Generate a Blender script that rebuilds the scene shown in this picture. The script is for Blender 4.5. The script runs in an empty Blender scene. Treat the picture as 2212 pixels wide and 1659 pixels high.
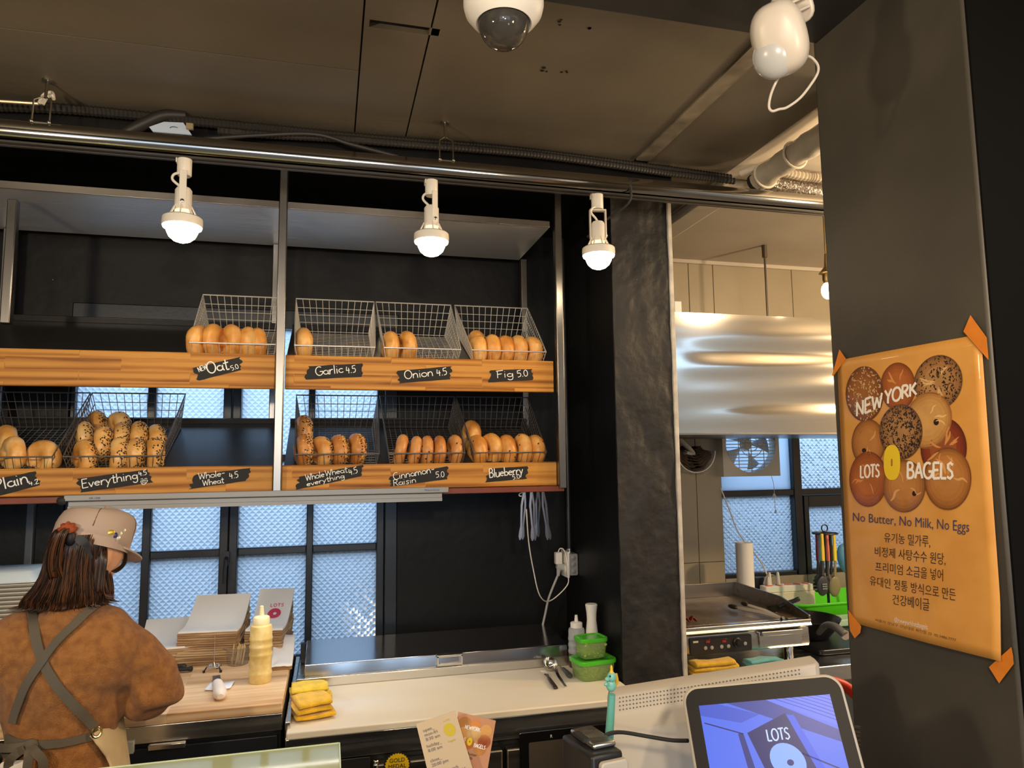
import bpy, bmesh, math, random
from mathutils import Vector, Matrix, noise
random.seed(7)
PI = math.pi
scene = bpy.context.scene
COL = scene.collection

# ------------------------------------------------------------------ camera
FPX, CW, CH = 1534.0, 2212.0, 1659.0
YAW, PITCH, ROLL = math.radians(14.41), math.radians(6.01), math.radians(0.67)
CAM = Vector((0, 0, 1.6))
_f = Vector((math.sin(YAW)*math.cos(PITCH), math.cos(YAW)*math.cos(PITCH), math.sin(PITCH)))
_r0 = Vector((math.cos(YAW), -math.sin(YAW), 0)); _d0 = _f.cross(_r0)
_r = _r0*math.cos(ROLL) + _d0*math.sin(ROLL); _d = -_r0*math.sin(ROLL) + _d0*math.cos(ROLL)
cam_data = bpy.data.cameras.new('camera'); cam = bpy.data.objects.new('camera', cam_data); COL.objects.link(cam)
cam_data.sensor_width = 36; cam_data.lens = FPX/CW*36; cam_data.clip_start = 0.02
cam.matrix_world = Matrix(((_r.x, -_d.x, -_f.x, CAM.x), (_r.y, -_d.y, -_f.y, CAM.y), (_r.z, -_d.z, -_f.z, CAM.z), (0, 0, 0, 1)))
scene.camera = cam

# ------------------------------------------------------------------ world: overcast blue daylight outside
world = bpy.data.worlds.new('sky'); scene.world = world; world.use_nodes = True
wn = world.node_tree.nodes; wl = world.node_tree.links
bg = wn['Background']; bg.inputs['Color'].default_value = (0.52, 0.73, 1.0, 1); bg.inputs['Strength'].default_value = 2.5

# ------------------------------------------------------------------ lamps of the shop that hang behind the camera; kitchen lamp and an added fill
WARM = (1.0, 0.79, 0.54)
def lamp(name, loc, power, radius=0.06, color=WARM):
    l = bpy.data.lights.new(name, 'POINT'); l.energy = power; l.color = color; l.shadow_soft_size = radius
    o = bpy.data.objects.new(name, l); o.location = loc; COL.objects.link(o); return o
lamp('shop_lamp', (-1.3, 0.3, 1.95), 50)
lamp('shop_lamp', (0.1, -0.5, 2.0), 46)
lamp('shop_lamp', (0.75, 0.25, 2.05), 13)
lamp('shop_lamp', (-0.5, -1.6, 2.0), 40)
lamp('kitchen_lamp_and_fill', (1.78, 1.55, 2.35), 11, color=(1.0, .74, .45))  # added fill without a fixture, lights the griddle from the front
lamp('kitchen_lamp_and_fill', (2.75, 1.55, 2.2), 75, color=(1.0, .72, .42))

scene.view_settings.view_transform = 'Standard'
scene.view_settings.look = 'None'
scene.view_settings.gamma = 1
scene.view_settings.use_curve_mapping = False
scene.view_settings.exposure = 0.2

# ------------------------------------------------------------------ helpers
def P(u, v, X=None, Y=None, Z=None, D=None):
    """point in the room seen at photo pixel (u, v), on the plane X=, Y=, Z= or at forward distance D"""
    d = _r*((u-CW/2)/FPX) + _d*((v-CH/2)/FPX) + _f
    if X is not None: t = X/d.x
    elif Y is not None: t = Y/d.y
    elif Z is not None: t = (Z-CAM.z)/d.z
    else: t = D
    return CAM + d*t

def V(*a): return Vector(a)

class MB:
    """collects shapes and links them as one mesh object"""
    def __init__(s): s.v = []; s.f = []; s.mi = []; s.m = 0
    def add(s, vs, fs):
        o = len(s.v); s.v += [tuple(x) for x in vs]
        for f in fs: s.f.append(tuple(i+o for i in f)); s.mi.append(s.m)
        return s
    def box(s, a, b, M=None):
        x0, y0, z0 = [min(p, q) for p, q in zip(a, b)]; x1, y1, z1 = [max(p, q) for p, q in zip(a, b)]
        vs = [V(x, y, z) for z in (z0, z1) for y in (y0, y1) for x in (x0, x1)]
        if M: vs = [M @ p for p in vs]
        return s.add(vs, [(0, 2, 3, 1), (4, 5, 7, 6), (0, 1, 5, 4), (2, 6, 7, 3), (0, 4, 6, 2), (1, 3, 7, 5)])
    def rbox(s, c, size, r, n=4, M=None, axis=2):
        """box rounded in the plane normal to axis"""
        sx, sy, sz = size
        ax = [(1, 2), (2, 0), (0, 1)][axis]; w, h = size[ax[0]]/2, size[ax[1]]/2; t = size[axis]/2
        r = min(r, w*.999, h*.999); pts = []
        for k, (cx, cy) in enumerate(((1, 1), (-1, 1), (-1, -1), (1, -1))):
            for i in range(n+1):
                a = PI/2*k + PI/2*i/n
                pts.append((cx*(w-r)+r*math.cos(a), cy*(h-r)+r*math.sin(a)))
        def mk(p, q):
            o = [0, 0, 0]; o[ax[0]] = p[0]; o[ax[1]] = p[1]; o[axis] = q; x = V(*o)+V(*c)
            return M @ x if M else x
        N = len(pts)
        vs = [mk(p, -t) for p in pts]+[mk(p, t) for p in pts]
        fs = [tuple(range(N-1, -1, -1)), tuple(range(N, 2*N))]+[(i, (i+1) % N, (i+1) % N+N, i+N) for i in range(N)]
        return s.add(vs, fs)
    def loft(s, rings, cap0=True, cap1=True, closed=False):
        n = len(rings[0]); vs = [p for r in rings for p in r]; fs = []
        R = len(rings)
        for j in range(R if closed else R-1):
            a, b = j*n, ((j+1) % R)*n
            for i in range(n): fs.append((a+i, a+(i+1) % n, b+(i+1) % n, b+i))
        if not closed:
            if cap0: fs.append(tuple(range(n-1, -1, -1)))
            if cap1: fs.append(tuple(range((R-1)*n, R*n)))
        return s.add(vs, fs)
    def lathe(s, prof, c=(0, 0, 0), n=24, M=None, cap0=True, cap1=True):
        c = V(*c); rings = []
        for r, z in prof:
            ring = [c+V(r*math.cos(2*PI*i/n), r*math.sin(2*PI*i/n), z) for i in range(n)]
            rings.append([M @ p for p in ring] if M else ring)
        return s.loft(rings, cap0, cap1)
    def tube(s, pts, r, n=8, flat=None, closed=False, caps=True):
        """sweep a circle (radius r or list) along pts; flat=(normal, ratio) squashes it along normal"""
        pts = [V(*p) for p in pts]; N = len(pts); rings = []; up = None
        for i, p in enumerate(pts):
            if closed: t = pts[(i+1) % N]-pts[i-1]
            else: t = pts[min(i+1, N-1)]-pts[max(i-1, 0)]
            if t.length < 1e-9: t = V(0, 0, 1)
            t.normalize()
            if flat: a = V(*flat[0]); a = (a-t*a.dot(t))
            elif up is None: a = V(0, 0, 1) if abs(t.z) < .9 else V(1, 0, 0); a = a-t*a.dot(t)
            else: a = up-t*up.dot(t)
            if a.length < 1e-6: a = t.orthogonal()
            a.normalize(); up = a; b = t.cross(a); rr = r[i] if isinstance(r, (list, tuple)) else r
            k = flat[1] if flat else 1
            rings.append([p+a*(rr*k*math.cos(2*PI*j/n))+b*(rr*math.sin(2*PI*j/n)) for j in range(n)])
        return s.loft(rings, caps, caps, closed)
    def strip(s, pts, w, t, nrm):
        """flat band of width w, thickness t along pts; nrm = face normal (vector or list)"""
        pts = [V(*p) for p in pts]; N = len(pts); rings = []
        for i, p in enumerate(pts):
            tg = (pts[min(i+1, N-1)]-pts[max(i-1, 0)]).normalized()
            nn = V(*(nrm[i] if isinstance(nrm, list) else nrm)); nn = (nn-tg*nn.dot(tg)).normalized(); b = tg.cross(nn)
            ww = (w[i] if isinstance(w, (list, tuple)) else w)/2
            rings.append([p+b*ww+nn*t/2, p-b*ww+nn*t/2, p-b*ww-nn*t/2, p+b*ww-nn*t/2])
        return s.loft(rings)
    def prism(s, poly, t, M=None):
        """polygon in local xy extruded from z=0 to z=t"""
        n = len(poly); vs = [V(x, y, 0) for x, y in poly]+[V(x, y, t) for x, y in poly]
        if M: vs = [M @ p for p in vs]
        return s.add(vs, [tuple(range(n-1, -1, -1)), tuple(range(n, 2*n))]+[(i, (i+1) % n, (i+1) % n+n, i+n) for i in range(n)])
    def ell(s, c, r, n=16, m=10, M=None, fn=None):
        c = V(*c); vs = []; fs = []
        vs.append(c+V(0, 0, -r[2]))
        for j in range(1, m):
            ph = -PI/2+PI*j/m
            for i in range(n):
                a = 2*PI*i/n; vs.append(c+V(r[0]*math.cos(ph)*math.cos(a), r[1]*math.cos(ph)*math.sin(a), r[2]*math.sin(ph)))
        vs.append(c+V(0, 0, r[2]))
        for i in range(n): fs.append((0, 1+(i+1) % n, 1+i))
        for j in range(m-2):
            for i in range(n): a = 1+j*n; fs.append((a+i, a+(i+1) % n, a+n+(i+1) % n, a+n+i))
        a = 1+(m-2)*n; L = len(vs)-1
        for i in range(n): fs.append((a+i, a+(i+1) % n, L))
        if fn: vs = [fn(p) for p in vs]
        if M: vs = [M @ p for p in vs]
        return s.add(vs, fs)
    def grid(s, fn, nu, nv):
        vs = [fn(i/nu, j/nv) for j in range(nv+1) for i in range(nu+1)]
        return s.add(vs, [(j*(nu+1)+i, j*(nu+1)+i+1, (j+1)*(nu+1)+i+1, (j+1)*(nu+1)+i) for j in range(nv) for i in range(nu)])
    def build(s, name, mat, parent=None, smooth=40, bevel=0, solid=0, sub=0, stuff=False, M=None, recalc=True):
        me = bpy.data.meshes.new(name); me.from_pydata(s.v, [], s.f)
        mats = mat if isinstance(mat, (list, tuple)) else [mat]
        for m in mats: me.materials.append(m)
        if len(mats) > 1: me.polygons.foreach_set('material_index', s.mi)
        me.validate(); me.update()
        if recalc: bm = bmesh.new(); bm.from_mesh(me); bmesh.ops.recalc_face_normals(bm, faces=bm.faces); bm.to_mesh(me); bm.free()
        if smooth:
            me.polygons.foreach_set('use_smooth', [True]*len(me.polygons)); me.set_sharp_from_angle(angle=math.radians(smooth))
        o = bpy.data.objects.new(name, me); COL.objects.link(o)
        if bevel:
            b = o.modifiers.new('bevel', 'BEVEL'); b.width = bevel; b.segments = 2; b.limit_method = 'ANGLE'; b.angle_limit = math.radians(50)
        if solid:
            b = o.modifiers.new('solid', 'SOLIDIFY'); b.thickness = abs(solid); b.offset = 0 if solid > 0 else -1
        if sub:
            b = o.modifiers.new('sub', 'SUBSURF'); b.levels = sub; b.render_levels = sub
        if stuff: o['kind'] = 'stuff'
        if parent is not None:
            o.parent = parent
            if M is None: o.matrix_parent_inverse = parent.matrix_basis.inverted()
        if M is not None: o.matrix_basis = M
        return o

def tag(o, label, cat, group=None):
    o['label'] = label; o['category'] = cat
    if group: o['group'] = group
    return o
def thing(name, label, cat, loc=(0, 0, 0), group=None, M=None):
    o = bpy.data.objects.new(name, None); COL.objects.link(o); o.empty_display_size = .05
    o.matrix_basis = M if M is not None else Matrix.Translation(V(*loc))
    return tag(o, label, cat, group)
def struct(o): o['kind'] = 'structure'; return o
def dup(root, M, label=None, group=None):
    r = root.copy(); COL.objects.link(r); r.matrix_basis = M
    if label: r['label'] = label
    if group: r['group'] = group
    for ch in list(root.children):
        c = ch.copy(); COL.objects.link(c); c.parent = r
        for g in list(ch.children):
            d = g.copy(); COL.objects.link(d); d.parent = c
    return r
def T(x, y, z): return Matrix.Translation(V(x, y, z))
def RX(a): return Matrix.Rotation(math.radians(a), 4, 'X')
def RY(a): return Matrix.Rotation(math.radians(a), 4, 'Y')
def RZ(a): return Matrix.Rotation(math.radians(a), 4, 'Z')
def SC(x, y, z): return Matrix.Diagonal((x, y, z, 1))
def frame(o, x, y, z):
    """matrix with axes x, y, z (vectors) at o"""
    x, y, z = V(*x), V(*y), V(*z)
    return Matrix(((x.x, y.x, z.x, o[0]), (x.y, y.y, z.y, o[1]), (x.z, y.z, z.z, o[2]), (0, 0, 0, 1)))
def spline(pts, n=6, closed=False):
    pts = [V(*p) for p in pts]; out = []; N = len(pts)
    for i in range(N if closed else N-1):
        if closed: a, b, c, d = pts[i-1], pts[i], pts[(i+1) % N], pts[(i+2) % N]
        else: a, b, c, d = pts[max(i-1, 0)], pts[i], pts[i+1], pts[min(i+2, N-1)]
        for k in range(n):
            t = k/n
            out.append(.5*((2*b)+(c-a)*t+(2*a-5*b+4*c-d)*t*t+(3*b-a-3*c+d)*t**3))
    if not closed: out.append(pts[-1])
    return out
def arc(cx, cy, r, a0, a1, n=8, ry=None):
    ry = r if ry is None else ry
    return [(cx+r*math.cos(math.radians(a0+(a1-a0)*i/n)), cy+ry*math.sin(math.radians(a0+(a1-a0)*i/n))) for i in range(n+1)]

# ------------------------------------------------------------------ materials
def srgb(r, g, b):
    f = lambda c: (c/255/12.92) if c/255 <= .04045 else ((c/255+.055)/1.055)**2.4
    return (f(r), f(g), f(b), 1)
MATS = {}
def mat(name, color, rough=.5, metal=0, var=0, vscale=8, color2=None, bump=0, bscale=60, trans=0, ior=1.45, emit=None, estr=0,
        coat=0, spec=.5, stretch=None, sss=0, sheen=0, speck=None, alpha=1, distance=.002, detail=4, rvar=0, coords='Object'):
    if name in MATS: return MATS[name]
    m = bpy.data.materials.new(name); m.use_nodes = True; MATS[name] = m
    nt = m.node_tree; N = nt.nodes; L = nt.links; b = N['Principled BSDF']
    if len(color) == 3: color = (*color, 1)
    b.inputs['Base Color'].default_value = color; b.inputs['Roughness'].default_value = rough; b.inputs['Metallic'].default_value = metal
    b.inputs['Specular IOR Level'].default_value = spec; b.inputs['IOR'].default_value = ior
    b.inputs['Transmission Weight'].default_value = trans; b.inputs['Coat Weight'].default_value = coat; b.inputs['Alpha'].default_value = alpha
    b.inputs['Sheen Weight'].default_value = sheen
    if sss:
        b.inputs['Subsurface Weight'].default_value = sss; b.inputs['Subsurface Radius'].default_value = (.02, .01, .005)
    if emit: b.inputs['Emission Color'].default_value = (*emit[:3], 1); b.inputs['Emission Strength'].default_value = estr
    vec = None
    if var or bump or speck or rvar:
        tc = N.new('ShaderNodeTexCoord'); vec = tc.outputs[coords]
        if stretch:
            mp = N.new('ShaderNodeMapping'); mp.inputs['Scale'].default_value = stretch; L.new(vec, mp.inputs['Vector']); vec = mp.outputs['Vector']
    def nz(scale, det=detail):
        n = N.new('ShaderNodeTexNoise'); n.inputs['Scale'].default_value = scale; n.inputs['Detail'].default_value = det; L.new(vec, n.inputs['Vector']); return n.outputs['Fac']
    out = None
    if var:
        c2 = color2 if color2 else tuple(x*(1-var) for x in color[:3])
        if len(c2) == 3: c2 = (*c2, 1)
        r = N.new('ShaderNodeValToRGB'); r.color_ramp.elements[0].position = .35; r.color_ramp.elements[1].position = .65
        r.color_ramp.elements[0].color = color; r.color_ramp.elements[1].color = c2
        L.new(nz(vscale), r.inputs['Fac']); out = r.outputs['Color']; L.new(out, b.inputs['Base Color'])
    if speck:
        sc, thr, scol = speck
        vn = N.new('ShaderNodeTexVoronoi'); vn.inputs['Scale'].default_value = sc; L.new(vec, vn.inputs['Vector'])
        lt = N.new('ShaderNodeMath'); lt.operation = 'LESS_THAN'; lt.inputs[1].default_value = thr; L.new(vn.outputs['Distance'], lt.inputs[0])
        mx = N.new('ShaderNodeMix'); mx.data_type = 'RGBA'; mx.inputs['A'].default_value = color; mx.inputs['B'].default_value = (*scol[:3], 1)
        if out: L.new(out, mx.inputs['A'])
        L.new(lt.outputs[0], mx.inputs['Factor']); L.new(mx.outputs['Result'], b.inputs['Base Color'])
    if rvar:
        mr = N.new('ShaderNodeMapRange'); mr.inputs['To Min'].default_value = max(rough-rvar, .02); mr.inputs['To Max'].default_value = rough+rvar
        mr.inputs['From Min'].default_value = .3; mr.inputs['From Max'].default_value = .7
        L.new(nz(bscale*.5), mr.inputs['Value']); L.new(mr.outputs['Result'], b.inputs['Roughness'])
    if bump:
        bp = N.new('ShaderNodeBump'); bp.inputs['Strength'].default_value = bump; bp.inputs['Distance'].default_value = distance
        L.new(nz(bscale), bp.inputs['Height']); L.new(bp.outputs['Normal'], b.inputs['Normal'])
    return m

BLACK = mat('black_paint', (.0085, .0085, .0085), .45, var=.5, vscale=3, color2=(.0055, .0055, .006), bump=.35, bscale=22, distance=.004, spec=.22, speck=(9, .012, (.4, .4, .38)))
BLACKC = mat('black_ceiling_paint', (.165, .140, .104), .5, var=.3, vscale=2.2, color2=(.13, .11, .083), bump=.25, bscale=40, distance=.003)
BLACKR = mat('rough_black_plaster', (.026, .023, .021), .55, var=.5, vscale=7, color2=(.012, .0115, .011), bump=.6, bscale=30, distance=.006, speck=(12, .02, (.3, .29, .27)))
COLUMN = mat('charcoal_column_paint', (.066, .058, .044), .48, var=.35, vscale=4, color2=(.044, .039, .031), bump=.2, bscale=60, speck=(6, .02, (.25, .24, .22)))
STEEL = mat('brushed_steel', (.62, .61, .58), .27, 1, bump=.08, bscale=60, stretch=(.05, 1, 1), rvar=.08)
STEELP = mat('post_steel', (.27, .255, .235), .30, 1, bump=.06, bscale=80, stretch=(1, 1, .04))
STEELD = mat('dark_steel', (.28, .27, .26), .32, 1, bump=.08, bscale=60, stretch=(.05, 1, 1), rvar=.08)
CHROME = mat('chrome_wire', (.75, .73, .70), .16, 1)
WIRE = mat('bright_wire', (.80, .76, .68), .30, .55)
BLKMET = mat('black_metal', (.012, .014, .018), .38)
BLKPL = mat('black_plastic', (.015, .015, .016), .4)
WHITEPL = mat('white_plastic', (.80, .77, .72), .4)
CREAM = mat('cream_paint', (.70, .64, .54), .45)
RUBBER = mat('dark_rubber', (.02, .02, .02), .7)
# ================================================================== the room
WALLY, SHY, CEILZ = 2.78, 2.30, 2.60
KY = 3.20                                            # kitchen back wall
fl = struct(MB().box((-3, -3, -.1), (3.6, KY+.2, 0)).build('floor', mat('grey_floor', (.16, .15, .14), .5, var=.2, vscale=3)))
# --- ceiling: plasterboard sheets with open joints over a slab
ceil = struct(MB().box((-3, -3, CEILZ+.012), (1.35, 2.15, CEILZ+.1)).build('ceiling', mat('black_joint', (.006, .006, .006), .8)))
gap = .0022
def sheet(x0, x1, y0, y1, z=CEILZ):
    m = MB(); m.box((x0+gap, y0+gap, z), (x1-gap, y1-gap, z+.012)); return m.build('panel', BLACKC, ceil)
XA, XD, XE = 0.215, 0.06, -1.30
YJ = P(400, 108, Z=CEILZ).y
sheet(-3, XE, -3, YJ); sheet(-3, XE, YJ, 2.15)
sheet(XE, XD, -3, YJ); sheet(XE, XD, YJ, 2.15)
# hatch sheet with an open slot at its far end
hy = P(870, 60, Z=CEILZ).y; x0h, x1h = P(800, 50, Z=CEILZ).x, P(948, 66, Z=CEILZ).x
sheet(XD, XA, hy+.012, 2.15); sheet(XD, XA, -3, hy-.012); sheet(XD, x0h, hy-.016, hy+.016); sheet(x1h, XA, hy-.016, hy+.016)
sheet(XA, .9865, -3, 2.15)
tb = MB().box((.985, 1.30, CEILZ-.006), (1.035, 2.12, CEILZ+.012)).build('batten', mat('worn_lit_batten', (.26, .22, .165), .6, var=.5, vscale=12, bump=.4), ceil)  # batten colour lightened to stand in for light falling on it
sheet(1.037, 1.35, -3, 2.15)
# old fixing holes
hm = MB()
for u, v in ((1215, 48), (1268, 58), (1178, 150), (1218, 158)):
    p = P(u, v, Z=CEILZ-.0006)
    for k in range(3):
        a = random.random()*6; q = p+V(.008*math.cos(a), .012*math.sin(a), 0); hm.lathe([(.003+.003*random.random(), -.0004), (.002, 0)], q, 8)
hm.build('fixing_hole', mat('hole_black', (.004, .004, .004), .9), ceil)
# --- rear soffit above the shelf
so = struct(MB().box((-3, 2.15, 2.525), (1.13, WALLY+.1, CEILZ+.1)).build('ceiling_soffit', BLACK, bevel=.004))
# --- beam that crosses in front and carries the column
bm_ = struct(MB().box((-3, .55, 2.48), (1.9, 1.235, CEILZ+.1)).build('ceiling_beam', mat('dark_beam_paint', (.016, .015, .015), .55, bump=.2, bscale=40), bevel=.005))
# --- kitchen ceiling
KW = mat('kitchen_white_paint', (.58, .52, .44), .6, var=.12, vscale=3, bump=.15, bscale=30)
kc = struct(MB().box((1.352, -1, CEILZ), (3.6, KY+.1, CEILZ+.1)).build('ceiling_kitchen', KW))
cr = struct(MB().box((1.36, 2.2, CEILZ-.035), (1.47, KY, CEILZ)).build('trim_1', KW, bevel=.01))
# --- back wall with the window opening
WX0, WX1 = P(128, 1200, Y=WALLY).x, P(858, 1200, Y=WALLY).x
WZ0, WZ1 = .86, 2.17
PX0, PX1, PY = P(1222, 1200, Y=WALLY).x, 1.145, 2.225     # pillar
wb = MB()
wb.box((-3, WALLY, 0), (WX0, WALLY+.15, CEILZ)).box((WX1, WALLY, 0), (PX0+.02, WALLY+.15, CEILZ))
wb.box((WX0, WALLY, 0), (WX1, WALLY+.15, WZ0)).box((WX0, WALLY, WZ1), (WX1, WALLY+.15, CEILZ))
struct(wb.build('wall_back', BLACK))
struct(MB().box((1.125, 2.15, CEILZ), (1.352, KY+.1, CEILZ+.1)).build('ceiling_strip', BLACKC))
pil = struct(MB().box((PX0, PY, 0), (PX1, KY+.1, CEILZ)).build('wall_right', BLACK, bevel=.004))
# rough plaster front of the pillar
def pf(a, b):
    x = PX0+.0+(PX1-PX0)*a; z = 2.56*b
    return V(x, PY-.006+.006*noise.noise(V(x*14, 3, z*9))-.003*noise.noise(V(x*50, 7, z*40)), z)
MB().grid(pf, 24, 200).build('plaster_face', BLACKR, pil)
struct(MB().box((PX1-.004, PY-.012, 0), (PX1+.012, PY+.05, 2.52)).build('trim_2', mat('white_corner_bead', (.62, .58, .52), .6, var=.4, vscale=14), bevel=.003))
struct(MB().box((-3.1, -3, 0), (-3, KY, CEILZ)).build('wall_left', BLACK))
struct(MB().box((-3, -3.1, 0), (3.6, -3, .55)).box((-3, -3.1, 2.3), (3.6, -3, CEILZ)).box((-3, -3.1, .55), (-2.3, -3, 2.3)).box((1.3, -3.1, .55), (3.6, -3, 2.3)).build('wall_front', mat('shop_wall', (.30, .25, .20), .7)))
struct(MB().box((3.6, -3, 0), (3.7, KY+.1, CEILZ)).build('wall_kitchen_right', KW))
tp = P(66, 1180, Y=WALLY).x
struct(MB().box((tp-.012, WALLY-.02, 0), (tp+.012, WALLY, 1.55)).build('trim_3', mat('grey_blue_strip', (.06, .07, .085), .35), bevel=.003))
# --- column with the poster: left face on the plane X = 1
CX, CY0, CY1 = 1.0, .878, 1.243
cm = MB().box((CX, CY0, 0), (CX+.42, CY1, 2.49)); colo = struct(cm.build('column', COLUMN, bevel=.006))
MB().box((CX+.004, CY0-.003, 0), (CX+.416, CY0+.002, 2.49)).build('front_shade_sheet', mat('painted_side_shade', (.004, .0035, .003), .6, spec=.1), colo)  # near-black sheet paints shade onto the column's front face

# ------------------------------------------------------------------ patterned window panes
GLASS = bpy.data.materials.new('patterned_glass'); GLASS.use_nodes = True
nt = GLASS.node_tree; nt.nodes.remove(nt.nodes['Principled BSDF'])
tr = nt.nodes.new('ShaderNodeBsdfTranslucent'); tr.inputs['Color'].default_value = (.80, .90, 1, 1)
gl = nt.nodes.new('ShaderNodeBsdfGlossy'); gl.inputs['Roughness'].default_value = .12
mx = nt.nodes.new('ShaderNodeMixShader'); mx.inputs[0].default_value = .06
nt.links.new(tr.outputs[0], mx.inputs[1]); nt.links.new(gl.outputs[0], mx.inputs[2])
nt.links.new(mx.outputs[0], nt.nodes['Material Output'].inputs['Surface'])
FRAMEM = mat('black_window_frame', (.016, .020, .026), .35, bump=.15, bscale=80)
PUTTY = mat('window_putty', (.03, .035, .04), .7)
def pane(x0, x1, z0, z1, y, par, s=.0225, h=.0034, rnd=.0):
    nu = max(2, round((x1-x0)/(s/2))); nv = max(2, round((z1-z0)/(s/2)))
    vs = []; fs = []
    for j in range(nv+1):
        for i in range(nu+1):
            k = h if (i+j) % 2 else 0
            k *= 1+rnd*random.uniform(-1, 1)
            vs.append(V(x0+(x1-x0)*i/nu, y-k, z0+(z1-z0)*j/nv))
    W = nu+1
    for j in range(nv):
        for i in range(nu):
            a, b, c, d = j*W+i, j*W+i+1, (j+1)*W+i+1, (j+1)*W+i
            if (i+j) % 2 == 0: fs += [(a, b, c), (a, c, d)]
            else: fs += [(a, b, d), (b, c, d)]
    m = MB().add(vs, fs); return m.build('pane', GLASS, par, smooth=0, recalc=False)
win = struct(thing('window_1', '', '')); del win['label']; del win['category']
yf = WALLY+.045
cols = [(165, 320), (338, 485), (523, 667), (681, 815)]     # pane edges in the upper row, at v = 880
cx = [(P(a, 880, Y=yf).x, P(b, 880, Y=yf).x) for a, b in cols]
zb = P(560, 1190, Y=yf).z
rows = [(WZ0+.03, zb-.013), (zb+.013, 1.60), (1.626, WZ1-.05)]
for (a, b) in cx:
    for (c, d) in rows: pane(a, b, c, d, yf+.01, win, rnd=.08)
def fbar(name, x0, x1, z0, z1, y0=yf-.022, y1=yf+.03): return MB().box((x0, y0, z0), (x1, y1, z1)).build(name, FRAMEM, win, bevel=.003)
fbar('frame_stile', WX0, cx[0][0], WZ0, WZ1); fbar('glazing_bar', cx[0][1], cx[1][0], WZ0, WZ1, yf-.012)
mid = (cx[1][1]+cx[2][0])/2
fbar('frame_stile', cx[1][1], mid-.001, WZ0, WZ1, yf-.03); fbar('frame_stile', mid+.001, cx[2][0], WZ0, WZ1, yf-.03)
fbar('glazing_bar', cx[2][1], cx[3][0], WZ0, WZ1, yf-.012); fbar('frame_stile', cx[3][1], cx[3][1]+.028, WZ0, WZ1)
fbar('frame_jamb', cx[3][1]+.030, WX1, WZ0, WZ1, yf-.035)
fbar('frame_head', WX0, WX1, WZ1-.07, WZ1, yf-.045)
for z0, z1 in ((WZ0, WZ0+.03), (zb-.013, zb+.013), (1.60, 1.626)):
    for (a, b) in cx: fbar('glazing_bar', a, b, z0, z1, yf-.010)
hp = P(490, 1205, Y=yf-.03)
MB().rbox((hp.x, yf-.038, hp.z), (.020, .016, .05), .006, axis=1).tube([(hp.x, yf-.045, hp.z), (hp.x, yf-.06, hp.z-.005), (hp.x-.004, yf-.062, hp.z-.05), (hp.x-.004, yf-.06, hp.z-.085)], [.008, .008, .007, .005]).build('window_handle', BLKMET, win)
# --- alley outside: grey building opposite, pavement
struct(MB().box((-4, 4.0, -.1), (6, 4.2, 1.75)).build('wall_outside', mat('alley_wall', (.30, .29, .28), .8, var=.3, vscale=3)))
struct(MB().box((-6, -9, -.12), (6, -3.1, -.02)).build('ground_street', mat('street', (.2, .2, .2), .9)))
struct(MB().box((-4, KY+.2, -.1), (6, 4.0, 0)).build('ground_outside', mat('alley_ground', (.25, .25, .25), .9)))

# ------------------------------------------------------------------ kitchen back wall with large tiles and its window
KX0 = P(1557, 1000, Y=KY).x; KX1 = 2.95
KZ0, KZ1 = 1.0, 2.0
TILE = mat('cream_tile', (.37, .315, .225), .32, var=.08, vscale=4)
kw = struct(MB().box((PX1, KY+.008, 0), (KX0, KY+.12, CEILZ)).box((KX1, KY+.008, 0), (3.6, KY+.12, CEILZ)).box((KX0, KY+.008, 0), (KX1, KY+.12, KZ0)).box((KX0, KY+.008, KZ1), (KX1, KY+.12, CEILZ)).build('wall_kitchen', mat('grout', (.16, .14, .11), .8)))
tx1 = P(1488, 620, Y=KY).x; tw = P(1711, 620, Y=KY).x-tx1
tz = P(1500, 1216, Y=KY).z
xs = [PX1, tx1-tw, tx1, tx1+tw, tx1+2*tw, tx1+3*tw]; zs = [tz-1.0, tz, tz+.9, CEILZ-.012]
for i in range(len(xs)-1):
    for j in range(3):
        x0, x1, z0, z1 = max(xs[i], PX1), min(xs[i+1], 3.59), zs[j], zs[j+1]
        if x1-x0 < .02: continue
        for (a, b, c, d) in ([(x0, x1, z0, z1)] if x1 <= KX0 or z0 >= KZ1 else [(x0, min(x1, KX0), z0, z1), (max(x0, KX0), x1, max(z0, KZ1), z1), (max(x0, KX0), x1, z0, min(z1, KZ0))]):
            if b-a > .01 and d-c > .01: MB().box((a+.0015, KY, c+.0015), (b-.0015, KY+.008, d-.0015)).build('tile', TILE, kw, bevel=.0015)
struct(MB().box((PX1, KY-.012, CEILZ-.022), (3.6, KY+.0, CEILZ)).build('trim_4', KW, bevel=.004))
kwin = struct(thing('window_2', '', '')); del kwin['label']; del kwin['category']
ky = KY+.03
xv = (P(1705, 1000, Y=ky).x, P(1722, 1000, Y=ky).x); zh = (P(1640, 1071, Y=ky).z, P(1640, 1058, Y=ky).z)
def kbar(name, x0, x1, z0, z1, y0=ky-.02, y1=ky+.03): return MB().box((x0, y0, z0), (x1, y1, z1)).build(name, FRAMEM, kwin, bevel=.003)
kbar('frame_bar', KX0-.004, KX0+.006, KZ0, KZ1); kbar('frame_bar', xv[0], xv[1], KZ0, KZ1, ky-.03); kbar('frame_bar', KX0, KX1, zh[0], zh[1], ky-.025)
kbar('frame_bar', KX0, KX1, KZ0, KZ0+.02); kbar('frame_bar', KX0, KX1, KZ1-.03, KZ1); kbar('frame_bar', KX1-.03, KX1, KZ0, KZ1)
cs = (P(1722, 1200, Y=ky).x, P(1744, 1200, Y=ky).x, P(1740, 1094, Y=ky).z)
kbar('casement_frame', xv[1]+.003, cs[1], KZ0, zh[0]-.004, ky-.035); kbar('casement_frame', cs[1], KX1-.03, cs[2], zh[0]-.004, ky-.035)
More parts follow.
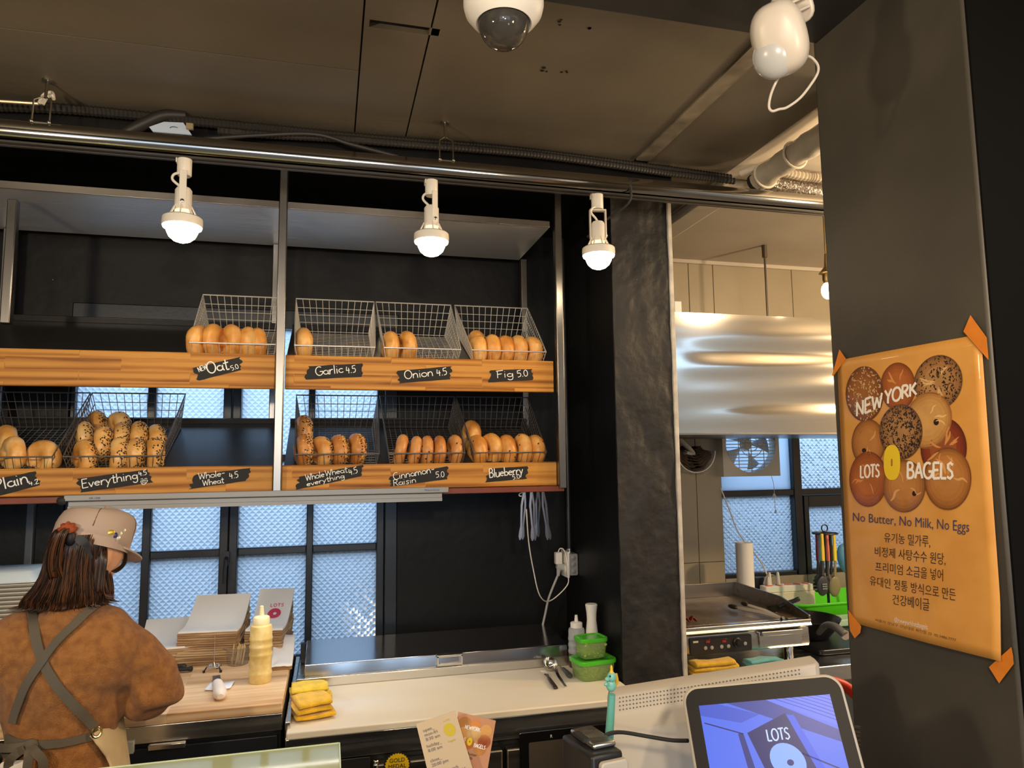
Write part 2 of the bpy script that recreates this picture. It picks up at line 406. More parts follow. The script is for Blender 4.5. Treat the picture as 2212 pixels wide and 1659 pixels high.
pane(KX0, xv[0], KZ0+.02, zh[0], ky+.012, kwin, s=.026, rnd=.5); pane(xv[1], KX1-.03, zh[1], KZ1-.03, ky+.012, kwin, s=.026, rnd=.8, h=.007)
pane(cs[1], KX1-.03, KZ0+.02, cs[2], ky+.012, kwin, s=.026, rnd=.5)
MB().box((KX0, ky, zh[1]), (xv[0], ky+.012, KZ1-.03)).build('fan_panel', GLASS, kwin)
# ================================================================== stroke lettering (marker pen)
def A(*a, **k): return arc(*a, **k)
GL = {
'a': (.55, [A(.25, .28, .22, 60, 400, 12), [(.48, .5), (.46, .2), (.54, 0)]]),
'b': (.52, [[(.06, 1), (.05, .02)], A(.25, .27, .21, 150, -170, 10)]),
'c': (.48, [A(.26, .28, .23, 50, 320, 10)]),
'e': (.52, [[(.04, .30), (.46, .34)], A(.25, .29, .22, 10, 315, 12)]),
'f': (.4, [[(.38, .95), (.24, 1), (.17, .85), (.17, 0)], [(0, .55), (.36, .58)]]),
'g': (.55, [A(.25, .28, .21, 50, 400, 12), [(.47, .5), (.47, -.1), (.38, -.34), (.2, -.36), (.06, -.22)]]),
'h': (.54, [[(.06, 1), (.05, 0)], [(.06, .3), (.2, .53), (.38, .5), (.44, .3), (.45, 0)]]),
'i': (.24, [[(.1, .55), (.1, 0)], [(.1, .78), (.12, .82)]]),
'l': (.22, [[(.1, 1), (.08, 0)]]),
'm': (.78, [[(.05, .55), (.05, 0)], [(.05, .3), (.17, .53), (.3, .5), (.36, .3), (.36, 0)], [(.36, .3), (.48, .53), (.61, .5), (.67, .3), (.68, 0)]]),
'n': (.55, [[(.06, .55), (.05, 0)], [(.06, .3), (.2, .53), (.38, .5), (.44, .3), (.45, 0)]]),
'o': (.55, [A(.26, .28, .24, 90, 450, 14)]),
'r': (.42, [[(.07, .55), (.06, 0)], [(.07, .28), (.17, .47), (.3, .54), (.38, .5)]]),
's': (.46, [[(.4, .48), (.24, .56), (.09, .46), (.16, .32), (.33, .22), (.36, .08), (.2, -.01), (.04, .06)]]),
't': (.42, [[(.2, .9), (.18, .1), (.26, 0), (.38, .04)], [(.0, .6), (.4, .63)]]),
'u': (.54, [[(.05, .54), (.05, .16), (.16, 0), (.32, .04), (.44, .26)], [(.45, .54), (.46, 0)]]),
'v': (.5, [[(.03, .54), (.22, 0)], [(.22, 0), (.44, .54)]]),
'w': (.74, [[(.03, .54), (.17, 0)], [(.17, 0), (.34, .48)], [(.34, .48), (.5, 0)], [(.5, 0), (.68, .54)]]),
'y': (.52, [[(.04, .54), (.24, .06)], [(.46, .56), (.24, .06), (.1, -.34)]]),
'B': (.6, [[(.08, 1), (.06, 0)], [(.08, 1), (.36, .98), (.45, .8), (.36, .58), (.1, .53)], [(.1, .53), (.42, .5), (.52, .28), (.4, .04), (.06, 0)]]),
'C': (.66, [A(.38, .5, .33, 55, 315, 12, ry=.5)]),
'E': (.58, [[(.08, 1), (.06, 0)], [(.08, 1), (.52, 1)], [(.07, .52), (.44, .54)], [(.06, 0), (.54, .03)]]),
'F': (.56, [[(.1, .96), (.08, 0)], [(.0, .95), (.54, 1)], [(.09, .5), (.42, .55)]]),
'G': (.72, [A(.38, .5, .34, 55, 350, 12, ry=.5), [(.42, .44), (.72, .44)]]),
'K': (.6, [[(.08, 1), (.06, 0)], [(.52, 1), (.08, .45)], [(.2, .58), (.56, 0)]]),
'L': (.5, [[(.08, 1), (.06, .02)], [(.06, .02), (.46, .02)]]),
'N': (.66, [[(.08, 0), (.08, 1)], [(.08, 1), (.54, 0)], [(.54, 0), (.56, 1)]]),
'A': (.66, [[(.04, 0), (.32, 1)], [(.32, 1), (.6, 0)], [(.14, .36), (.5, .36)]]),
'S': (.56, [[(.48, .86), (.3, 1), (.1, .88), (.1, .66), (.4, .42), (.46, .18), (.26, 0), (.04, .12)]]),
'T': (.6, [[(.3, .98), (.28, 0)], [(.02, .98), (.58, 1)]]),
'Y': (.58, [[(.04, 1), (.29, .5)], [(.55, 1), (.29, .5), (.27, 0)]]),
'O': (.74, [A(.36, .5, .32, 90, 450, 18, ry=.5)]),
'P': (.56, [[(.08, 1), (.06, 0)], [(.08, 1), (.38, .98), (.5, .76), (.38, .52), (.1, .46)]]),
'R': (.6, [[(.08, 1), (.06, 0)], [(.08, 1), (.38, .98), (.48, .78), (.36, .55), (.1, .5)], [(.24, .5), (.54, 0)]]),
'W': (.86, [[(.04, 1), (.2, 0)], [(.2, 0), (.41, .8)], [(.41, .8), (.6, 0)], [(.6, 0), (.8, 1)]]),
'-': (.44, [[(.06, .45), (.38, .47)]]),
'.': (.22, [[(.08, .0), (.13, .09)]]),
'0': (.54, [A(.25, .45, .21, 90, 450, 14, ry=.45)]),
'2': (.54, [[(.06, .7), (.2, .92), (.4, .82), (.38, .58), (.06, .04)], [(.06, .03), (.48, .04)]]),
'4': (.56, [[(.16, .92), (.06, .4)], [(.06, .4), (.5, .42)], [(.38, .74), (.35, 0)]]),
'5': (.54, [[(.12, .92), (.1, .56), (.32, .58), (.46, .36), (.36, .08), (.1, .02)], [(.1, .92), (.5, .96)]]),
' ': (.34, []),
}
def letters(m, text, x, y, h, M, r=.0011, slant=0, track=.0, cond=1.0, dome=.35):
    """write text from (x, y) in the local xy plane of M, capital height h"""
    for ch in text:
        w, st = GL[ch]
        for s in st:
            pts = [M @ V(x+(px*cond+slant*py)*h, y+py*h, 0) for px, py in s]
            sm = spline(pts, 3) if len(pts) > 2 and len(pts) < 8 else pts
            m.tube(sm, r, 6, flat=(M.to_3x3() @ V(0, 0, 1), dome))
        x += (w*cond+track)*h
    return x
def text_w(text, h, track=0, cond=1.0): return sum((GL[c][0]*cond+track)*h for c in text)

# ================================================================== hanging bagel shelf
def woodmat(name, c1, c2, c3, sx=1.0):
    m = bpy.data.materials.new(name); m.use_nodes = True; nt = m.node_tree; N = nt.nodes; L = nt.links; b = N['Principled BSDF']
    tc = N.new('ShaderNodeTexCoord')
    mp = N.new('ShaderNodeMapping'); mp.inputs['Rotation'].default_value = (PI/2, 0, 0); L.new(tc.outputs['Object'], mp.inputs['Vector'])
    br = N.new('ShaderNodeTexBrick'); br.inputs['Scale'].default_value = 1; br.inputs['Mortar Size'].default_value = .0006
    br.inputs['Brick Width'].default_value = .30; br.inputs['Row Height'].default_value = .036; br.offset = .37
    br.inputs['Color1'].default_value = (0, 0, 0, 1); br.inputs['Color2'].default_value = (1, 1, 1, 1); br.inputs['Mortar'].default_value = (.2, .2, .2, 1)
    L.new(mp.outputs[0], br.inputs['Vector'])
    mp2 = N.new('ShaderNodeMapping'); mp2.inputs['Scale'].default_value = (1.2*sx, 22, 22); L.new(tc.outputs['Object'], mp2.inputs['Vector'])
    ad = N.new('ShaderNodeVectorMath'); ad.operation = 'ADD'; ml = N.new('ShaderNodeVectorMath'); ml.operation = 'MULTIPLY'; ml.inputs[1].default_value = (7, 3, 5)
    L.new(br.outputs['Color'], ml.inputs[0]); L.new(mp2.outputs[0], ad.inputs[0]); L.new(ml.outputs[0], ad.inputs[1])
    n1 = N.new('ShaderNodeTexNoise'); n1.inputs['Scale'].default_value = 1.6; n1.inputs['Detail'].default_value = 6; n1.inputs['Distortion'].default_value = 1.2; L.new(ad.outputs[0], n1.inputs['Vector'])
    wv = N.new('ShaderNodeTexWave'); wv.bands_direction = 'Z'; wv.inputs['Scale'].default_value = .55; wv.inputs['Distortion'].default_value = 7; wv.inputs['Detail'].default_value = 3; wv.inputs['Detail Scale'].default_value = .6
    L.new(ad.outputs[0], wv.inputs['Vector'])
    m1 = N.new('ShaderNodeMath'); m1.operation = 'MULTIPLY_ADD'; m1.inputs[1].default_value = .45; L.new(wv.outputs['Fac'], m1.inputs[0]); L.new(n1.outputs['Fac'], m1.inputs[2])
    m2 = N.new('ShaderNodeMath'); m2.operation = 'MULTIPLY_ADD'; m2.inputs[1].default_value = .22; L.new(br.outputs['Color'], m2.inputs[0]); L.new(m1.outputs[0], m2.inputs[2])
    r = N.new('ShaderNodeValToRGB'); e = r.color_ramp.elements; e[0].position = .38; e[0].color = c1; e[1].position = 1.0; e[1].color = c3; k = e.new(.68); k.color = c2
    L.new(m2.outputs[0], r.inputs['Fac']); L.new(r.outputs['Color'], b.inputs['Base Color'])
    b.inputs['Roughness'].default_value = .5; b.inputs['Specular IOR Level'].default_value = .25
    bp = N.new('ShaderNodeBump'); bp.inputs['Strength'].default_value = .15; bp.inputs['Distance'].default_value = .001; L.new(n1.outputs['Fac'], bp.inputs['Height']); L.new(bp.outputs['Normal'], b.inputs['Normal'])
    MATS[name] = m; return m
WOOD = woodmat('honey_oak', srgb(112, 62, 16), srgb(170, 110, 38), srgb(198, 140, 62))
BWOOD = woodmat('butcher_block', srgb(186, 146, 104), srgb(212, 176, 134), srgb(230, 202, 164))
ENDC = mat('brown_end_paint', srgb(128, 62, 34), .5, var=.2, vscale=20)
PLATE = mat('black_shelf_plate', (.020, .019, .018), .30, bump=.12, bscale=40, stretch=(.1, 1, 1))
SX0, SXM, SXR = -1.35, P(605, 800, Y=SHY).x, P(1207, 800, Y=SHY).x
ZUT, ZUB = P(610, 766, Y=SHY).z, P(610, 840, Y=SHY).z
ZLT, ZLB = P(610, 1005, Y=SHY).z, P(610, 1061, Y=SHY).z
ZTOP = P(612, 453, Y=SHY).z
YB = 2.69
shelf = thing('hanging_shelf', 'two-tier hanging shelf with honey wood fronts and steel posts above the prep counter', 'shelf', (0, SHY, ZLB))
pw = .026
for x, y, z0, z1, nm in ((SXM+.0, SHY-.012, ZLB-.004, 2.525, 'post'), (SXR, SHY-.012, ZLB-.01, 2.525, 'post'), (P(12, 560, Y=SHY).x, SHY+.03, P(8, 696, Y=SHY).z, ZTOP-.02, 'post'),
                      (P(1131, 620, Y=YB).x, YB, ZLB, ZTOP, 'back_post'), (-.20, YB, ZLB, ZTOP, 'back_post'), (P(-6, 900, Y=YB).x, YB, ZLB, ZTOP, 'back_post')):
    MB().box((x-pw/2, y-pw/2, z0), (x+pw/2, y+pw/2, z1)).build(nm, STEELP, shelf, bevel=.003)
def xr(u): return P(u, 800, Y=SHY).x
LX = (SX0, SXM-pw/2-.002); RXX = (SXM+pw/2+.002, xr(1196))
boards = {}
for nm, (xa, xb), z0, z1 in (('ul', LX, ZUB, ZUT), ('ur', RXX, ZUB, ZUT), ('ll', LX, ZLB, ZLT), ('lr', (RXX[0]-.004, xr(1199)), ZLB, ZLT)):
    boards[nm] = MB().box((xa, SHY, z0), (xb, SHY+.02, z1)).build('front_board', WOOD, shelf, bevel=.0025)
TILT = math.radians(25)
for (xa, xb), z in ((LX, ZUT-.012), (RXX, ZUT-.012), (LX, ZLT-.012), (RXX, ZLT-.012)):
    M = T(0, SHY+.021, z) @ RX(25)
    MB().box((xa, 0, -.006), (xb, .375, 0), M).box((xa, .37, 0), (xb, .376, .02), M).build('shelf_plate', PLATE, shelf, bevel=.001)
# top tray of bent steel
tm = MB().box((SX0, SHY-.012, ZTOP), (xr(1190), YB+.01, ZTOP+.003)).build('top_plate', mat('satin_steel_plate', (.80, .79, .77), .42, .7, bump=.6, bscale=160, stretch=(.03, 1, 1), rvar=.06), shelf)
MB().box((SX0, SHY-.016, ZTOP-.001), (xr(1190), SHY-.012, ZTOP+.022)).build('front_lip', mat('lip_steel', (.40, .37, .33), .3, 1, rvar=.1, bscale=3, bump=.02), shelf, bevel=.001)
# painted angle frame below
for a, b in ((-1.35, P(138, 1085, Y=SHY).x), (P(955, 1060, Y=SHY).x, xr(1212))):
    MB().box((a, SHY-.012, ZLB-.020), (b, SHY+.02, ZLB-.002)).build('angle_frame', mat('red_brown_primer', srgb(122, 56, 34), .45, var=.2, vscale=18), shelf, bevel=.002)
tr0, tr1 = P(1120, 1074, Y=2.40), P(1196, 1074, Y=2.40)
for y_ in (2.345, 2.38, 2.44): MB().tube([(tr0.x, y_, ZLB-.004), (tr1.x, y_, ZLB-.004)], .003, 8).build('tong_rail', STEELD, shelf)
MB().box((tr1.x-.004, SHY+.02, ZLB-.008), (tr1.x+.004, 2.45, ZLB)).box((tr0.x-.004, SHY+.02, ZLB-.008), (tr0.x+.004, 2.45, ZLB)).build('tong_rail_bracket', STEELD, shelf)
# --- silver light bar along the lower edge
lb0, lb1 = P(137, 1080, Y=SHY-.03), P(969, 1060, Y=SHY-.03)
lbar = thing('light_bar', 'long silver aluminium light bar clipped under the lower wooden board', 'light bar', (0, SHY-.03, ZLB))
ALU = mat('silver_extrusion', (.27, .27, .265), .5, .5)
zb_ = P(550, 1068, Y=SHY-.03).z
MB().box((lb0.x, SHY-.03, zb_-.008), (lb1.x, SHY-.002, zb_+.010)).box((lb0.x+.01, SHY-.026, zb_-.024), (lb1.x-.02, SHY-.004, zb_-.009)).build('body', ALU, lbar, bevel=.002)
MB().add([V(lb0.x+.03, SHY-.023, zb_-.0243), V(lb1.x-.04, SHY-.023, zb_-.0243), V(lb1.x-.04, SHY-.007, zb_-.0243), V(lb0.x+.03, SHY-.007, zb_-.0243)], [(3, 2, 1, 0)]).build('led_strip', mat('led_strip', (1, 1, 1), .5, emit=(1, .95, .90), estr=46), lbar)
for y_ in (SHY-.0255, SHY-.005): MB().box((lb0.x+.01, y_-.0008, zb_-.034), (lb1.x-.02, y_+.0008, zb_-.023)).build('spill_shield', ALU, lbar)  # fins added to keep the strip's light from spilling onto the window
MB().ell((lb0.x-.006, SHY-.022, zb_-.006), (.014, .012, .012), fn=lambda p: p+V(0, 0, .003*noise.noise(p*150))).build('end_clip', RUBBER, lbar)
def textobj(name, s, size, M, m, par, ext=.0003, align='LEFT', squeeze=1.0):
    c = bpy.data.curves.new(name, 'FONT'); c.body = s; c.size = size; c.extrude = ext; c.align_x = align; c.resolution_u = 2; c.space_line = 1.0
    to = bpy.data.objects.new('tmp', c); COL.objects.link(to); bpy.context.view_layer.update()
    me = bpy.data.meshes.new_from_object(to.evaluated_get(bpy.context.evaluated_depsgraph_get()))
    bpy.data.objects.remove(to); bpy.data.curves.remove(c)
    me.transform(M @ SC(squeeze, 1, 1)); me.materials.clear(); me.materials.append(m)
    o = bpy.data.objects.new(name, me); COL.objects.link(o); o.parent = par; o.matrix_parent_inverse = par.matrix_basis.inverted(); return o
BLUEINK = mat('blue_ink', srgb(60, 70, 150), .6); DARKINK = mat('dark_ink', srgb(46, 34, 30), .7); GREYINK = mat('grey_ink', srgb(110, 110, 112), .7)
FACE = lambda x, y, z: T(x, y, z) @ RX(90)          # xy text plane turned to face -Y
textobj('printed_text', 'GR-1200', .008, FACE(P(192, 1075, Y=SHY-.03).x, SHY-.0305, zb_-.003), BLUEINK, lbar)
textobj('printed_text', 'Made in Korea', .008, FACE(P(925, 1058, Y=SHY-.03).x-.012, SHY-.0305, zb_-.001), BLUEINK, lbar)

# ================================================================== tape labels
TAPE = mat('black_tape', (.017, .0165, .016), .6, spec=.3, bump=.5, bscale=45, stretch=(1, 1, .5), distance=.003)
CHALK = mat('white_marker', (.86, .85, .80), .6)
def tape(corners, label, lines, seed):
    """corners: photo pixels TL, TR, BR, BL on the board face; lines: (text, start pixel, end pixel, height px)"""
    y = SHY-.0012; rnd = random.Random(seed)
    c = [P(u, v, Y=y) for u, v in corners]; ctr = sum(c, V(0, 0, 0))/4
    root = thing('tape_label', label, 'label', ctr, 'handwritten tape labels on the shelf fronts')
    def edge(a, b, n, amp):
        out = []
        for i in range(n):
            t = i/n; p = a.lerp(b, t); d = (b-a).normalized(); q = V(d.z, 0, -d.x)
            out.append(p+q*(rnd.uniform(-amp, amp) if 0 < i else 0))
        return out
    poly = edge(c[0], c[1], 8, .0006)+edge(c[1], c[2], 7, .006)+edge(c[2], c[3], 8, .0006)+edge(c[3], c[0], 7, .006)
    MB().prism([(p.x, p.z) for p in poly], .0008, Matrix(((1, 0, 0, 0), (0, 0, -1, y+.0008), (0, 1, 0, 0), (0, 0, 0, 1)))).build('tape', TAPE, root, smooth=0)
    m = MB()
    for text, a, b, hp_ in lines:
        pa, pb = P(*a, Y=y-.0006), P(*b, Y=y-.0006); d = (pb-pa); ln = d.length; d.normalize()
        h = hp_/FPX*(pa-CAM).dot(_f); w = text_w(text, h); cond = ln/w
        up = V(-d.z, 0, d.x)
        Mx = frame(pa, d, up, d.cross(up))
        letters(m, text, 0, 0, h, Mx, r=max(.0011, h*.058), cond=cond)
    return root, m
def fin(rm, extra=None):
    root, m = rm
    if extra: extra(m)
    m.build('handwriting', CHALK, root)
fin(tape([(416, 795), (519, 771), (521, 799), (430, 822)], 'black tape label reading NEW Oat 5.0', [('NEW', (430, 804), (449, 796), 11), ('Oat', (449, 808), (497, 797), 25), ('5.0', (500, 801), (517, 795), 11)], 1))
fin(tape([(666, 791), (783, 785), (781, 814), (661, 820)], 'black tape label reading Garlic 4.5', [('Garlic', (682, 812), (743, 805), 19), ('4.5', (748, 807), (770, 804), 16)], 2))
fin(tape([(859, 801), (976, 791), (973, 819), (863, 828)], 'black tape label reading Onion 4.5', [('Onion', (874, 819), (937, 812), 18), ('4.5', (944, 813), (967, 809), 16)], 3))
fin(tape([(1060, 800), (1150, 797), (1150, 821), (1055, 826)], 'black tape label reading Fig 5.0', [('Fig', (1073, 817), (1110, 814), 16), ('5.0', (1117, 815), (1142, 812), 15)], 4))
fin(tape([(-28, 1038), (77, 1018), (86, 1048), (-20, 1076)], 'black tape label reading Plain 4.2', [('Plain', (-10, 1062), (64, 1042), 26), ('4.2', (63, 1050), (85, 1044), 11)], 5))
def smile(m):
    y = SHY-.0018; M = lambda u, v: P(u, v, Y=y)
    m.tube([M(304, 1035), M(307, 1034), M(310, 1036)], .0009, 6, flat=((0, -1, 0), .35)).tube([M(312, 1035), M(315, 1033), M(318, 1034)], .0009, 6, flat=((0, -1, 0), .35))
    m.tube(spline([M(304, 1039), M(306, 1045), M(311, 1047), M(316, 1043), M(318, 1037), M(304, 1039)], 4), .0009, 6, flat=((0, -1, 0), .35))
    for u in (308, 311, 314): m.tube([M(u, 1039), M(u, 1045)], .0007, 6, flat=((0, -1, 0), .35))
fin(tape([(166, 1034), (319, 1014), (331, 1042), (174, 1064)], 'black tape label reading Everything 4.5 with a small smiling face', [('Everything', (177, 1055), (299, 1034), 19), ('4.5', (300, 1029), (318, 1025), 11)], 6), smile)
fin(tape([(424, 1025), (541, 1011), (530, 1039), (407, 1057)], 'black tape label reading Whole-Wheat 4.5', [('Whole-', (429, 1036), (487, 1028), 14), ('Wheat', (438, 1050), (485, 1043), 13), ('4.5', (496, 1035), (516, 1031), 14)], 7))
fin(tape([(646, 1030), (784, 1004), (779, 1029), (640, 1058)], 'black tape label reading Whole wheat everything 4.5', [('Whole', (661, 1039), (702, 1030), 14), ('Wheat', (703, 1029), (752, 1020), 13), ('everything', (663, 1051), (745, 1032), 11), ('4.5', (755, 1027), (774, 1021), 14)], 8))
fin(tape([(843, 1029), (966, 1007), (967, 1035), (843, 1051)], 'black tape label reading Cinnamon-Raisin 5.0', [('Cinnamon-', (850, 1037), (940, 1020), 15), ('Raisin', (850, 1050), (900, 1042), 13), ('5.0', (941, 1032), (961, 1030), 13)], 9))
fin(tape([(1058, 1012), (1139, 1007), (1139, 1034), (1048, 1042)], 'black tape label reading Blueberry 5.0', [('Blueberry', (1057, 1032), (1131, 1024), 19), ('5.0', (1107, 1036), (1124, 1033), 10)], 10))

# ================================================================== wire baskets
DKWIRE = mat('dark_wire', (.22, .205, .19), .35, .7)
def basket_parts(root, W, wm):
    """x across, y up the slope, z normal to the shelf plate; origin at the front bottom centre"""
    d0, d1, hF, hB, fl = .012, .325, .042, .118, .018
    w = W/2-fl
    def q(s, t, k):   # s -1..1 across, t 0..1 front-back, k 0..1 up
        h = hF+(hB-hF)*t; k2 = k*h/hB
        return V(s*(w+fl*k2), d0+(d1-d0)*t+(.014*k2 if t > .5 else -.012*k2)*(abs(2*t-1)), .003+h*k)
    r = .0011
    rim = MB().tube(spline([q(-1, 0, 1), q(0, 0, 1), q(1, 0, 1), q(1, .33, 1), q(1, .66, 1), q(1, 1, 1), q(0, 1, 1), q(-1, 1, 1), q(-1, .66, 1), q(-1, .33, 1)], 1, closed=True), .0024, 8, closed=True)
    rim.build('rim', wm, root, M=Matrix())
    bk = MB()
    n = 13
    for i in range(n): s = -1+2*i/(n-1); bk.tube([q(s, 1, 0), q(s, 1, 1)], r, 5)
    for k in (.03, .30, .52, .74): bk.tube([q(-1, 1, k), q(1, 1, k)], r*1.2, 5)
    bk.build('back_grid', wm, root, M=Matrix(), stuff=True)
    for s in (-1, 1):
        sd = MB()
        for i in range(1, 17): t = i/17; sd.tube([q(s, t, 0), q(s, t, 1)], r, 5)
        for k in (.03, .35, .68): sd.tube([q(s, 0, k), q(s, 1, k)], r*1.2, 5)
        sd.build('side_grid', wm, root, M=Matrix(), stuff=True)
    fg = MB()
    for i in range(n): s = -1+2*i/(n-1); fg.tube([q(s, 0, 0), q(s, 0, 1)], r, 5)
    fg.tube([q(-1, 0, .03), q(1, 0, .03)], .0018, 6)
    fg.build('front_grid', wm, root, M=Matrix(), stuff=True)
    bt = MB()
    for i in range(n): s = -1+2*i/(n-1); bt.tube([q(s, 0, 0), q(s, 1, 0)], r, 5)
    for i in range(1, 16): t = i/16; bt.tube([q(-1, t, 0), q(1, t, 0)], r, 5)
    bt.build('bottom_grid', wm, root, M=Matrix(), stuff=True)
def slopeM(x, z, yaw=0): return T(x, SHY+.0235, z-.0115) @ RX(25) @ RZ(yaw)
B = {}
proto = {}
for key, (ul, ur), top, lab, yaw in (
        ('oat', (400, 603), 1, 'chrome wire basket above the Oat label', 0), ('garlic', (628, 818), 1, 'chrome wire basket above the Garlic label', 0),
        ('onion', (822, 1003), 1, 'chrome wire basket above the Onion label', 0), ('fig', (1012, 1187), 1, 'chrome wire basket above the Fig label', 0),
        ('plain', (-110, 122), 0, 'dark wire basket above the Plain label', 0), ('every', (126, 357), 0, 'dark wire basket above the Everything label, piled with seeded bagels', 0),
        ('wwe', (629, 827), 0, 'dark wire basket above the Whole wheat everything label', 0), ('cin', (832, 1012), 0, 'dark wire basket above the Cinnamon-Raisin label', 0),
        ('blue', (1016, 1188), 0, 'dark wire basket above the Blueberry label', 0)):
    v = 758 if top else 985; z = ZUT if top else ZLT
    a, b = P(ul, v, Y=SHY+.01).x, P(ur, v, Y=SHY+.01).x
    W = .275; M = slopeM((a+b)/2, z, yaw) @ SC((b-a)/W, 1, 1)
    if top in proto: o = dup(proto[top], M, lab)
    else:
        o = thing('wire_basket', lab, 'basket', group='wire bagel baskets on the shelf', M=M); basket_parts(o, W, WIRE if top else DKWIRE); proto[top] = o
    B[key] = (a, b, z)

# ================================================================== bagels
def crust(name, c1, c2, c3):
    m = bpy.data.materials.new(name); m.use_nodes = True; nt = m.node_tree; N = nt.nodes; L = nt.links; b = N['Principled BSDF']
    tc = N.new('ShaderNodeTexCoord'); oi = N.new('ShaderNodeObjectInfo')
    ad = N.new('ShaderNodeVectorMath'); ad.operation = 'ADD'; ml = N.new('ShaderNodeMath'); ml.operation = 'MULTIPLY'; ml.inputs[1].default_value = 9; L.new(oi.outputs['Random'], ml.inputs[0])
    L.new(tc.outputs['Object'], ad.inputs[0]); L.new(ml.outputs[0], ad.inputs[1])
    n = N.new('ShaderNodeTexNoise'); n.inputs['Scale'].default_value = 22; n.inputs['Detail'].default_value = 4; L.new(ad.outputs[0], n.inputs['Vector'])
    rd = N.new('ShaderNodeMath'); rd.operation = 'MULTIPLY_ADD'; rd.inputs[1].default_value = .22; rd.inputs[2].default_value = -.11; L.new(oi.outputs['Random'], rd.inputs[0])
    sm = N.new('ShaderNodeMath'); L.new(n.outputs['Fac'], sm.inputs[0]); L.new(rd.outputs[0], sm.inputs[1])
    r = N.new('ShaderNodeValToRGB'); e = r.color_ramp.elements; e[0].position = .3; e[0].color = c1; e[1].position = .72; e[1].color = c3; k = e.new(.5); k.color = c2
    L.new(sm.outputs[0], r.inputs['Fac']); L.new(r.outputs['Color'], b.inputs['Base Color']); b.inputs['Roughness'].default_value = .42; b.inputs['Coat Weight'].default_value = .15; b.inputs['Coat Roughness'].default_value = .3
    bp = N.new('ShaderNodeBump'); bp.inputs['Strength'].default_value = .3; bp.inputs['Distance'].default_value = .002; L.new(n.outputs['Fac'], bp.inputs['Height']); L.new(bp.outputs['Normal'], b.inputs['Normal'])
    MATS[name] = m; return m
CR_GOLD = crust('golden_crust', srgb(198, 126, 48), srgb(220, 154, 74), srgb(234, 184, 110))
CR_PALE = crust('pale_crust', srgb(196, 130, 54), srgb(220, 162, 86), srgb(236, 196, 130))
CR_TAN = crust('tan_crust', srgb(178, 108, 44), srgb(200, 134, 66), srgb(218, 164, 98))
CR_BRN = crust('toasted_crust', srgb(172, 100, 42), srgb(196, 128, 62), srgb(214, 156, 92))
SEED = [mat('sesame', srgb(214, 178, 112), .5), mat('poppy', (.012, .010, .008), .6)]
FRUIT = mat('dried_fruit', (.03, .014, .012), .45)
def bagel_mesh(seed, R=.0325, ra=.0265, rr=.0245, m_=None):
    rnd = random.Random(seed); off = V(rnd.uniform(0, 50), rnd.uniform(0, 50), 0); rings = []
    nU, nV = 30, 14
    for i in range(nU):
        a = 2*PI*i/nU; ring = []
        k = 1+.10*noise.noise(V(math.cos(a)*1.1, math.sin(a)*1.1, 0)+off)
        for j in range(nV):
            t = 2*PI*j/nV; c, s = math.cos(t), math.sin(t)
            rad = R+rr*k*c*(1.0 if c > 0 else 1.15); ax = ra*k*(s if s > 0 else s*.85)
            p = V(ax, rad*math.cos(a), rad*math.sin(a)); n = noise.noise(p*38+off)
            ring.append(p*(1+.035*n)+V(.0015*noise.noise(p*90+off), 0, 0))
        rings.append(ring)
    b = MB().loft(rings, closed=True); return b
def bagel_proto(kind, seed):
    mt = {'gold': CR_GOLD, 'pale': CR_PALE, 'tan': CR_TAN, 'every': CR_PALE, 'wwe': CR_TAN, 'cin': CR_BRN, 'blue': CR_GOLD}[kind]
    thin = kind in ('cin',)
    b = bagel_mesh(seed, ra=.0215 if thin else .0265); o = b.build('bagel', mt, smooth=80)
    rnd = random.Random(seed+99)
    fs = [f for f in o.data.polygons]
    if kind in ('every', 'wwe'):
        mb = MB(); cnt = 0
        while cnt < 430:
            f = rnd.choice(fs); c = f.center.copy()
            if c.x < (-.006 if cnt % 5 == 0 else .003) or (c.yz.length < .022): continue
            vv = [o.data.vertices[i].co for i in f.vertices]; c = c+(rnd.choice(vv)-c)*rnd.random()*.8; n = f.normal
            t = n.orthogonal().normalized(); t = Matrix.Rotation(rnd.uniform(0, 6.28), 3, n) @ t
            mb.m = 0 if rnd.random() < .45 else 1
            mb.ell((0, 0, 0), (.0036, .0019, .0012), 6, 4, frame(c+n*.0004, t, n.cross(t), n)); cnt += 1
        mb.build('seeds', SEED, o, M=Matrix(), stuff=True)
    if kind in ('cin', 'blue'):
        mb = MB()
        for _ in range(9):
            f = rnd.choice(fs); n = f.normal; t = n.orthogonal().normalized()
            mb.ell((0, 0, 0), (.004, .0028, .0014), 8, 5, frame(f.center+n*.0002, t, n.cross(t), n))
        mb.build('fruit_bits', FRUIT, o, M=Matrix(), stuff=True)
    return o
BP = {}; used = {}
def bagel(kind, u, v, y, yaw, label, group, s=1.0, tilt=0, roll=0):
    """yaw turns the round face; at yaw 0 we see it edge-on"""
    key = (kind, random.randrange(3))
    if key not in BP: BP[key] = bagel_proto(kind, hash_kind[kind]*10+key[1]); fresh = True
    else: fresh = False
    p = P(u, v, Y=y); M = T(*p) @ RZ(yaw) @ RX(roll) @ RY(tilt) @ RX(random.uniform(0, 360)) @ SC(s, s, s)
    o = BP[key]
    if fresh: o.matrix_basis = M; tag(o, label, 'bagel', group); return o
    return dup(o, M, label, group)
hash_kind = {k: i for i, k in enumerate(('gold', 'pale', 'tan', 'every', 'wwe', 'cin', 'blue'))}
ORD = ['leftmost', 'second from left', 'third from left', 'fourth from left', 'fifth from left', 'rightmost']
yF, yM = SHY+.075, SHY+.15
def row(kind, items, desc, group):
    for it, lab in items: bagel(kind, *it, label=lab.replace('@', desc), group=group)
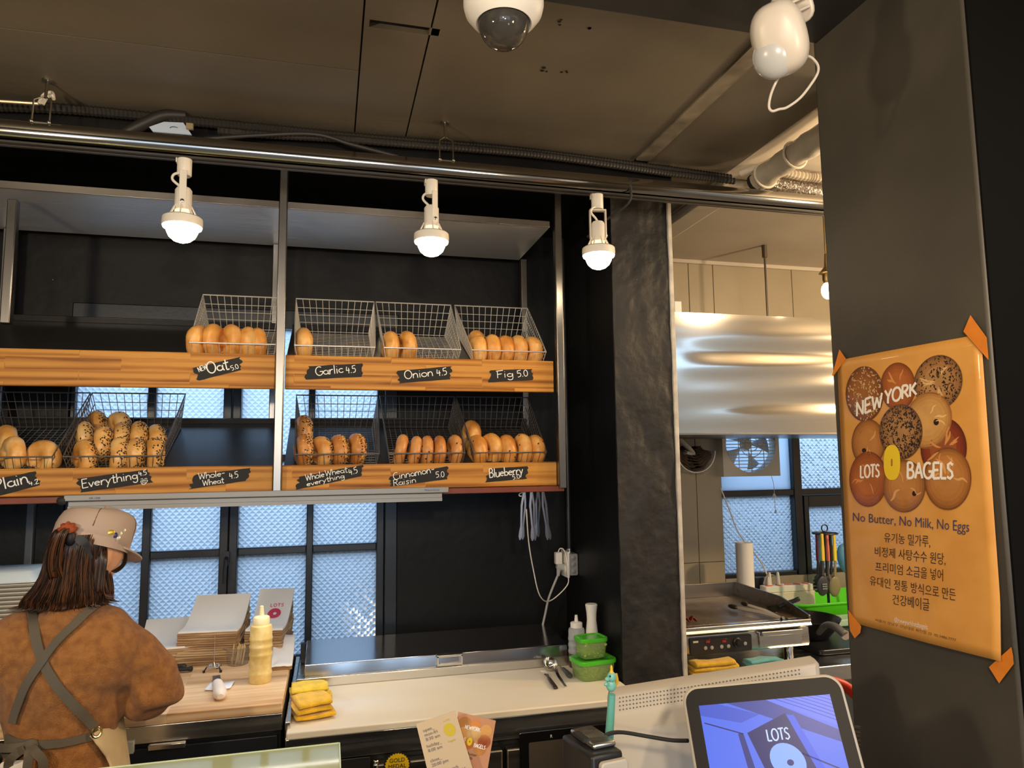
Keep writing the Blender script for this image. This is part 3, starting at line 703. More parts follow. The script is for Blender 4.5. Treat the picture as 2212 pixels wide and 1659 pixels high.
# upper tier
row('gold', [((428, 741, yF, -14), 'leftmost @'), ((461, 738, yF, -10), '@, second from the left'), ((499, 739, yF, 24, ), '@ showing its round face, third from the left'), ((534, 744, yF, 10), '@, fourth from the left'), ((554, 746, yF+.01, 16), 'rightmost @')], 'golden bagel in the Oat basket', 'oat bagels')
row('gold', [((654, 745, yF, 10), 'single @')], 'golden bagel alone in the Garlic basket', 'garlic bagels')
row('pale', [((842, 752, yF, 8), 'left one of two @'), ((877, 751, yF, 14), 'right one of two @')], 'pale bagels in the Onion basket', 'onion bagels')
row('gold', [((1027, 748, yM-.01, 6), 'rear @ at the left corner, behind the front row'), ((1031, 759, yF, 4), 'leftmost front-row @'), ((1061, 758, yF, 3), 'second front-row @'), ((1088, 759, yF, 8), 'third front-row @'), ((1117, 758, yF, 5), 'fourth front-row @'), ((1147, 761, yF, 14), 'rightmost front-row @')], 'golden bagel in the Fig basket', 'fig bagels')
# lower tier
row('pale', [((12, 958, yM+.02, 30), 'rear @ lying on another'), ((26, 984, yF, 35), 'front left @ with a folded face'), ((92, 992, yF-.005, 62), 'right @ lying flat against the wires')], 'smooth plain bagel in the Plain basket', 'plain bagels')
E_ = 'seeded everything bagel'
for it, lab in [((206, 925, yM+.12, 30), 'dark shaded @ at the back left of the Everything basket'), ((255, 926, yM+.12, 40), 'dark shaded @ at the back, second from the left'),
                ((183, 949, yM+.01, 14), 'leftmost @ in the second row of the Everything basket'), ((221, 962, yF+.03, 12), 'browner @ second from left in the Everything basket, tall in the middle'),
                ((262, 951, yM, 12), '@ third in the second row of the Everything basket'), ((299, 949, yM, 12), '@ fourth in the second row of the Everything basket'), ((336, 955, yM, 20), 'rightmost @ in the second row of the Everything basket'),
                ((181, 991, yF-.01, 35), 'leftmost @ in the front row, tipped over and thick with seeds'), ((257, 986, yF, 12), '@ second in the front row of the Everything basket'),
                ((292, 986, yF, 14), '@ third in the front row of the Everything basket'), ((333, 985, yF, 18), 'rightmost @ in the front row of the Everything basket')]:
    bagel('every', *it, label=lab.replace('@', E_), group='everything bagels')
W_ = 'seeded brown bagel'
for it, lab in [((655, 934, yM, 10), '@ propped high at the left of the Whole wheat everything basket'), ((654, 977, yF, 14), 'leftmost front @ in the Whole wheat everything basket'), ((692, 981, yF, 30), '@ second from left, seeds facing out, above Whole wheat everything'), ((730, 976, yF, 16), '@ third from left above the Whole wheat everything label'), ((769, 973, yF, 14), 'rightmost @ in the Whole wheat everything basket')]:
    bagel('wwe', *it, label=lab.replace('@', W_), group='whole wheat everything bagels')
C_ = 'raisin bagel in the Cinnamon-Raisin basket'
for it, lab in [((864, 974, yF, -4, ), 'leftmost leaning @'), ((894, 977, yF, -2), '@, second from the left'), ((921, 977, yF, -3), 'middle @'), ((947, 977, yF, 0), '@, fourth from the left'), ((980, 975, yF, 6), 'rightmost @')]:
    bagel('cin', *it, label=lab.replace('@', C_), group='cinnamon raisin bagels', tilt=12 if it[0] < 900 else 3)
Bb = 'golden bagel in the Blueberry basket'
for it, lab in [((1017, 943, yM-.01, 8), '@ standing on top at the left corner'), ((1030, 976, yF, 8), 'leftmost front @'), ((1060, 972, yF+.01, 22), '@, second from the left, turned to show its face'), ((1093, 974, yF, 4), '@, third from the left'), ((1127, 972, yF, 4), '@, fourth from the left'), ((1155, 974, yF, 4), 'rightmost @')]:
    bagel('blue', *it, label=lab.replace('@', Bb), group='blueberry bagels')
# ================================================================== rail, track and lamps
RY_ = 2.0
rz = P(740, 349, Y=RY_).z
rail = thing('steel_rail', 'long round stainless steel rail crossing under the black ceiling', 'rail', (0, RY_, rz))
jx = P(1354, 405, Y=RY_).x
RAILM = mat('rail_steel', (.42, .40, .36), .13, 1, bump=.04, bscale=30, stretch=(.1, 1, 1))
MB().tube([(-2.6, RY_, rz), (jx-.003, RY_, rz)], .030, 24).build('pipe', RAILM, rail); MB().tube([(jx+.003, RY_, rz), (3.2, RY_, rz)], .030, 24).build('pipe', RAILM, rail)
MB().tube([(jx-.004, RY_, rz), (jx+.004, RY_, rz)], .0305, 24).tube(spline([(jx, RY_-.03, rz-.012), (jx-.005, RY_-.02, rz-.06), (jx-.06, RY_+.05, rz-.10), (jx-.09, RY_+.12, rz-.13)], 5), .004).build('joint_ring', RUBBER, rail)
for u in (90, 962):
    x = P(u, 340, Y=RY_).x; w = .020; m = MB()
    for s in (-1, 1): m.tube([(x+s*w, RY_-.020, rz+.022), (x+s*w, RY_-.016, rz+.085), (x, RY_, rz+.105 if s < 0 else rz+.105)], .0022, 6)
    m.tube([(x-w-.004, RY_-.02, rz+.022), (x+w+.004, RY_-.02, rz+.022)], .003, 6)
    for s in (-1, 1): m.ell((x+s*w, RY_-.024, rz+.024), (.005, .004, .005), 8, 6)
    m.tube([(x, RY_, rz+.10), (x, RY_+.01, CEILZ)], .004, 8).lathe([(.014, -.004), (.014, 0)], (x, RY_+.01, CEILZ), 12)
    m.build('hanger', mat('hanger_steel', (.35, .32, .27), .35, 1), rail)
tz_ = P(397, 345, Y=RY_).z
track = thing('light_track', 'thin black lighting track fixed beneath the steel rail', 'track', (0, RY_+.01, tz_))
MB().box((-2.6, RY_-.017, tz_), (-.0+3.2, RY_-.006, tz_+.026)).box((-2.6, RY_+.006, tz_), (3.2, RY_+.017, tz_+.026)).box((-2.6, RY_-.017, tz_+.012), (3.2, RY_+.017, rz-.031)).build('track_body', mat('track_black', (.05, .045, .04), .4), track, bevel=.0015)
LAMPW = mat('lamp_white', (.80, .74, .64), .4)
BULB = mat('bulb_glow', (1, .9, .75), .4, emit=(1.0, .80, .54), estr=29)
NECK = mat('bulb_neck', (.85, .80, .70), .4, emit=(1.0, .72, .40), estr=.9)
def spot(u, v, rot, label, turn=1):
    p = P(u, v, Y=RY_); z0 = tz_          # bulb centre in the photo, track bottom
    o = thing('track_lamp', label, 'lamp', (p.x, RY_, z0), 'white track lamps with glowing bulbs')
    x, y = p.x, RY_
    k = (z0-p.z)
    MB().lathe([(.0, -.046), (.016, -.046), (.0185, -.043), (.0185, 0)], (x, y, z0), 20).box((x-.020, y-.012, z0-.012), (x-.017, y+.012, z0+.004)).build('adapter', LAMPW, o)
    M = T(x, y, 0) @ RZ(rot)
    m = MB(); zt = z0-.036; zp = p.z+.058
    if turn: m.box((-.009, -.022, zp-.010), (.009, -.018, zt), M)
    else:
        m.box((-.009, -.026, zp-.010), (.009, -.022, zt-.012), M); m.box((-.009, .022, zp-.010), (.009, .026, zt-.012), M); m.box((-.009, -.026, zt-.016), (.009, .026, zt-.011), M)
    m.build('arm', LAMPW, o, bevel=.0015)
    MB().lathe([(.005, -.003), (.005, .002), (.003, .003)], (0, 0, 0), 12, M @ T(0, -.023 if turn else -.027, zp) @ RX(90)).build('pivot_screw', CHROME, o)
    MB().lathe([(.0215, 0), (.0215, .055), (.017, .062), (0, .062)], (x, y, p.z+.038), 24).build('socket', LAMPW, o)
    MB().lathe([(.0495, -.004), (.051, .004), (.050, .018), (.045, .022)], (x, y, p.z-.002), 40).build('bulb_collar', LAMPW, o)
    nk = MB().lathe([(.030, .018), (.021, .032), (.017, .052)], (x, y, p.z), 24)
    nk.build('bulb_neck', NECK, o)
    for i in range(8):
        a = 2*PI*i/8; c, s = math.cos(a), math.sin(a)
        MB().tube([(x+.036*c, y+.036*s, p.z+.018), (x+.030*c, y+.030*s, p.z+.032), (x+.021*c, y+.021*s, p.z+.050)], .0022, 5).build('cooling_fin', LAMPW, o)
    MB().lathe([(.049, -.002), (.048, -.010), (.041, -.012), (.039, -.021), (.033, -.034), (.022, -.044), (.009, -.049), (.0, -.0495)], (x, y, p.z), 28).build('bulb', BULB, o)
    MB().tube(spline([(x-.004, y-.01, z0-.040), (x-.022, y-.014, z0-.048), (x-.026, y-.012, z0-.062), (x-.010, y-.006, z0-.076), (x, y, z0-.085)], 5), .0035, 8).build('cable', LAMPW, o)
    return o
spot(394, 485, 4, 'white track lamp with glowing bulb, leftmost of three, beside the left steel post')
spot(932, 518, 22, 'white track lamp with glowing bulb, middle of three above the Onion basket', 1)
spot(1293, 548, 80, 'white track lamp with glowing bulb, rightmost of three before the black pillar', 0)
# ================================================================== prep refrigerator and its worktop
ZB = .88
PYF = 2.068
pf_ = thing('prep_refrigerator', 'low stainless prep refrigerator with sloping lid under the white cutting board', 'refrigerator', (.4, 2.4, 0))
xl, xrr = -.104, PX0-.004
MB().box((xl, PYF+.03, .10), (xrr, WALLY-.01, .80)).build('body', mat('black_cabinet', (.012, .012, .013), .4), pf_, bevel=.003)
MB().box((xl, PYF+.012, .795), (xrr, 2.45, ZB-.021)).box((xl, 2.45, .795), (xrr, WALLY-.012, ZB+.008)).build('worktop', STEEL, pf_, bevel=.003)
MB().box((xl-.002, PYF+.03, ZB-.03), (xl+.012, WALLY-.012, ZB+.018)).build('end_strip', STEEL, pf_, bevel=.002)
MB().box((xl+.012, 2.449, ZB-.018), (xrr, 2.462, ZB+.028)).build('back_rail', STEEL, pf_, bevel=.002)
# lid: sloping front and nearly flat top
lx0, lx1 = P(657, 1467, Y=2.47).x, P(1227, 1420, Y=2.47).x
zf0, zf1 = P(900, 1447, Y=2.47).z, P(900, 1416, Y=2.48).z
zbk = P(900, 1366, Y=2.71).z
prof = [(2.465, zf0), (2.472, zf1), (2.71, zbk), (2.715, zbk-.02), (2.72, zf0)]
LID = mat('lid_steel', (.62, .62, .63), .16, 1, bump=.03, bscale=30, stretch=(.1, 1, 1), rvar=.05)
rings = [[V(x, y, z) for y, z in prof] for x in (lx0, lx1)]
lid = MB().loft(rings).build('lid', LID, pf_, bevel=.003)
h0, h1 = P(943, 1437, Y=2.465), P(998, 1430, Y=2.465)
MB().box((h0.x, 2.448, zf1-.006), (h1.x, 2.475, zf1+.002)).box((h0.x, 2.448, zf0+.012), (h0.x+.006, 2.472, zf1)).box((h1.x-.006, 2.448, zf0+.012), (h1.x, 2.472, zf1)).box((h0.x, 2.450, zf0+.010), (h1.x, 2.455, zf0+.018)).build('handle', STEEL, lid, bevel=.001)
MB().box((lx0-.02, 2.70, ZB+.01), (lx0-.002, 2.73, zbk-.01)).build('hinge', BLKMET, pf_, bevel=.002)
# machine compartment with louvres, two doors
zt = .79
vx = (P(640, 1600, Y=PYF+.03).x, P(800, 1580, Y=PYF+.03).x)
vp = MB().box((xl+.01, PYF+.018, .12), (vx[1], PYF+.03, zt)).build('vent_panel', mat('graphite_panel', (.045, .043, .042), .35, .6), pf_, bevel=.002)
for i in range(4):
    for j in range(3):
        x = vx[1]-.030-.033*j; z = zt-.032-.018*i
        MB().rbox((x, PYF+.0172, z), (.027, .002, .008), .004, axis=1).build('louvre', RUBBER, vp)
DOORM = mat('door_steel', (.24, .225, .20), .36, 1, bump=.08, bscale=60, stretch=(.05, 1, 1), rvar=.08)
dx1 = (P(815, 1600, Y=PYF+.01).x, P(1083, 1570, Y=PYF+.01).x); dx2 = (P(1092, 1570, Y=PYF+.01).x, xrr-.01)
dz = .775
d1 = MB().box((dx1[0], PYF-.005, .13), (dx1[1], PYF+.028, dz)).build('door', DOORM, pf_, bevel=.004)
MB().box((dx1[0]-.012, PYF-.012, .13), (dx1[0], PYF+.02, dz+.004)).lathe([(.008, 0), (.008, .012)], (dx1[0]-.004, PYF+.0, dz), 12).build('hinge_post', CHROME, d1, bevel=.003)
gp = P(858, 1655, Y=PYF-.007); n = 28; R_ = .047/1
st = MB(); st.prism([((.034 if i % 2 else .031)*math.cos(2*PI*i/(2*n)), (.034 if i % 2 else .031)*math.sin(2*PI*i/(2*n))) for i in range(2*n)], .0008, FACE(gp.x, PYF-.0053, gp.z))
stk = st.build('sticker', mat('sticker_yellow', srgb(222, 186, 30), .4), d1)
blk_ = mat('sticker_black', (.01, .01, .01), .5)
MB().lathe([(.037, 0), (.037, .0004)], (0, 0, 0), 40, FACE(gp.x, PYF-.0048, gp.z)).build('sticker_ring', blk_, d1)
textobj('sticker_text', 'GOLD\nMEDAL', .0155, FACE(gp.x, PYF-.0064, gp.z+.010), blk_, stk, align='CENTER')
d2 = MB().box((dx2[0], PYF-.005, .13), (dx2[1], PYF+.028, dz)).build('door', DOORM, pf_, bevel=.004)
wx0 = P(1122, 1600, Y=PYF-.006).x; wz1 = P(1130, 1584, Y=PYF-.006).z
wd = MB().rbox(((wx0+dx2[1]-.02)/2, PYF-.005, (wz1+.2)/2), (dx2[1]-.02-wx0, .004, wz1-.2), .006, axis=1).build('door_window', mat('black_glass', (.006, .006, .007), .08), d2)
MB().rbox(((wx0+dx2[1])/2, PYF-.0072, (wz1-.012+.21)/2-.004), (dx2[1]-.055-wx0, .001, wz1-.245), .004, axis=1).build('inner_glass', mat('smoked_glass', (.10, .085, .07), .12, .3), wd)
textobj('door_letter', 'R', .012, FACE(P(1191, 1592, Y=PYF-.008).x, PYF-.0075, P(1191, 1592, Y=PYF-.008).z-.002), mat('silver_print', (.7, .7, .68), .4), wd, align='CENTER')

# --- white cutting board
m = MB().box((-.101, PYF, ZB-.02), (xrr-.002, 2.447, ZB))
tag(m.build('cutting_board', mat('white_polyethylene', (.78, .74, .66), .45, var=.35, vscale=5, color2=(.74, .66, .50), bump=.15, bscale=120, stretch=(.4, 1, 1), sss=.0), bevel=.004), 'long white plastic cutting board with faint yellow stains on the prep refrigerator', 'cutting board')

# ================================================================== towels
def towel(name, label, ctr, size, color, seed, cat='towel', yaw=0, folds=True, group=None):
    o = thing(name, label, cat, ctr, group, M=T(*ctr) @ RZ(yaw))
    cm = mat(name+str(seed), color, .9, var=.25, vscale=30, bump=.8, bscale=260, sheen=.3, distance=.003)
    w, d, h = size; off = V(seed*3.1, 0, 0); layers = 3
    for k in range(layers):
        hh = h/layers; z0 = k*hh
        prof = []                     # folded edge at the front (-y)
        def fn(a, b, k=k, z0=z0, hh=hh):
            t = a*2*PI; s = (b-.5)*w*(1-.04*k)
            y = math.cos(t); z = math.sin(t)
            yy = (abs(y)**.55)*(1 if y > 0 else -1)*d/2*(1-.05*k); zz = (abs(z)**.7)*(1 if z > 0 else -1)*hh*.56
            nn = noise.noise(V(s*14, yy*14, k*5)+off); n2 = noise.noise(V(s*40, yy*40, k*5)+off)
            return V(s+.012*nn*(1 if abs(b-.5) > .4 else .4), yy+.010*noise.noise(V(s*10, 3+k, 1)+off), z0+hh/2+zz+(.006*nn+.002*n2)*(1 if z > 0 else .3))
        mb = MB(); n_, mm = 28, 26
        rings = [[fn(i/n_, j/mm) for i in range(n_)] for j in range(mm+1)]
        mb.loft(rings).build('fold', cm, o, M=Matrix(), smooth=180)
    return o
YEL = srgb(236, 186, 24)
c = P(668, 1505, Z=ZB); towel('folded_towel', 'yellow towel folded loosely at the back left of the white cutting board', (c.x, c.y+.0, ZB+.0), (.115, .10, .038), srgb(240, 205, 40), 1, yaw=8, group='yellow towels on the cutting board')
c = P(676, 1548, Z=ZB); towel('folded_towel', 'orange-yellow towel rolled at the front left corner of the white cutting board', (c.x-.004, c.y+.015, ZB+.004), (.105, .115, .046), YEL, 2, yaw=14, group='yellow towels on the cutting board')

# ================================================================== food containers, bottles, small tools on the board
GREENP = mat('green_plastic', srgb(76, 190, 40), .3, trans=.0, coat=.2)
CLEARG = mat('green_tinted_box', (.62, .85, .35), .12, trans=.75, ior=1.3)
def food_box(label, c, w, d, h, fillmat, seed, yaw=0):
    o = thing('food_container', label, 'container', c, 'green lidded food boxes', M=T(*c) @ RZ(yaw))
    mb = MB(); rings = []
    for t, k in ((0, .84), (.04, .88), (.5, .94), (1, 1.0)):
        r = []
        for i in range(32):
            a = 2*PI*i/32; ca, sa = math.cos(a), math.sin(a)
            r.append(V(math.copysign(abs(ca)**.42, ca)*w/2*k, math.copysign(abs(sa)**.42, sa)*d/2*k, h*t))
        rings.append(r)
    mb.loft(rings, True, False).build('tub', CLEARG, o, M=Matrix(), solid=.0014, smooth=60)
    rnd = random.Random(seed); fb = MB()
    for _ in range(150 if seed == 1 else 420):
        s = .011 if seed == 1 else .0055
        a = rnd.uniform(-1, 1); b = rnd.uniform(-1, 1)
        if seed == 1 or max(abs(a), abs(b)) > .55: pass
        else: continue
        M = T(a*w*.40, b*d*.40, rnd.uniform(.006, h*.86)) @ RZ(rnd.uniform(0, 360)) @ RX(rnd.uniform(0, 360))
        fb.ell((0, 0, 0), (s*.9, s*.55, s*.28), 8, 5, M)
    fb.build('contents', fillmat, o, M=Matrix(), stuff=True)
    lb = MB(); rings = []
    for z, k in ((-.006, 1.045), (.002, 1.06), (.006, 1.04), (.0065, .9), (.004, .86), (.004, .1)):
        r = []
        for i in range(32):
            a = 2*PI*i/32; ca, sa = math.cos(a), math.sin(a)
            r.append(V(math.copysign(abs(ca)**.38, ca)*w/2*k, math.copysign(abs(sa)**.38, sa)*d/2*k, h+z))
        rings.append(r)
    lb.loft(rings, False, True).build('snap_lid', GREENP, o, M=Matrix(), smooth=50)
    return o
c1 = P(1281, 1462, Z=ZB); c1 = V(c1.x+.0, c1.y, ZB)
food_box('larger green-lidded food box of chopped yellow filling, under a smaller box', (c1.x, c1.y, ZB+.001), .132, .10, .056, mat('chopped_corn', srgb(206, 188, 60), .5, var=.4, vscale=90, color2=srgb(150, 140, 40)), 2, yaw=8)
food_box('smaller green-lidded food box of sliced leaves, stacked on the larger box', (c1.x-.004, c1.y+.004, ZB+.0655), .094, .076, .058, mat('sliced_greens', srgb(190, 196, 70), .5, var=.4, vscale=80, color2=srgb(120, 150, 40)), 1, yaw=6)
FROST = mat('frosted_plastic', (.75, .80, .86), .25, trans=.55, ior=1.2)
def squeeze(label, c, h, r, bodym, capm, tip=.03, ribs=(.25, .35, .45), fill=None):
    o = thing('squeeze_bottle', label, 'bottle', c)
    hb = h*.76; pr = [(r*.93, 0), (r, .004)]
    for k in ribs: z = hb*k*1.6; pr += [(r, z-.006), (r*1.05, z-.003), (r*1.05, z+.003), (r, z+.006)]
    pr += [(r, hb*.93), (r*.93, hb*.975), (r*.72, hb)]
    MB().lathe(pr, c, 32).build('body', bodym, o)
    if fill: MB().lathe([(r*1.004, .002), (r*1.004, hb*fill)], c, 32, cap1=True).build('liquid', mat('brown_syrup', (.09, .04, .025), .3), o)
    MB().lathe([(r*.74, hb), (r*.74, hb+h*.085), (r*.66, hb+h*.10), (r*.24, hb+h*.115), (r*.17, hb+h*.235), (r*.10, h)], c, 28).build('nozzle_cap', capm, o)
    return o
c = P(1244, 1425, Z=ZB+.004)
c = V(.868, 2.40, ZB)
squeeze('frosted squeeze bottle with brown syrup and white nozzle behind the green boxes', (P(1246, 1400, Y=2.42).x, 2.42, ZB), .175, .0285, FROST, WHITEPL, fill=.38)
# oil sprayer
xs_ = P(1281, 1370, Y=2.40).x-.004
o = thing('oil_sprayer', 'white oil sprayer with clear base behind the stacked green boxes', 'sprayer', (xs_, 2.40, ZB))
pz = P(1280, 1304, Y=2.40).z-ZB
MB().lathe([(.021, 0), (.023, .004), (.023, pz*.46), (.020, pz*.49)], (xs_, 2.40, ZB), 28).build('glass_base', mat('sprayer_glass', (.2, .2, .2), .1, trans=.8), o)
MB().lathe([(.004, .004), (.004, pz*.5)], (xs_, 2.40, ZB), 10).build('dip_tube', WHITEPL, o)
def spr(p):
    return p
MB().lathe([(.021, pz*.49), (.021, pz*.56), (.0165, pz*.74), (.0175, pz*.86), (.0215, pz*.985), (.019, pz)], (xs_, 2.40, ZB), 28).build('spray_head', WHITEPL, o)
# ladle
lp = P(1190, 1450, Z=ZB)
o = thing('ladle', 'small shiny steel ladle lying on the white board beside a fork', 'ladle', (lp.x, lp.y, ZB))
bw = MB(); Mx = T(lp.x, lp.y+.005, ZB+.026) @ RX(35) @ RZ(0)
bw.lathe([(.0005, -.024), (.012, -.022), (.022, -.013), (.0255, 0), (.0245, 0), (.021, -.012), (.011, -.0205), (.0005, -.022)], (0, 0, 0), 28, Mx).build('bowl', CHROME, o)
e = P(1222, 1486, Z=ZB); MB().strip(spline([(lp.x+.010, lp.y-.020, ZB+.014), ((lp.x+e.x)/2, (lp.y+e.y)/2-.004, ZB+.012), (e.x, e.y, ZB+.004)], 5), [.010]*8+[.008]*3, .002, (0, 0, 1)).build('handle', CHROME, o)
f0, f1 = P(1172, 1453, Z=ZB), P(1201, 1490, Z=ZB)
o = thing('fork', 'fork with dark wooden handle lying on the white board', 'fork', (f0.x, f0.y, ZB))
dr = (f1-f0).normalized(); sd = V(-dr.y, dr.x, 0)
md = f0.lerp(f1, .48)
MB().strip([md+V(0, 0, .008), f1+V(0, 0, .005)], [.011, .014], .007, (0, 0, 1)).build('handle', mat('dark_wood_handle', (.035, .022, .015), .4), o, bevel=.002)
fm = MB().strip([f0.lerp(f1, .26)+V(0, 0, .010), md+V(0, 0, .008)], [.016, .007], .0015, (0, 0, 1))
for k in (-1.5, -.5, .5, 1.5): fm.tube([f0.lerp(f1, .27)+sd*k*.0046+V(0, 0, .010), f0+sd*k*.005+V(0, 0, .006)], .0011, 5)
fm.build('tines', CHROME, o)
k0, k1 = P(1211, 1442, Z=ZB), P(1232, 1467, Z=ZB)
o = thing('paring_knife', 'small knife with dark grey handle on the white board near the green boxes', 'knife', (k0.x, k0.y, ZB))
MB().tube(spline([k0.lerp(k1, .3)+V(0, 0, .008), k0.lerp(k1, .6)+V(0, 0, .009), k0.lerp(k1, .85)+V(0, 0, .009), k1+V(0, 0, .008)], 4), [.006, .0065, .007, .0075, .008, .009, .0095, .010, .0105, .0105, .010, .009, .006], 10, flat=((0, 0, 1), .7)).build('handle', mat('grey_handle', (.05, .055, .06), .5), o)
MB().strip([k0.lerp(k1, .3)+V(0, 0, .006), k0+V(0, .012, .003)], [.010, .002], .001, (0, 0, 1)).build('blade', CHROME, o)

# ================================================================== wooden counter
ZW = .935; WYF = 2.145; wxr = -.116
cab = thing('work_cabinet', 'black drawer cabinet with steel edge under the wooden worktop', 'cabinet', (-.7, 2.4, 0))
MB().box((-1.9, WYF+.03, .08), (wxr-.004, WALLY-.01, ZW-.075)).build('body', mat('blue_black_cabinet', (.010, .011, .015), .4), cab, bevel=.003)
MB().box((-1.9, WYF+.006, ZW-.075), (wxr, WALLY-.008, ZW-.029)).build('steel_edge', STEEL, cab, bevel=.002)
dp0, dp1 = P(272, 1590, Y=WYF+.02), P(604, 1570, Y=WYF+.02)
dw = MB().box((-.50, WYF+.012, .60), (wxr-.012, WYF+.03, ZW-.088)).build('drawer', mat('drawer_front', (.014, .016, .022), .35), cab, bevel=.003)
h0, h1 = P(321, 1614, Y=WYF), P(402, 1609, Y=WYF)
MB().box((h0.x, WYF-.012, h0.z-.007), (h1.x, WYF+.003, h0.z+.007)).build('handle', STEEL, dw, bevel=.002)
lq = P(281, 1614, Y=WYF+.005); MB().box((lq.x-.010, WYF-.002, lq.z-.016), (lq.x+.010, WYF+.012, lq.z+.016)).build('latch', mat('latch_grey', (.35, .34, .30), .5), cab, bevel=.002)
MB().box((-1.1, WYF+.012, .60), (-.505, WYF+.03, ZW-.088)).build('drawer', MATS['drawer_front'], cab, bevel=.003)
tag(MB().box((-1.9, WYF, ZW-.028), (wxr, WALLY-.006, ZW)).build('wooden_worktop', BWOOD, bevel=.003), 'pale butcher block worktop on the black drawer cabinet', 'worktop')
# cream sauce bottle
SAUCE = mat('cream_sauce', srgb(236, 214, 150), .35, var=.12, vscale=30, color2=srgb(214, 186, 110), sss=.0)
c = P(560, 1478, Z=ZW); c = V(c.x, c.y+.025, ZW)
squeeze('tall squeeze bottle full of cream sauce standing on the wooden worktop', tuple(c), .225, .0325, SAUCE, mat('sauce_cap', srgb(240, 226, 180), .4), ribs=(.10, .30, .385, .47))
# bread knife with white handle over a slip of paper
a, b = P(466, 1466, Z=ZW), P(474, 1516, Z=ZW)
o = thing('bread_knife', 'knife with thick white handle and grey blade lying on the wooden worktop', 'knife', (b.x, b.y, ZW))
MB().strip([a+V(0, .01, .006), a.lerp(b, .5)+V(0, 0, .014)], .022, .002, (0, 0, 1)).build('blade', mat('blade_grey', (.18, .18, .18), .4, .7), o)
MB().tube(spline([a.lerp(b, .42)+V(0, 0, .016), a.lerp(b, .6)+V(0, 0, .018), a.lerp(b, .8)+V(.002, 0, .017), b+V(.002, 0, .014)], 4), [.012, .014, .015, .0155, .0155, .016, .0165, .017, .018, .019, .019, .016, .008], 12, flat=((0, 0, 1), .85)).build('handle', mat('white_handle', (.80, .72, .66), .45), o)
s0 = [P(u, v, Z=ZW) for u, v in ((441, 1494), (456, 1477), (507, 1474), (498, 1490))]
def slip(a, b): p = s0[0].lerp(s0[3], a).lerp(s0[1].lerp(s0[2], a), b); return V(p.x, p.y, ZW+.0015+.016*(a-.5)**2)
tag(MB().grid(slip, 10, 4).build('paper_slip', mat('white_slip', (.82, .84, .90), .7), solid=.0006), 'small curled white paper slip under the white-handled knife', 'paper')
# ticket spike
c = P(462, 1450, Z=ZW); o = thing('ticket_spike', 'chrome ticket spike with wire base on the wooden worktop', 'ticket spike', (c.x, c.y, ZW))
tip = P(467, 1370, Y=c.y).z-ZW
sp = MB(); circ = [(c.x+.022*math.cos(t*PI/8), c.y+.022*math.sin(t*PI/8), ZW+.016) for t in range(16)]
sp.tube(circ, .0016, 6, closed=True); 
for t in range(3):
    q = t*2*PI/3+.5; circ2 = [(c.x+.011*math.cos(q)+.011*math.cos(k*PI/6), c.y+.011*math.sin(q)+.011*math.sin(k*PI/6), ZW+.018) for k in range(12)]
    sp.tube(circ2, .0016, 6, closed=True)
sp.build('wire_base', CHROME, o)
for t in range(3):
    q = t*2*PI/3-.7; MB().tube([(c.x+.022*math.cos(q), c.y+.022*math.sin(q), ZW+.016), (c.x+.030*math.cos(q), c.y+.030*math.sin(q), ZW+.004)], .0022, 6).lathe([(.004, 0), (.004, .007)], (c.x+.030*math.cos(q), c.y+.030*math.sin(q), ZW), 10).build('foot', RUBBER, o)
MB().lathe([(.007, .016), (.004, .022), (.0012, .03), (.0011, tip), (.0002, tip+.004)], (c.x, c.y, ZW), 10).build('spike', mat('spike_brass', (.6, .5, .4), .3, 1), o)
# clear cup with wooden sticks
c = P(508, 1440, Z=ZW); c = V(c.x+.004, c.y+.03, ZW)
o = thing('clear_cup', 'clear plastic bowl holding wooden sticks beside the cream sauce bottle', 'bowl', c)
MB().lathe([(.030, 0), (.033, .002), (.037, .048), (.046, .056), (.046, .058)], c, 32, cap1=False).build('bowl_wall', mat('clear_plastic', (.92, .92, .92), .06, trans=.95, ior=1.2), o, solid=.001)
rnd = random.Random(3)
for i in range(14):
    a_ = rnd.uniform(0, 6.28); r_ = rnd.uniform(.005, .026)
    MB().tube([(c.x+r_*math.cos(a_), c.y+r_*math.sin(a_), ZW+.004), (c.x+r_*math.cos(a_)+rnd.uniform(-.012, .02), c.y+r_*math.sin(a_), ZW+rnd.uniform(.055, .07))], .002, 5).build('stick', mat('pale_stick', srgb(214, 190, 140), .7), o)
# --- stacks of paper bags
KRAFT = mat('kraft_edge', srgb(142, 106, 72), .8, var=.45, vscale=40, color2=srgb(196, 168, 130), stretch=(.15, .15, 3), bump=.6, bscale=60, distance=.004)
WHBAG = mat('white_bag_paper', (.80, .79, .76), .75, bump=.25, bscale=16)
def bag_stack(label, base, w, d, h, yaw, n, curl, top=True, back=None, lean=0):
    """n folded bags lying on each other, curling up towards the back"""
    o = thing('paper_bag_stack', label, 'paper bags', M=T(*base) @ RZ(yaw)); rnd = random.Random(n)
    th = h/n
    for k in range(n):
        z = k*th; jx, jy = rnd.uniform(-.003, .003)+lean*k, rnd.uniform(-.004, .004)
        cu = curl*(.25+.75*k/n)
        def fz(t): return cu*max(0, (t-.25)/.75)**1.7
        rings = []
        for i in range(9):
            t = i/8; y = -d/2+d*t+jy; zz = z+fz(t)
            rings.append([V(-w/2+jx, y, zz), V(w/2+jx, y, zz), V(w/2+jx, y, zz+th*.82), V(-w/2+jx, y, zz+th*.82)])
        MB().loft(rings).build('bag', WHBAG if k == n-1 else KRAFT, o, M=Matrix(), smooth=30)
    return o
p0 = P(446, 1438, Z=ZW)
st1 = bag_stack('tall stack of brown paper bags with a white top bag, curled up at the window', (p0.x+.012, p0.y+.085, ZW), .185, .20, .115, -6, 16, .085)
p1 = P(584, 1425, Z=ZW)
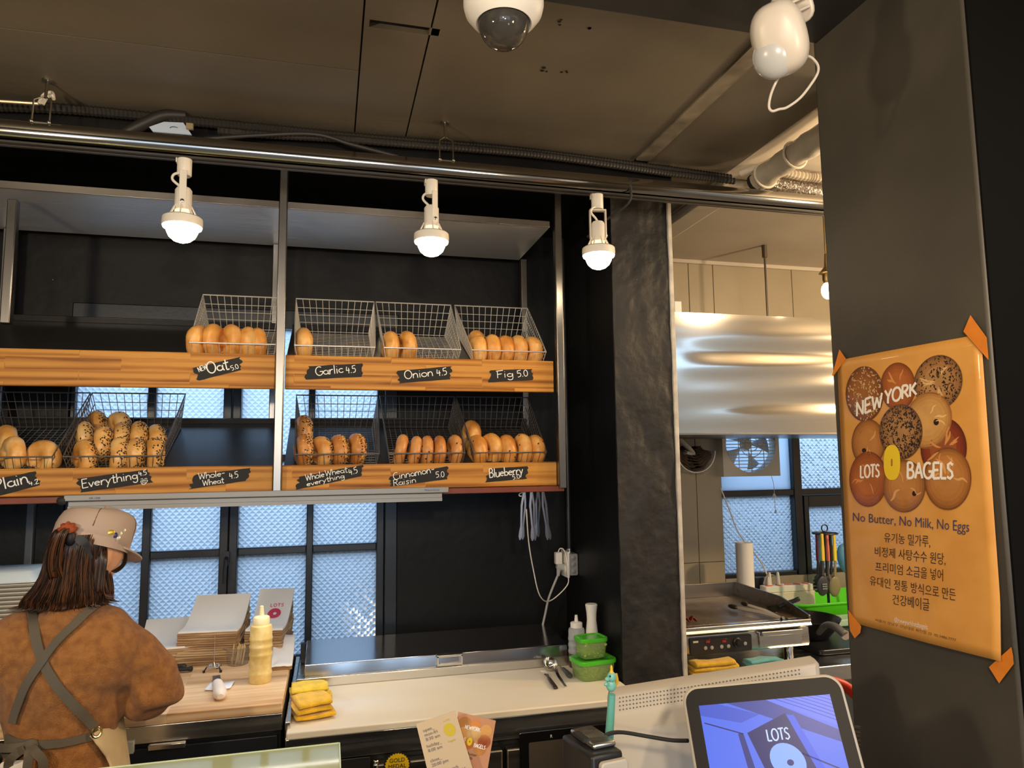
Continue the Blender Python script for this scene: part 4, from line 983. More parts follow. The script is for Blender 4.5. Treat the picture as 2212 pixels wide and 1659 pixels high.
st2 = bag_stack('stack of paper bags with pink bagel logo standing beside the sauce bottle', (p1.x-.010, p1.y+.10, ZW), .122, .20, .105, -8, 12, .105)
PINK = mat('pink_print', srgb(205, 62, 92), .6)
def on_top(st, x, t, z_off=.004, d=.20, h=.105, n=12, curl=.105):
    th = h/n; k = n-1; cu = curl*(.25+.75*k/n); return V(x, -d/2+d*t, k*th+th*.82+cu*max(0, (t-.25)/.75)**1.7+z_off)
lg = MB(); ring1, ring2 = [], []
for i in range(32):
    a_ = 2*PI*i/32; ring1.append(on_top(st2, .010+.023*math.cos(a_), .56+.105*math.sin(a_))); ring2.append(on_top(st2, .012+.006*math.cos(a_), .56+.028*math.sin(a_)))
lg.loft([ring1, ring2], False, False).build('logo_ring', PINK, st2, M=Matrix())
lt = MB(); xx = -.020
for ch in 'LOTS':
    w_, stx = GL[ch]
    for s in stx: lt.tube([on_top(st2, .010+xx+px*.017, .695+py*.05) for px, py in s], .0012, 5)
    xx += w_*.017+.002
lt.build('logo_text', PINK, st2, M=Matrix())
p2 = P(372, 1445, Z=ZW)
bag_stack('low stack of white-topped bags behind the elbow of the person', (p2.x-.03, p2.y+.10, ZW), .17, .20, .07, 4, 9, .06)
# soft clear pack of white bags at the counter's end
p3 = P(607, 1445, Z=ZW); o = thing('bag_pack', 'thin pack of white paper bags lying at the right end of the wooden worktop', 'paper bags', (p3.x, p3.y, ZW))
def pk(a, b): return V(p3.x-.035+.07*a, p3.y-.02+.20*b, ZW+.014+.05*b*b+.006*noise.noise(V(a*3, b*5, 2)))
MB().grid(pk, 10, 14).build('top_bag', WHBAG, o, solid=.003)
def pk2(a, b): return V(p3.x-.034+.068*a, p3.y-.015+.19*b, ZW+.005+.04*b*b)
MB().grid(pk2, 4, 14).build('under_bag', KRAFT, o, solid=.009)
# black scissors handle and a pale block near the elbow
c = P(402, 1453, Z=ZW); o = thing('black_handle_tool', 'black handled tool lying half behind the sleeve on the worktop', 'tool', (c.x, c.y, ZW))
MB().tube(spline([(c.x-.10, c.y+.02, ZW+.010), (c.x-.03, c.y+.002, ZW+.011), (c.x+.005, c.y, ZW+.011), (c.x+.018, c.y+.004, ZW+.010)], 4), [.008]*9+[.010, .010, .010, .007], 10, flat=((0, 0, 1), .8)).build('grip', BLKPL, o)
MB().tube(spline([(c.x-.10, c.y+.045, ZW+.010), (c.x-.04, c.y+.035, ZW+.012), (c.x-.006, c.y+.030, ZW+.011)], 4), [.008]*7+[.009, .006], 10).build('grip', BLKPL, o)
a = P(384, 1505, Z=ZW); o = thing('wooden_block', 'pale wooden board leaning edge beside the brown sleeve', 'board', (a.x, a.y, ZW))
MB().box((a.x-.05, a.y-.005, ZW), (a.x+.004, a.y+.075, ZW+.014)).build('slab', BWOOD, o, bevel=.002)
# bagel being sliced in front of the person
a = P(300, 1510, Z=ZW)
b_ = dup(BP[[k for k in BP if k[0] == 'gold'][0]], T(a.x+.01, a.y+.03, ZW+.030) @ RY(90), 'golden bagel lying flat on the worktop under the elbow', 'oat bagels')
# --- stack of takeaway boxes at the far left
PULP = mat('pulp_box', (.62, .60, .53), .8, var=.2, vscale=50, stretch=(.2, .2, 2)); LIDB = mat('pale_blue_lid', (.66, .76, .80), .5)
q = P(20, 1318, Y=2.50); zbase = ZW
top = P(30, 1240, Y=2.50).z; nb = 26; th = (top-.022-zbase)/nb
bx0, bx1 = q.x-.13, P(73, 1250, Y=2.45).x
def pulp_part(root, last=False):
    w = (bx1-bx0); m = MB(); rings = []
    for z, k in ((0, .93), (th*.55, 1.0), (th*.8, 1.0)):
        rings.append([V(sx*w/2*k, sy*.09*k, z) for sx, sy in ((-1, -.86), (-.9, -1), (.9, -1), (1, -.86), (1, .86), (.9, 1), (-.9, 1), (-1, .86))])
    return m.loft(rings)
first = None
for k in range(nb):
    M = T((bx0+bx1)/2+random.uniform(-.0015, .0015), 2.55+random.uniform(-.002, .002), zbase+k*th)
    if first is None:
        first = pulp_part(None).build('takeaway_box', PULP); first.matrix_basis = M
        tag(first, 'flattened pulp takeaway box in the tall stack left of the person', 'box', 'stacked pulp takeaway boxes')
    else: dup(first, M)
o = thing('box_lid', 'pale blue-white plastic lid on top of the takeaway box stack', 'lid', ((bx0+bx1)/2, 2.55, zbase+nb*th))
w = bx1-bx0; rings = []
for z, k in ((0, 1.03), (.004, 1.04), (.010, 1.0), (.030, .88), (.034, .84), (.034, .1)):
    rings.append([V((bx0+bx1)/2+sx*w/2*k, 2.55+sy*.092*k, zbase+nb*th+z) for sx, sy in ((-1, -.86), (-.9, -1), (.9, -1), (1, -.86), (1, .86), (.9, 1), (-.9, 1), (-1, .86))])
MB().loft(rings).build('shell', LIDB, o, bevel=.002)
MB().box((bx1-.004, 2.50, zbase+.1), (bx1+.012, 2.53, zbase+nb*th)).build('side_band', LIDB, o, bevel=.002)

# ================================================================== tongs hanging from the shelf frame
TONGM = mat('tong_steel', (.62, .68, .76), .2, 1)
for i, (ut, ub, vb, y, ln) in enumerate(((1133, 1126, 1166, 2.36, ''), (1148, 1153, 1168, 2.34, ''), (1163, 1160, 1160, 2.44, ''), (1172, 1186, 1166, 2.38, ''))):
    t, b = P(ut, 1072, Y=y), P(ub, vb, Y=y); t.z = ZLB-.018
    o = thing('serving_tongs', ['leftmost steel tongs hanging under the shelf end', 'second steel tongs from the left hanging under the shelf end', 'third steel tongs from the left, hanging a little deeper', 'rightmost steel tongs hanging under the shelf end'][i], 'tongs', t, 'steel tongs hanging under the shelf')
    for s in (-1, 1):
        e = b+V(s*.006, s*.004, 0); k = t.lerp(e, .72)
        MB().strip([t+V(0, 0, .008), t.lerp(e, .3)+V(s*.005, 0, 0), k, k.lerp(e, .35), k.lerp(e, .75), e], [.007, .007, .006, .010, .012, .004], .0014, (0, -1, .1)).build('arm', TONGM, o)
    MB().tube([t+V(-.004, 0, .008), t+V(0, 0, .014), t+V(.004, 0, .008)], .002, 6).build('spring_bend', TONGM, o)
# hook under shelf
hk = P(1124, 1068, Y=2.34); tag(MB().tube(spline([hk+V(.03, .0, .012), hk+V(0, 0, .004), hk+V(-.004, 0, -.004), hk+V(.004, 0, -.006)], 4), .0018, 8).build('cup_hook', WHITEPL), 'white hook under the red-brown shelf end holding tongs', 'hook')

# ================================================================== outlet box and cords on the right black wall
ox = PX0
ob = thing('outlet_box', 'grey metal outlet box with white socket plate on the black corner wall', 'outlet', (ox-.03, 2.50, 1.25))
c = P(1225, 1212, X=ox-.02)
b0, b1 = P(1222, 1190, X=ox-.02), P(1238, 1243, X=ox-.02)
MB().rbox((ox-.019, (b0.y+b1.y)/2-.01, (b0.z+b1.z)/2), (.036, .075, b0.z-b1.z), .006, axis=1).build('box_body', mat('zinc_box', (.36, .35, .33), .45, .7), ob, bevel=.002)
for k in (-1, 0, 1): MB().lathe([(.009, 0), (.009, .0012), (.0075, .0016)], (0, 0, 0), 20, T(ox-.019, (b0.y+b1.y)/2-.0485, (b0.z+b1.z)/2+k*.025) @ RX(90)).build('knockout', mat('zinc_knockout', (.28, .27, .25), .5, .7), ob)
MB().rbox((ox-.040, (b0.y+b1.y)/2-.01, (b0.z+b1.z)/2), (.007, .082, (b0.z-b1.z)+.016), .004, axis=0).build('socket_plate', WHITEPL, ob, bevel=.001)
yc, zc = (b0.y+b1.y)/2-.01, (b0.z+b1.z)/2
for k in (.020, -.020): MB().lathe([(.018, 0), (.018, .004), (.014, .005)], (0, 0, 0), 20, T(ox-.0435, yc, zc+k) @ RY(-90)).build('socket', mat('socket_cream', (.72, .68, .60), .4), ob)
MB().tube([(ox-.02, yc+.01, zc+.045), (ox-.02, yc+.01, zc+.16), (ox-.014, yc+.03, zc+.5), (ox-.012, yc+.05, 2.5)], .010, 10).build('conduit', BLKPL, ob)
MB().lathe([(.013, 0), (.013, .02)], (ox-.02, yc+.01, zc+.036), 16).build('conduit_nut', CHROME, ob)
o = thing('power_adapter', 'small white power adapter plugged into the upper socket', 'adapter', (ox-.07, yc, zc+.02))
MB().rbox((ox-.068, yc, zc+.022), (.026, .026, .046), .005, axis=0).build('body', WHITEPL, o, bevel=.003)
MB().tube(spline([(ox-.068, yc, zc+.045), (ox-.062, yc-.004, zc+.058), (ox-.05, yc-.012, zc+.055), (ox-.046, yc-.03, zc+.03), (ox-.045, yc-.045, zc-.03), (ox-.052, yc-.05, zc-.075), P(1188, 1298, Y=yc-.05), P(1166, 1286, Y=2.55), P(1152, 1230, Y=2.50), P(1142, 1170, Y=2.44), P(1137, 1100, Y=2.40)], 6), .0022, 8).build('cord', WHITEPL, o)
o = thing('power_plug', 'grey angled plug with thick cord in the lower socket', 'plug', (ox-.06, yc, zc-.02))
GREYP = mat('grey_plug', (.42, .42, .41), .5)
MB().lathe([(.013, 0), (.014, .010), (.010, .030)], (0, 0, 0), 16, T(ox-.046, yc, zc-.014) @ RY(-75)).tube([(ox-.066, yc, zc-.014), (ox-.070, yc, zc-.045)], [.010, .006], 10).build('plug_body', GREYP, o)
MB().tube(spline([(ox-.070, yc, zc-.04), P(1186, 1290, Y=yc+.005), P(1178, 1325, Y=yc+.02), P(1172, 1352, Y=yc+.03)], 6), .0045, 8).build('cord', GREYP, o)
# ================================================================== kitchen seen past the pillar
HY = 2.34
# --- hood
hx0, hx1 = P(1456, 800, Y=HY).x, 2.9
hz0, hz1 = P(1600, 937, Y=HY).z, P(1600, 680, Y=HY).z
hood = thing('range_hood', 'large wavy stainless range hood filling the kitchen opening', 'range hood', (1.9, 2.7, hz0))
HOODM = mat('wavy_steel', (.66, .63, .57), .13, 1, bump=.12, bscale=2.6, stretch=(.55, 1, 3.2), distance=.03, detail=1, rvar=.05)
def hf(a, b):
    x = hx0+(hx1-hx0)*a; z = hz0+(hz1-hz0)*b
    w = math.sin(b*PI)*math.sin(min(1, a*3)*PI/2)
    return V(x, HY+w*(.004*math.sin(z*34+x*1.6)+.003*math.sin(z*62-x*2.3+1)+.004*noise.noise(V(x*1.5, 0, z*6))), z)
MB().grid(hf, 60, 40).build('front_sheet', HOODM, hood, smooth=180)
MB().box((hx0, HY+.012, hz0+.004), (hx1, KY-.02, hz1)).build('canopy', STEELD, hood)
MB().box((hx0-.003, HY-.004, hz0-.004), (hx1, HY+.03, hz0+.003)).build('bottom_lip', STEELD, hood, bevel=.001)
MB().box((hx0-.006, HY-.006, hz0), (hx0+.004, HY+.02, hz1)).build('side_seam', STEEL, hood, bevel=.001)
bx = P(1458, 664, Y=HY+.1); MB().box((bx.x-.012, HY+.08, hz1), (bx.x+.018, HY+.11, bx.z+.02)).build('bracket', WHITEPL, hood, bevel=.002)
# threaded rod carrying the hood
rx = P(1654, 600, Y=2.9); 
tag(MB().tube([(rx.x, 2.9, hz1), (rx.x, 2.9, CEILZ)], .005, 8).lathe([(.012, -.06), (.012, 0)], (rx.x, 2.9, CEILZ), 12).build('hanging_rod', mat('rod_grey', (.16, .14, .12), .4, .8)), 'thin dark threaded rod holding the range hood from the ceiling', 'rod')
# --- stainless table
KT = .85
tfy = 2.27
tb_ = thing('steel_table', 'stainless kitchen table carrying the griddle', 'table', (1.9, 2.7, 0))
MB().box((PX1+.015, tfy, KT-.055), (3.3, KY-.005, KT)).build('table_top', STEEL, tb_, bevel=.004)
for x, y in ((1.25, 2.33), (3.2, 2.33), (1.25, 3.1), (3.2, 3.1)): MB().box((x-.02, y-.02, 0), (x+.02, y+.02, KT-.055)).build('leg', STEEL, tb_, bevel=.003)
MB().box((1.2, 2.35, .25), (3.25, 3.1, .27)).build('under_shelf', STEELD, tb_)
# --- griddle
GF = 2.35
g0, g1 = P(1430, 1400, Y=GF).x, P(1750, 1395, Y=GF).x
gz0, gz1 = P(1600, 1408, Y=GF).z, P(1600, 1352, Y=GF).z
gb = 2.84
zp_ = gz1+.006
gr = thing('griddle', 'stainless electric griddle with black control panel on the kitchen table', 'griddle', ((g0+g1)/2, GF+.2, KT))
body = MB(); pr_ = [(GF, gz0+.012), (GF+.006, gz0), (gb, gz0), (gb, gz1), (GF-.012, gz1), (GF-.02, gz1-.012), (GF-.012, gz1-.018), (GF+.004, gz1-.022)]
body.loft([[V(x, y, z) for y, z in pr_] for x in (g0, g1)]).build('body', STEEL, gr, bevel=.002)
MB().box((g0+.006, GF+.03, gz1), (g1-.008, gb-.012, zp_)).build('hot_plate', mat('seasoned_plate', (.34, .27, .19), .34, .8, var=.5, vscale=6, color2=(.22, .16, .10), rvar=.15, bscale=12), gr, bevel=.001)
MB().box((g0, GF-.016, gz1-.002), (g1, GF+.012, gz1+.010)).build('front_lip', STEEL, gr, bevel=.003)
zs1 = P(1586, 1256, Y=gb).z
MB().box((g0, gb-.008, gz1), (g1, gb, zs1)).build('back_splash', STEELD, gr, bevel=.001)
spm = MB(); pl = [(GF-.012, gz1), (gb, gz1), (gb, zs1), (GF+.16, zs1-.004), (GF-.012, gz1+.022)]
spm.loft([[V(x, y, z) for y, z in pl] for x in (g1-.008, g1)]).build('side_splash', STEELD, gr, bevel=.001)
# control panel
c0, c1 = P(1490, 1395, Y=GF-.001), P(1623, 1392, Y=GF-.001); pz0, pz1 = P(1555, 1412, Y=GF).z+.004, P(1555, 1374, Y=GF).z
cpn = MB().rbox(((c0.x+c1.x)/2, GF-.0025, (pz0+pz1)/2), (c1.x-c0.x, .005, pz1-pz0), .006, axis=1).build('control_panel', mat('panel_black', (.025, .023, .022), .35), gr, bevel=.001)
REDLED = mat('red_led', (.02, .0, .0), .3, emit=(1, .10, .05), estr=.35)
for u, v in ((1529, 1386), (1564, 1385)):
    q = P(u, v, Y=GF-.006); dd = MB().box((q.x-.0115, GF-.006, q.z-.008), (q.x+.0115, GF-.004, q.z+.008)).build('display', mat('display_dark', (.05, .012, .008), .2), cpn, bevel=.001)
    textobj('digits', '180', .012, FACE(q.x, GF-.0063, q.z-.0045), REDLED, dd, align='CENTER')
for u, v in ((1524, 1400), (1538, 1399), (1559, 1397), (1574, 1396), (1610, 1390)):
    q = P(u, v, Y=GF-.006); MB().lathe([(.0065, 0), (.0065, .002), (.005, .0025)], (0, 0, 0), 20, T(q.x, GF-.005, q.z) @ RX(90)).build('button', mat('button_grey', (.35, .33, .30), .4), cpn)
q = P(1592, 1387, Y=GF-.006); MB().lathe([(.017, 0), (.0165, .006), (.013, .008), (.012, .020), (.0105, .022)], (0, 0, 0), 28, T(q.x, GF-.005, q.z) @ RX(90)).build('knob', BLKPL, cpn)
q = P(1503, 1387, Y=GF-.006); MB().box((q.x-.010, GF-.0056, q.z-.003), (q.x+.010, GF-.0048, q.z+.003)).build('maker_plate', mat('panel_print', (.62, .58, .48), .5), cpn)
d0, d1_ = P(1640, 1390, Y=GF-.002), P(1732, 1385, Y=GF-.002)
gd = MB().box((d0.x, GF-.004, gz0+.010), (d1_.x, GF+.01, gz1-.026)).build('grease_drawer', STEEL, gr, bevel=.002)
MB().box((d0.x+.002, GF-.022, gz1-.038), (d1_.x-.006, GF-.003, gz1-.022)).build('handle', STEEL, gd, bevel=.002)
for x in (g1-.05, g0+.08): MB().lathe([(.018, 0), (.018, gz0-KT-.008), (.013, gz0-KT)], (x, GF+.06, KT), 20).build('foot', CHROME, gr)
# tongs on the griddle
t0, t1 = P(1690, 1336, Y=GF+.01), None
o = thing('kitchen_tongs', 'steel tongs with scalloped tips lying on the griddle edge', 'tongs', (P(1690, 1336, Z=zp_+.012)))
hinge = P(1690, 1336, Z=gz1+.018)
for u, v, s in ((1572, 1310, 0), (1600, 1303, 1)):
    e = P(u, v, Z=zp_+.012); k = hinge.lerp(e, .8)
    MB().strip([hinge, hinge.lerp(e, .4)+V(0, 0, .006), k+V(0, 0, .003)], [.008, .013, .012], .005, (-.3, -1, .5)).build('arm', WIRE, o, bevel=.001)
    MB().ell((0, 0, 0), (.026, .012, .009), 14, 8, frame(k.lerp(e, .45)+V(0, 0, .004), (e-k).normalized(), (e-k).normalized().cross(V(0, 0, 1)).normalized(), V(0, 0, 1))).build('tip', mat('brown_tip', (.12, .09, .06), .35, .8), o)
MB().lathe([(.006, -.007), (.006, .007)], (0, 0, 0), 12, T(*hinge) @ RX(60)).tube([hinge+V(.008, -.002, 0), hinge+V(.018, -.006, .0), hinge+V(.022, -.004, -.004), hinge+V(.012, 0, -.006)], .0015, 6).build('hinge_ring', BLKPL, o)
# scraper
a, b = P(1662, 1320, Z=zp_+.001), P(1727, 1293, Z=zp_+.05)
o = thing('griddle_scraper', 'wide steel scraper with black handle propped on the griddle', 'scraper', a)
m1 = a.lerp(b, .32); MB().strip([a, m1], [.055, .03], .002, (.3, -.5, 1)).build('blade', STEELD, o)
MB().tube(spline([m1, m1.lerp(b, .35)+V(0, 0, .002), m1.lerp(b, .7), b], 4), [.007]*4+[.0085]*6+[.009, .009, .007], 10).build('handle', BLKPL, o)
c = P(1493, 1343, Z=zp_+.004); o = thing('bacon_strip', 'small dark red strip of bacon at the left end of the griddle', 'bacon', c)
MB().grid(lambda i, j: c+V(-.03+.05*i, -.012+.022*j, .010+.008*math.sin(i*11)+.006*noise.noise(V(i*6, j*4, 0))), 16, 4).build('strip', mat('bacon_red', (.22, .035, .02), .4, var=.4, vscale=60), o, solid=.003)
# towels below the griddle front edge
c = P(1535, 1440, Z=KT); towel('kitchen_towel', 'yellow towel folded on the table edge under the griddle', (P(1540, 1436, Y=2.30).x, 2.31, KT), (.17, .07, .044), srgb(222, 176, 30), 4, yaw=-2)
towel('kitchen_towel', 'teal towel folded on the table edge beside the yellow towel', (P(1655, 1430, Y=2.31).x, 2.325, KT), (.15, .06, .030), srgb(90, 170, 176), 5, yaw=2)
# --- black pan, tray, green tub right of the griddle
c = P(1800, 1425, Z=KT)
o = thing('black_tray', 'flat black oven tray on the steel table right of the griddle', 'tray', (2.05, 2.55, KT))
MB().rbox((2.10, 2.56, KT+.012), (.62, .36, .020), .02, axis=2).build('pan_body', mat('black_enamel', (.010, .011, .014), .3), o, bevel=.004)
tzp = KT+.024
o = thing('storage_tub', 'bright green plastic tub behind the frying pan', 'tub', (2.3, 2.85, KT))
LIME = mat('lime_plastic', srgb(84, 205, 24), .35)
ty = 2.78; ta, tb2 = P(1722, 1310, Y=ty).x, 2.95
tzt = P(1760, 1305, Y=ty).z
rings = []
for z, k in ((KT+.002, .90), (tzt-.012, .985), (tzt-.010, 1.015), (tzt, 1.02), (tzt, .97), (tzt-.02, .955), (KT+.008, .88)):
    rings.append([V((ta+tb2)/2+sx*(tb2-ta)/2*k, ty+.15+sy*.15*k, z) for sx, sy in ((-1, -.8), (-.9, -1), (.9, -1), (1, -.8), (1, .8), (.9, 1), (-.9, 1), (-1, .8))])
MB().loft(rings).build('tub_wall', LIME, o, bevel=.003)
MB().box((ta+.10, ty+.045, KT+.01), (tb2-.1, ty+.2, tzt-.09)).build('inner_box', mat('milky_box', (.6, .75, .6), .4), o, bevel=.006)
fy = 2.52; fc = P(1770, 1345, Y=fy); fzp = tzp
o = thing('frying_pan', 'black non-stick frying pan with grey handle standing beside the griddle', 'frying pan', (fc.x, fy, tzp))
ph = P(1770, 1338, Y=fy).z-tzp
MB().lathe([(.085, 0), (.115, ph*.5), (.135, ph), (.131, ph), (.111, ph*.5), (.08, .006), (0, .006)], (fc.x-.02, fy+.06, tzp), 40).build('pan_bowl', mat('nonstick_black', (.016, .016, .017), .28), o)
h0 = P(1768, 1368, Y=fy-.07); h1 = P(1815, 1355, Y=fy-.16); h2 = P(1826, 1372, Y=fy-.21)
MB().tube(spline([h0, P(1785, 1350, Y=fy-.11), P(1806, 1355, Y=fy-.17), h2], 5), [.012, .013, .014, .0145, .015, .0155, .016, .0165, .017, .0175, .018, .018, .018, .018, .018, .0175], 12, flat=((0, 0, 1), .75)).build('handle', mat('grey_pan_handle', (.10, .105, .11), .4), o)
MB().lathe([(.0165, -.001), (.0165, .002)], (0, 0, 0), 20, frame(h2, (0, 0, 1), (1, -.2, 0), (h2-h1).normalized())).build('handle_cap', mat('tan_cap', (.42, .32, .26), .6), o)
o = thing('clear_bin', 'translucent pale plastic box in front of the green tub', 'box', (2.25, 2.66, tzp))
MB().rbox((P(1815, 1365, Y=2.70).x+.03, 2.705, (KT+.026+P(1800, 1335, Y=2.70).z)/2), (.24, .09, P(1800, 1335, Y=2.70).z-KT-.026), .02, axis=2).build('box_wall', mat('clear_bin_plastic', (.75, .9, .85), .2, trans=.6, ior=1.15), o, bevel=.004)
# --- paper towel roll
ry = 2.98; rt = P(1607, 1172, Y=ry)
o = thing('paper_towel_roll', 'white paper towel roll standing behind the griddle', 'paper towel', (rt.x, ry, KT))
MB().lathe([(.012, .002), (.039, .002), (.039, rt.z-KT), (.012, rt.z-KT), (.012, .01)], (rt.x, ry, KT), 32, cap0=False, cap1=False).build('roll', mat('tissue_white', (.78, .75, .70), .85, bump=.3, bscale=120), o)
MB().lathe([(.012, 0), (.012, rt.z-KT-.002), (.010, rt.z-KT-.002), (.010, 0)], (rt.x, ry, KT), 16).build('core', mat('card_core', (.3, .22, .15), .8), o)
# --- shelf box with power strip behind the griddle
sy = 3.02; s0_ = P(1648, 1280, Y=sy); s1_ = P(1752, 1283, Y=sy)
zt_ = P(1700, 1262, Y=sy).z
o = thing('spice_rack', 'low cream plastic ledge box behind the griddle carrying a power strip', 'box', (s0_.x, sy, KT))
MB().box((s0_.x-.09, sy-.03, KT), (s1_.x, sy+.10, zt_-.030)).build('ledge', CREAM, o, bevel=.004)
o = thing('power_strip', 'white power strip with orange sockets lying behind the griddle', 'power strip', (s0_.x, sy, zt_))
MB().rbox(((s0_.x+s1_.x)/2-.004, sy-.002, zt_-.015), (s1_.x-s0_.x, .055, .028), .012, axis=2).build('strip_body', WHITEPL, o, bevel=.002)
for u in (1660, 1682, 1701, 1720, 1738):
    x = P(u, 1262, Y=sy).x; MB().lathe([(.017, 0), (.017, .002), (.013, .0025)], (x, sy-.002, zt_-.001), 20).build('socket', mat('orange_socket', srgb(224, 120, 70), .5), o)
for u, h in ((1660, .03), (1681, .05), (1663, .05)):
    x = P(u, 1262, Y=sy).x; MB().lathe([(.010, 0), (.007, h), (.004, h+.008)], (x, sy, zt_+.002), 12).build('plug', mat('plug_white', (.7, .68, .64), .5), o)
k = [P(1557, 1055, Y=KY-.01), P(1575, 1100, Y=KY-.02), P(1592, 1145, Y=KY-.03), P(1607, 1168, Y=KY-.04), P(1630, 1195, Y=KY-.06), P(1650, 1225, Y=3.06), P(1661, 1255, Y=sy)]
tag(MB().tube(spline(k, 6), .0035, 8).build('fan_cord', WHITEPL), 'white cord running down across the kitchen window to the power strip', 'cord')
k = [P(1649, 1262, Y=sy), P(1655, 1246, Y=sy), P(1668, 1242, Y=sy), P(1679, 1248, Y=sy), P(1682, 1258, Y=sy)]
tag(MB().tube(spline(k, 6), .003, 8).build('plug_cord', mat('grey_cord', (.3, .3, .32), .5)), 'grey cord looping between plugs above the power strip', 'cord')
o = thing('dark_switch_box', 'small dark box beside the paper towel roll', 'box', P(1640, 1262, Y=3.08))
q = P(1636, 1260, Y=3.08); MB().box((q.x-.022, 3.06, zt_-.03), (q.x+.025, 3.09, q.z+.03)).build('case', BLKPL, o, bevel=.002)
# --- utensil stand
uy = 2.86; ut = P(1781, 1140, Y=uy)
us = thing('utensil_stand', 'black utensil stand with ring handle in front of the kitchen window', 'utensil stand', (ut.x, uy, KT))
zr = P(1781, 1152, Y=uy).z
ringc = P(1781, 1141, Y=uy).z
MB().lathe([(.07, 0), (.07, .006), (.012, .014), (.006, .02), (.006, zr-KT+.01)], (ut.x, uy+.0, tzt+.002), 24).build('post', BLKPL, us) if False else MB().lathe([(.06, 0), (.06, .006), (.010, .014), (.006, .03), (.006, zr-KT+.004)], (ut.x, uy, KT), 20).build('post', BLKPL, us)
MB().tube([(ut.x+.016*math.cos(t*PI/10), uy, ringc+.016*math.sin(t*PI/10)) for t in range(20)], .003, 8, closed=True).build('ring_handle', BLKPL, us)
MB().tube([(ut.x+.055*math.cos(t*PI/10), uy+.055*math.sin(t*PI/10), zr) for t in range(20)], .003, 8, closed=True).box((ut.x-.06, uy-.003, zr-.003), (ut.x+.06, uy+.003, zr+.003)).build('hook_ring', BLKPL, us)
HC = {'yellow': srgb(226, 200, 60), 'coral': srgb(232, 130, 110), 'teal': srgb(90, 160, 175), 'maroon': srgb(120, 30, 50), 'black': srgb(20, 20, 20)}
def utensil(u, y, col, head, hcol, label, vb=1287, vm=1212, w=.016):
    t, mdl, b = P(u, 1153, Y=y), P(u+3, vm, Y=y), P(u+2, vb, Y=y)
    o = thing('kitchen_utensil', label, 'utensil', t, 'utensils on the stand')
    MB().strip(spline([t, t.lerp(mdl, .5), mdl], 4), [w*.8]*4+[w]*5, .010, (0, -1, 0)).build('handle', mat('handle_'+col, HC[col], .4), o, bevel=.003)
    neck = mdl.lerp(b, .42)
    MB().strip([mdl, neck], [w*.7, w*.9], .006, (0, -1, 0)).build('neck', hcol, o, bevel=.002)
    r = (neck.z-b.z)/2; c = (neck+b)/2
    hd = MB().ell((0, 0, 0), (.030 if head != 'fork' else .024, .009, r), 18, 12, T(*c) @ RX(6)).build('head', hcol, o)
    if head == 'slot':
        for i in range(9): MB().lathe([(.0028, 0), (.0028, .004)], (0, 0, 0), 8, T(c.x+.008*(i % 3-1), c.y-.011, c.z-.01+.010*(i//3)) @ RX(90)).build('hole', mat('hole_light', (.35, .38, .42), .6), hd)
    if head == 'fork':
        for i in range(4): MB().box((c.x-.032, y-.012, c.z+.02-.016*i), (c.x+.004, y-.006, c.z+.027-.016*i)).build('prong', mat('grey_prong', (.4, .45, .5), .4), hd, bevel=.002)
    return o
DK = mat('charcoal_nylon', (.045, .047, .052), .45); OL = mat('olive_nylon', (.22, .20, .10), .42)
utensil(1764, uy+.055, 'maroon', 'fork', mat('black_nylon', (.015, .015, .018), .45), 'black spaghetti fork with maroon handle, leftmost on the stand', 1280)
utensil(1770, uy+.03, 'teal', 'plain', mat('black_nylon2', (.02, .022, .026), .45), 'dark utensil with teal handle hanging behind the yellow one', 1270)
utensil(1775, uy-.058, 'yellow', 'slot', DK, 'slotted charcoal spoon with yellow handle on the stand', 1288)
utensil(1786, uy-.01, 'coral', 'plain', mat('grey_nylon', (.09, .095, .10), .45), 'grey utensil with coral handle on the stand', 1284)
utensil(1793, uy+.02, 'black', 'plain', mat('black_nylon3', (.012, .012, .014), .45), 'all black utensil at the back of the stand', 1282)
utensil(1801, uy-.05, 'yellow', 'plain', OL, 'olive solid spoon with yellow handle, rightmost on the stand', 1290)
q = P(1822, 1200, Y=3.0); o = thing('blue_ladle', 'translucent blue scoop hanging at the window beside the poster', 'scoop', q)
MB().ell((0, 0, 0), (.05, .03, .08), 16, 12, T(q.x+.02, 3.0, q.z-.02) @ RY(-20)).build('scoop', mat('blue_plastic', (.12, .35, .55), .3), o)
MB().tube([(q.x+.02, 3.0, q.z-.08), (q.x+.03, 2.98, KT+.01)], .008, 8).build('handle', MATS['blue_plastic'], o)
# --- exhaust fan in the window
fy_ = KY+.02
f0, f1 = P(1560, 1030, Y=fy_-.06), P(1682, 1026, Y=fy_-.06)
fz1 = f0.z+(f1.x-f0.x)*1.0
fan = thing('exhaust_fan', 'cream exhaust fan with round wire grille in the kitchen window', 'fan', ((f0.x+f1.x)/2, fy_, f0.z))
fcx, fcz, fw = (f0.x+f1.x)/2, f0.z+(f1.x-f0.x)/2, (f1.x-f0.x)
FANM = mat('fan_cream', (.60, .55, .47), .45)
m = MB(); n = 48; ro = fw*.44
outer = []
for i in range(n):
    a = 2*PI*i/n; c_, s_ = math.cos(a), math.sin(a); k_ = 1/max(abs(c_), abs(s_)); outer.append((c_*k_*fw/2, s_*k_*fw/2))
r1 = [V(fcx+x, fy_-.075, fcz+z) for x, z in outer]; r0 = [V(fcx+x, fy_, fcz+z) for x, z in outer]
r2 = [V(fcx+ro*math.cos(2*PI*i/n), fy_-.075, fcz+ro*math.sin(2*PI*i/n)) for i in range(n)]; r3 = [V(p.x, fy_-.02, p.z) for p in r2]
m.loft([r0, r1, r2, r3], False, False).build('housing', FANM, fan, smooth=30)
gm = MB()
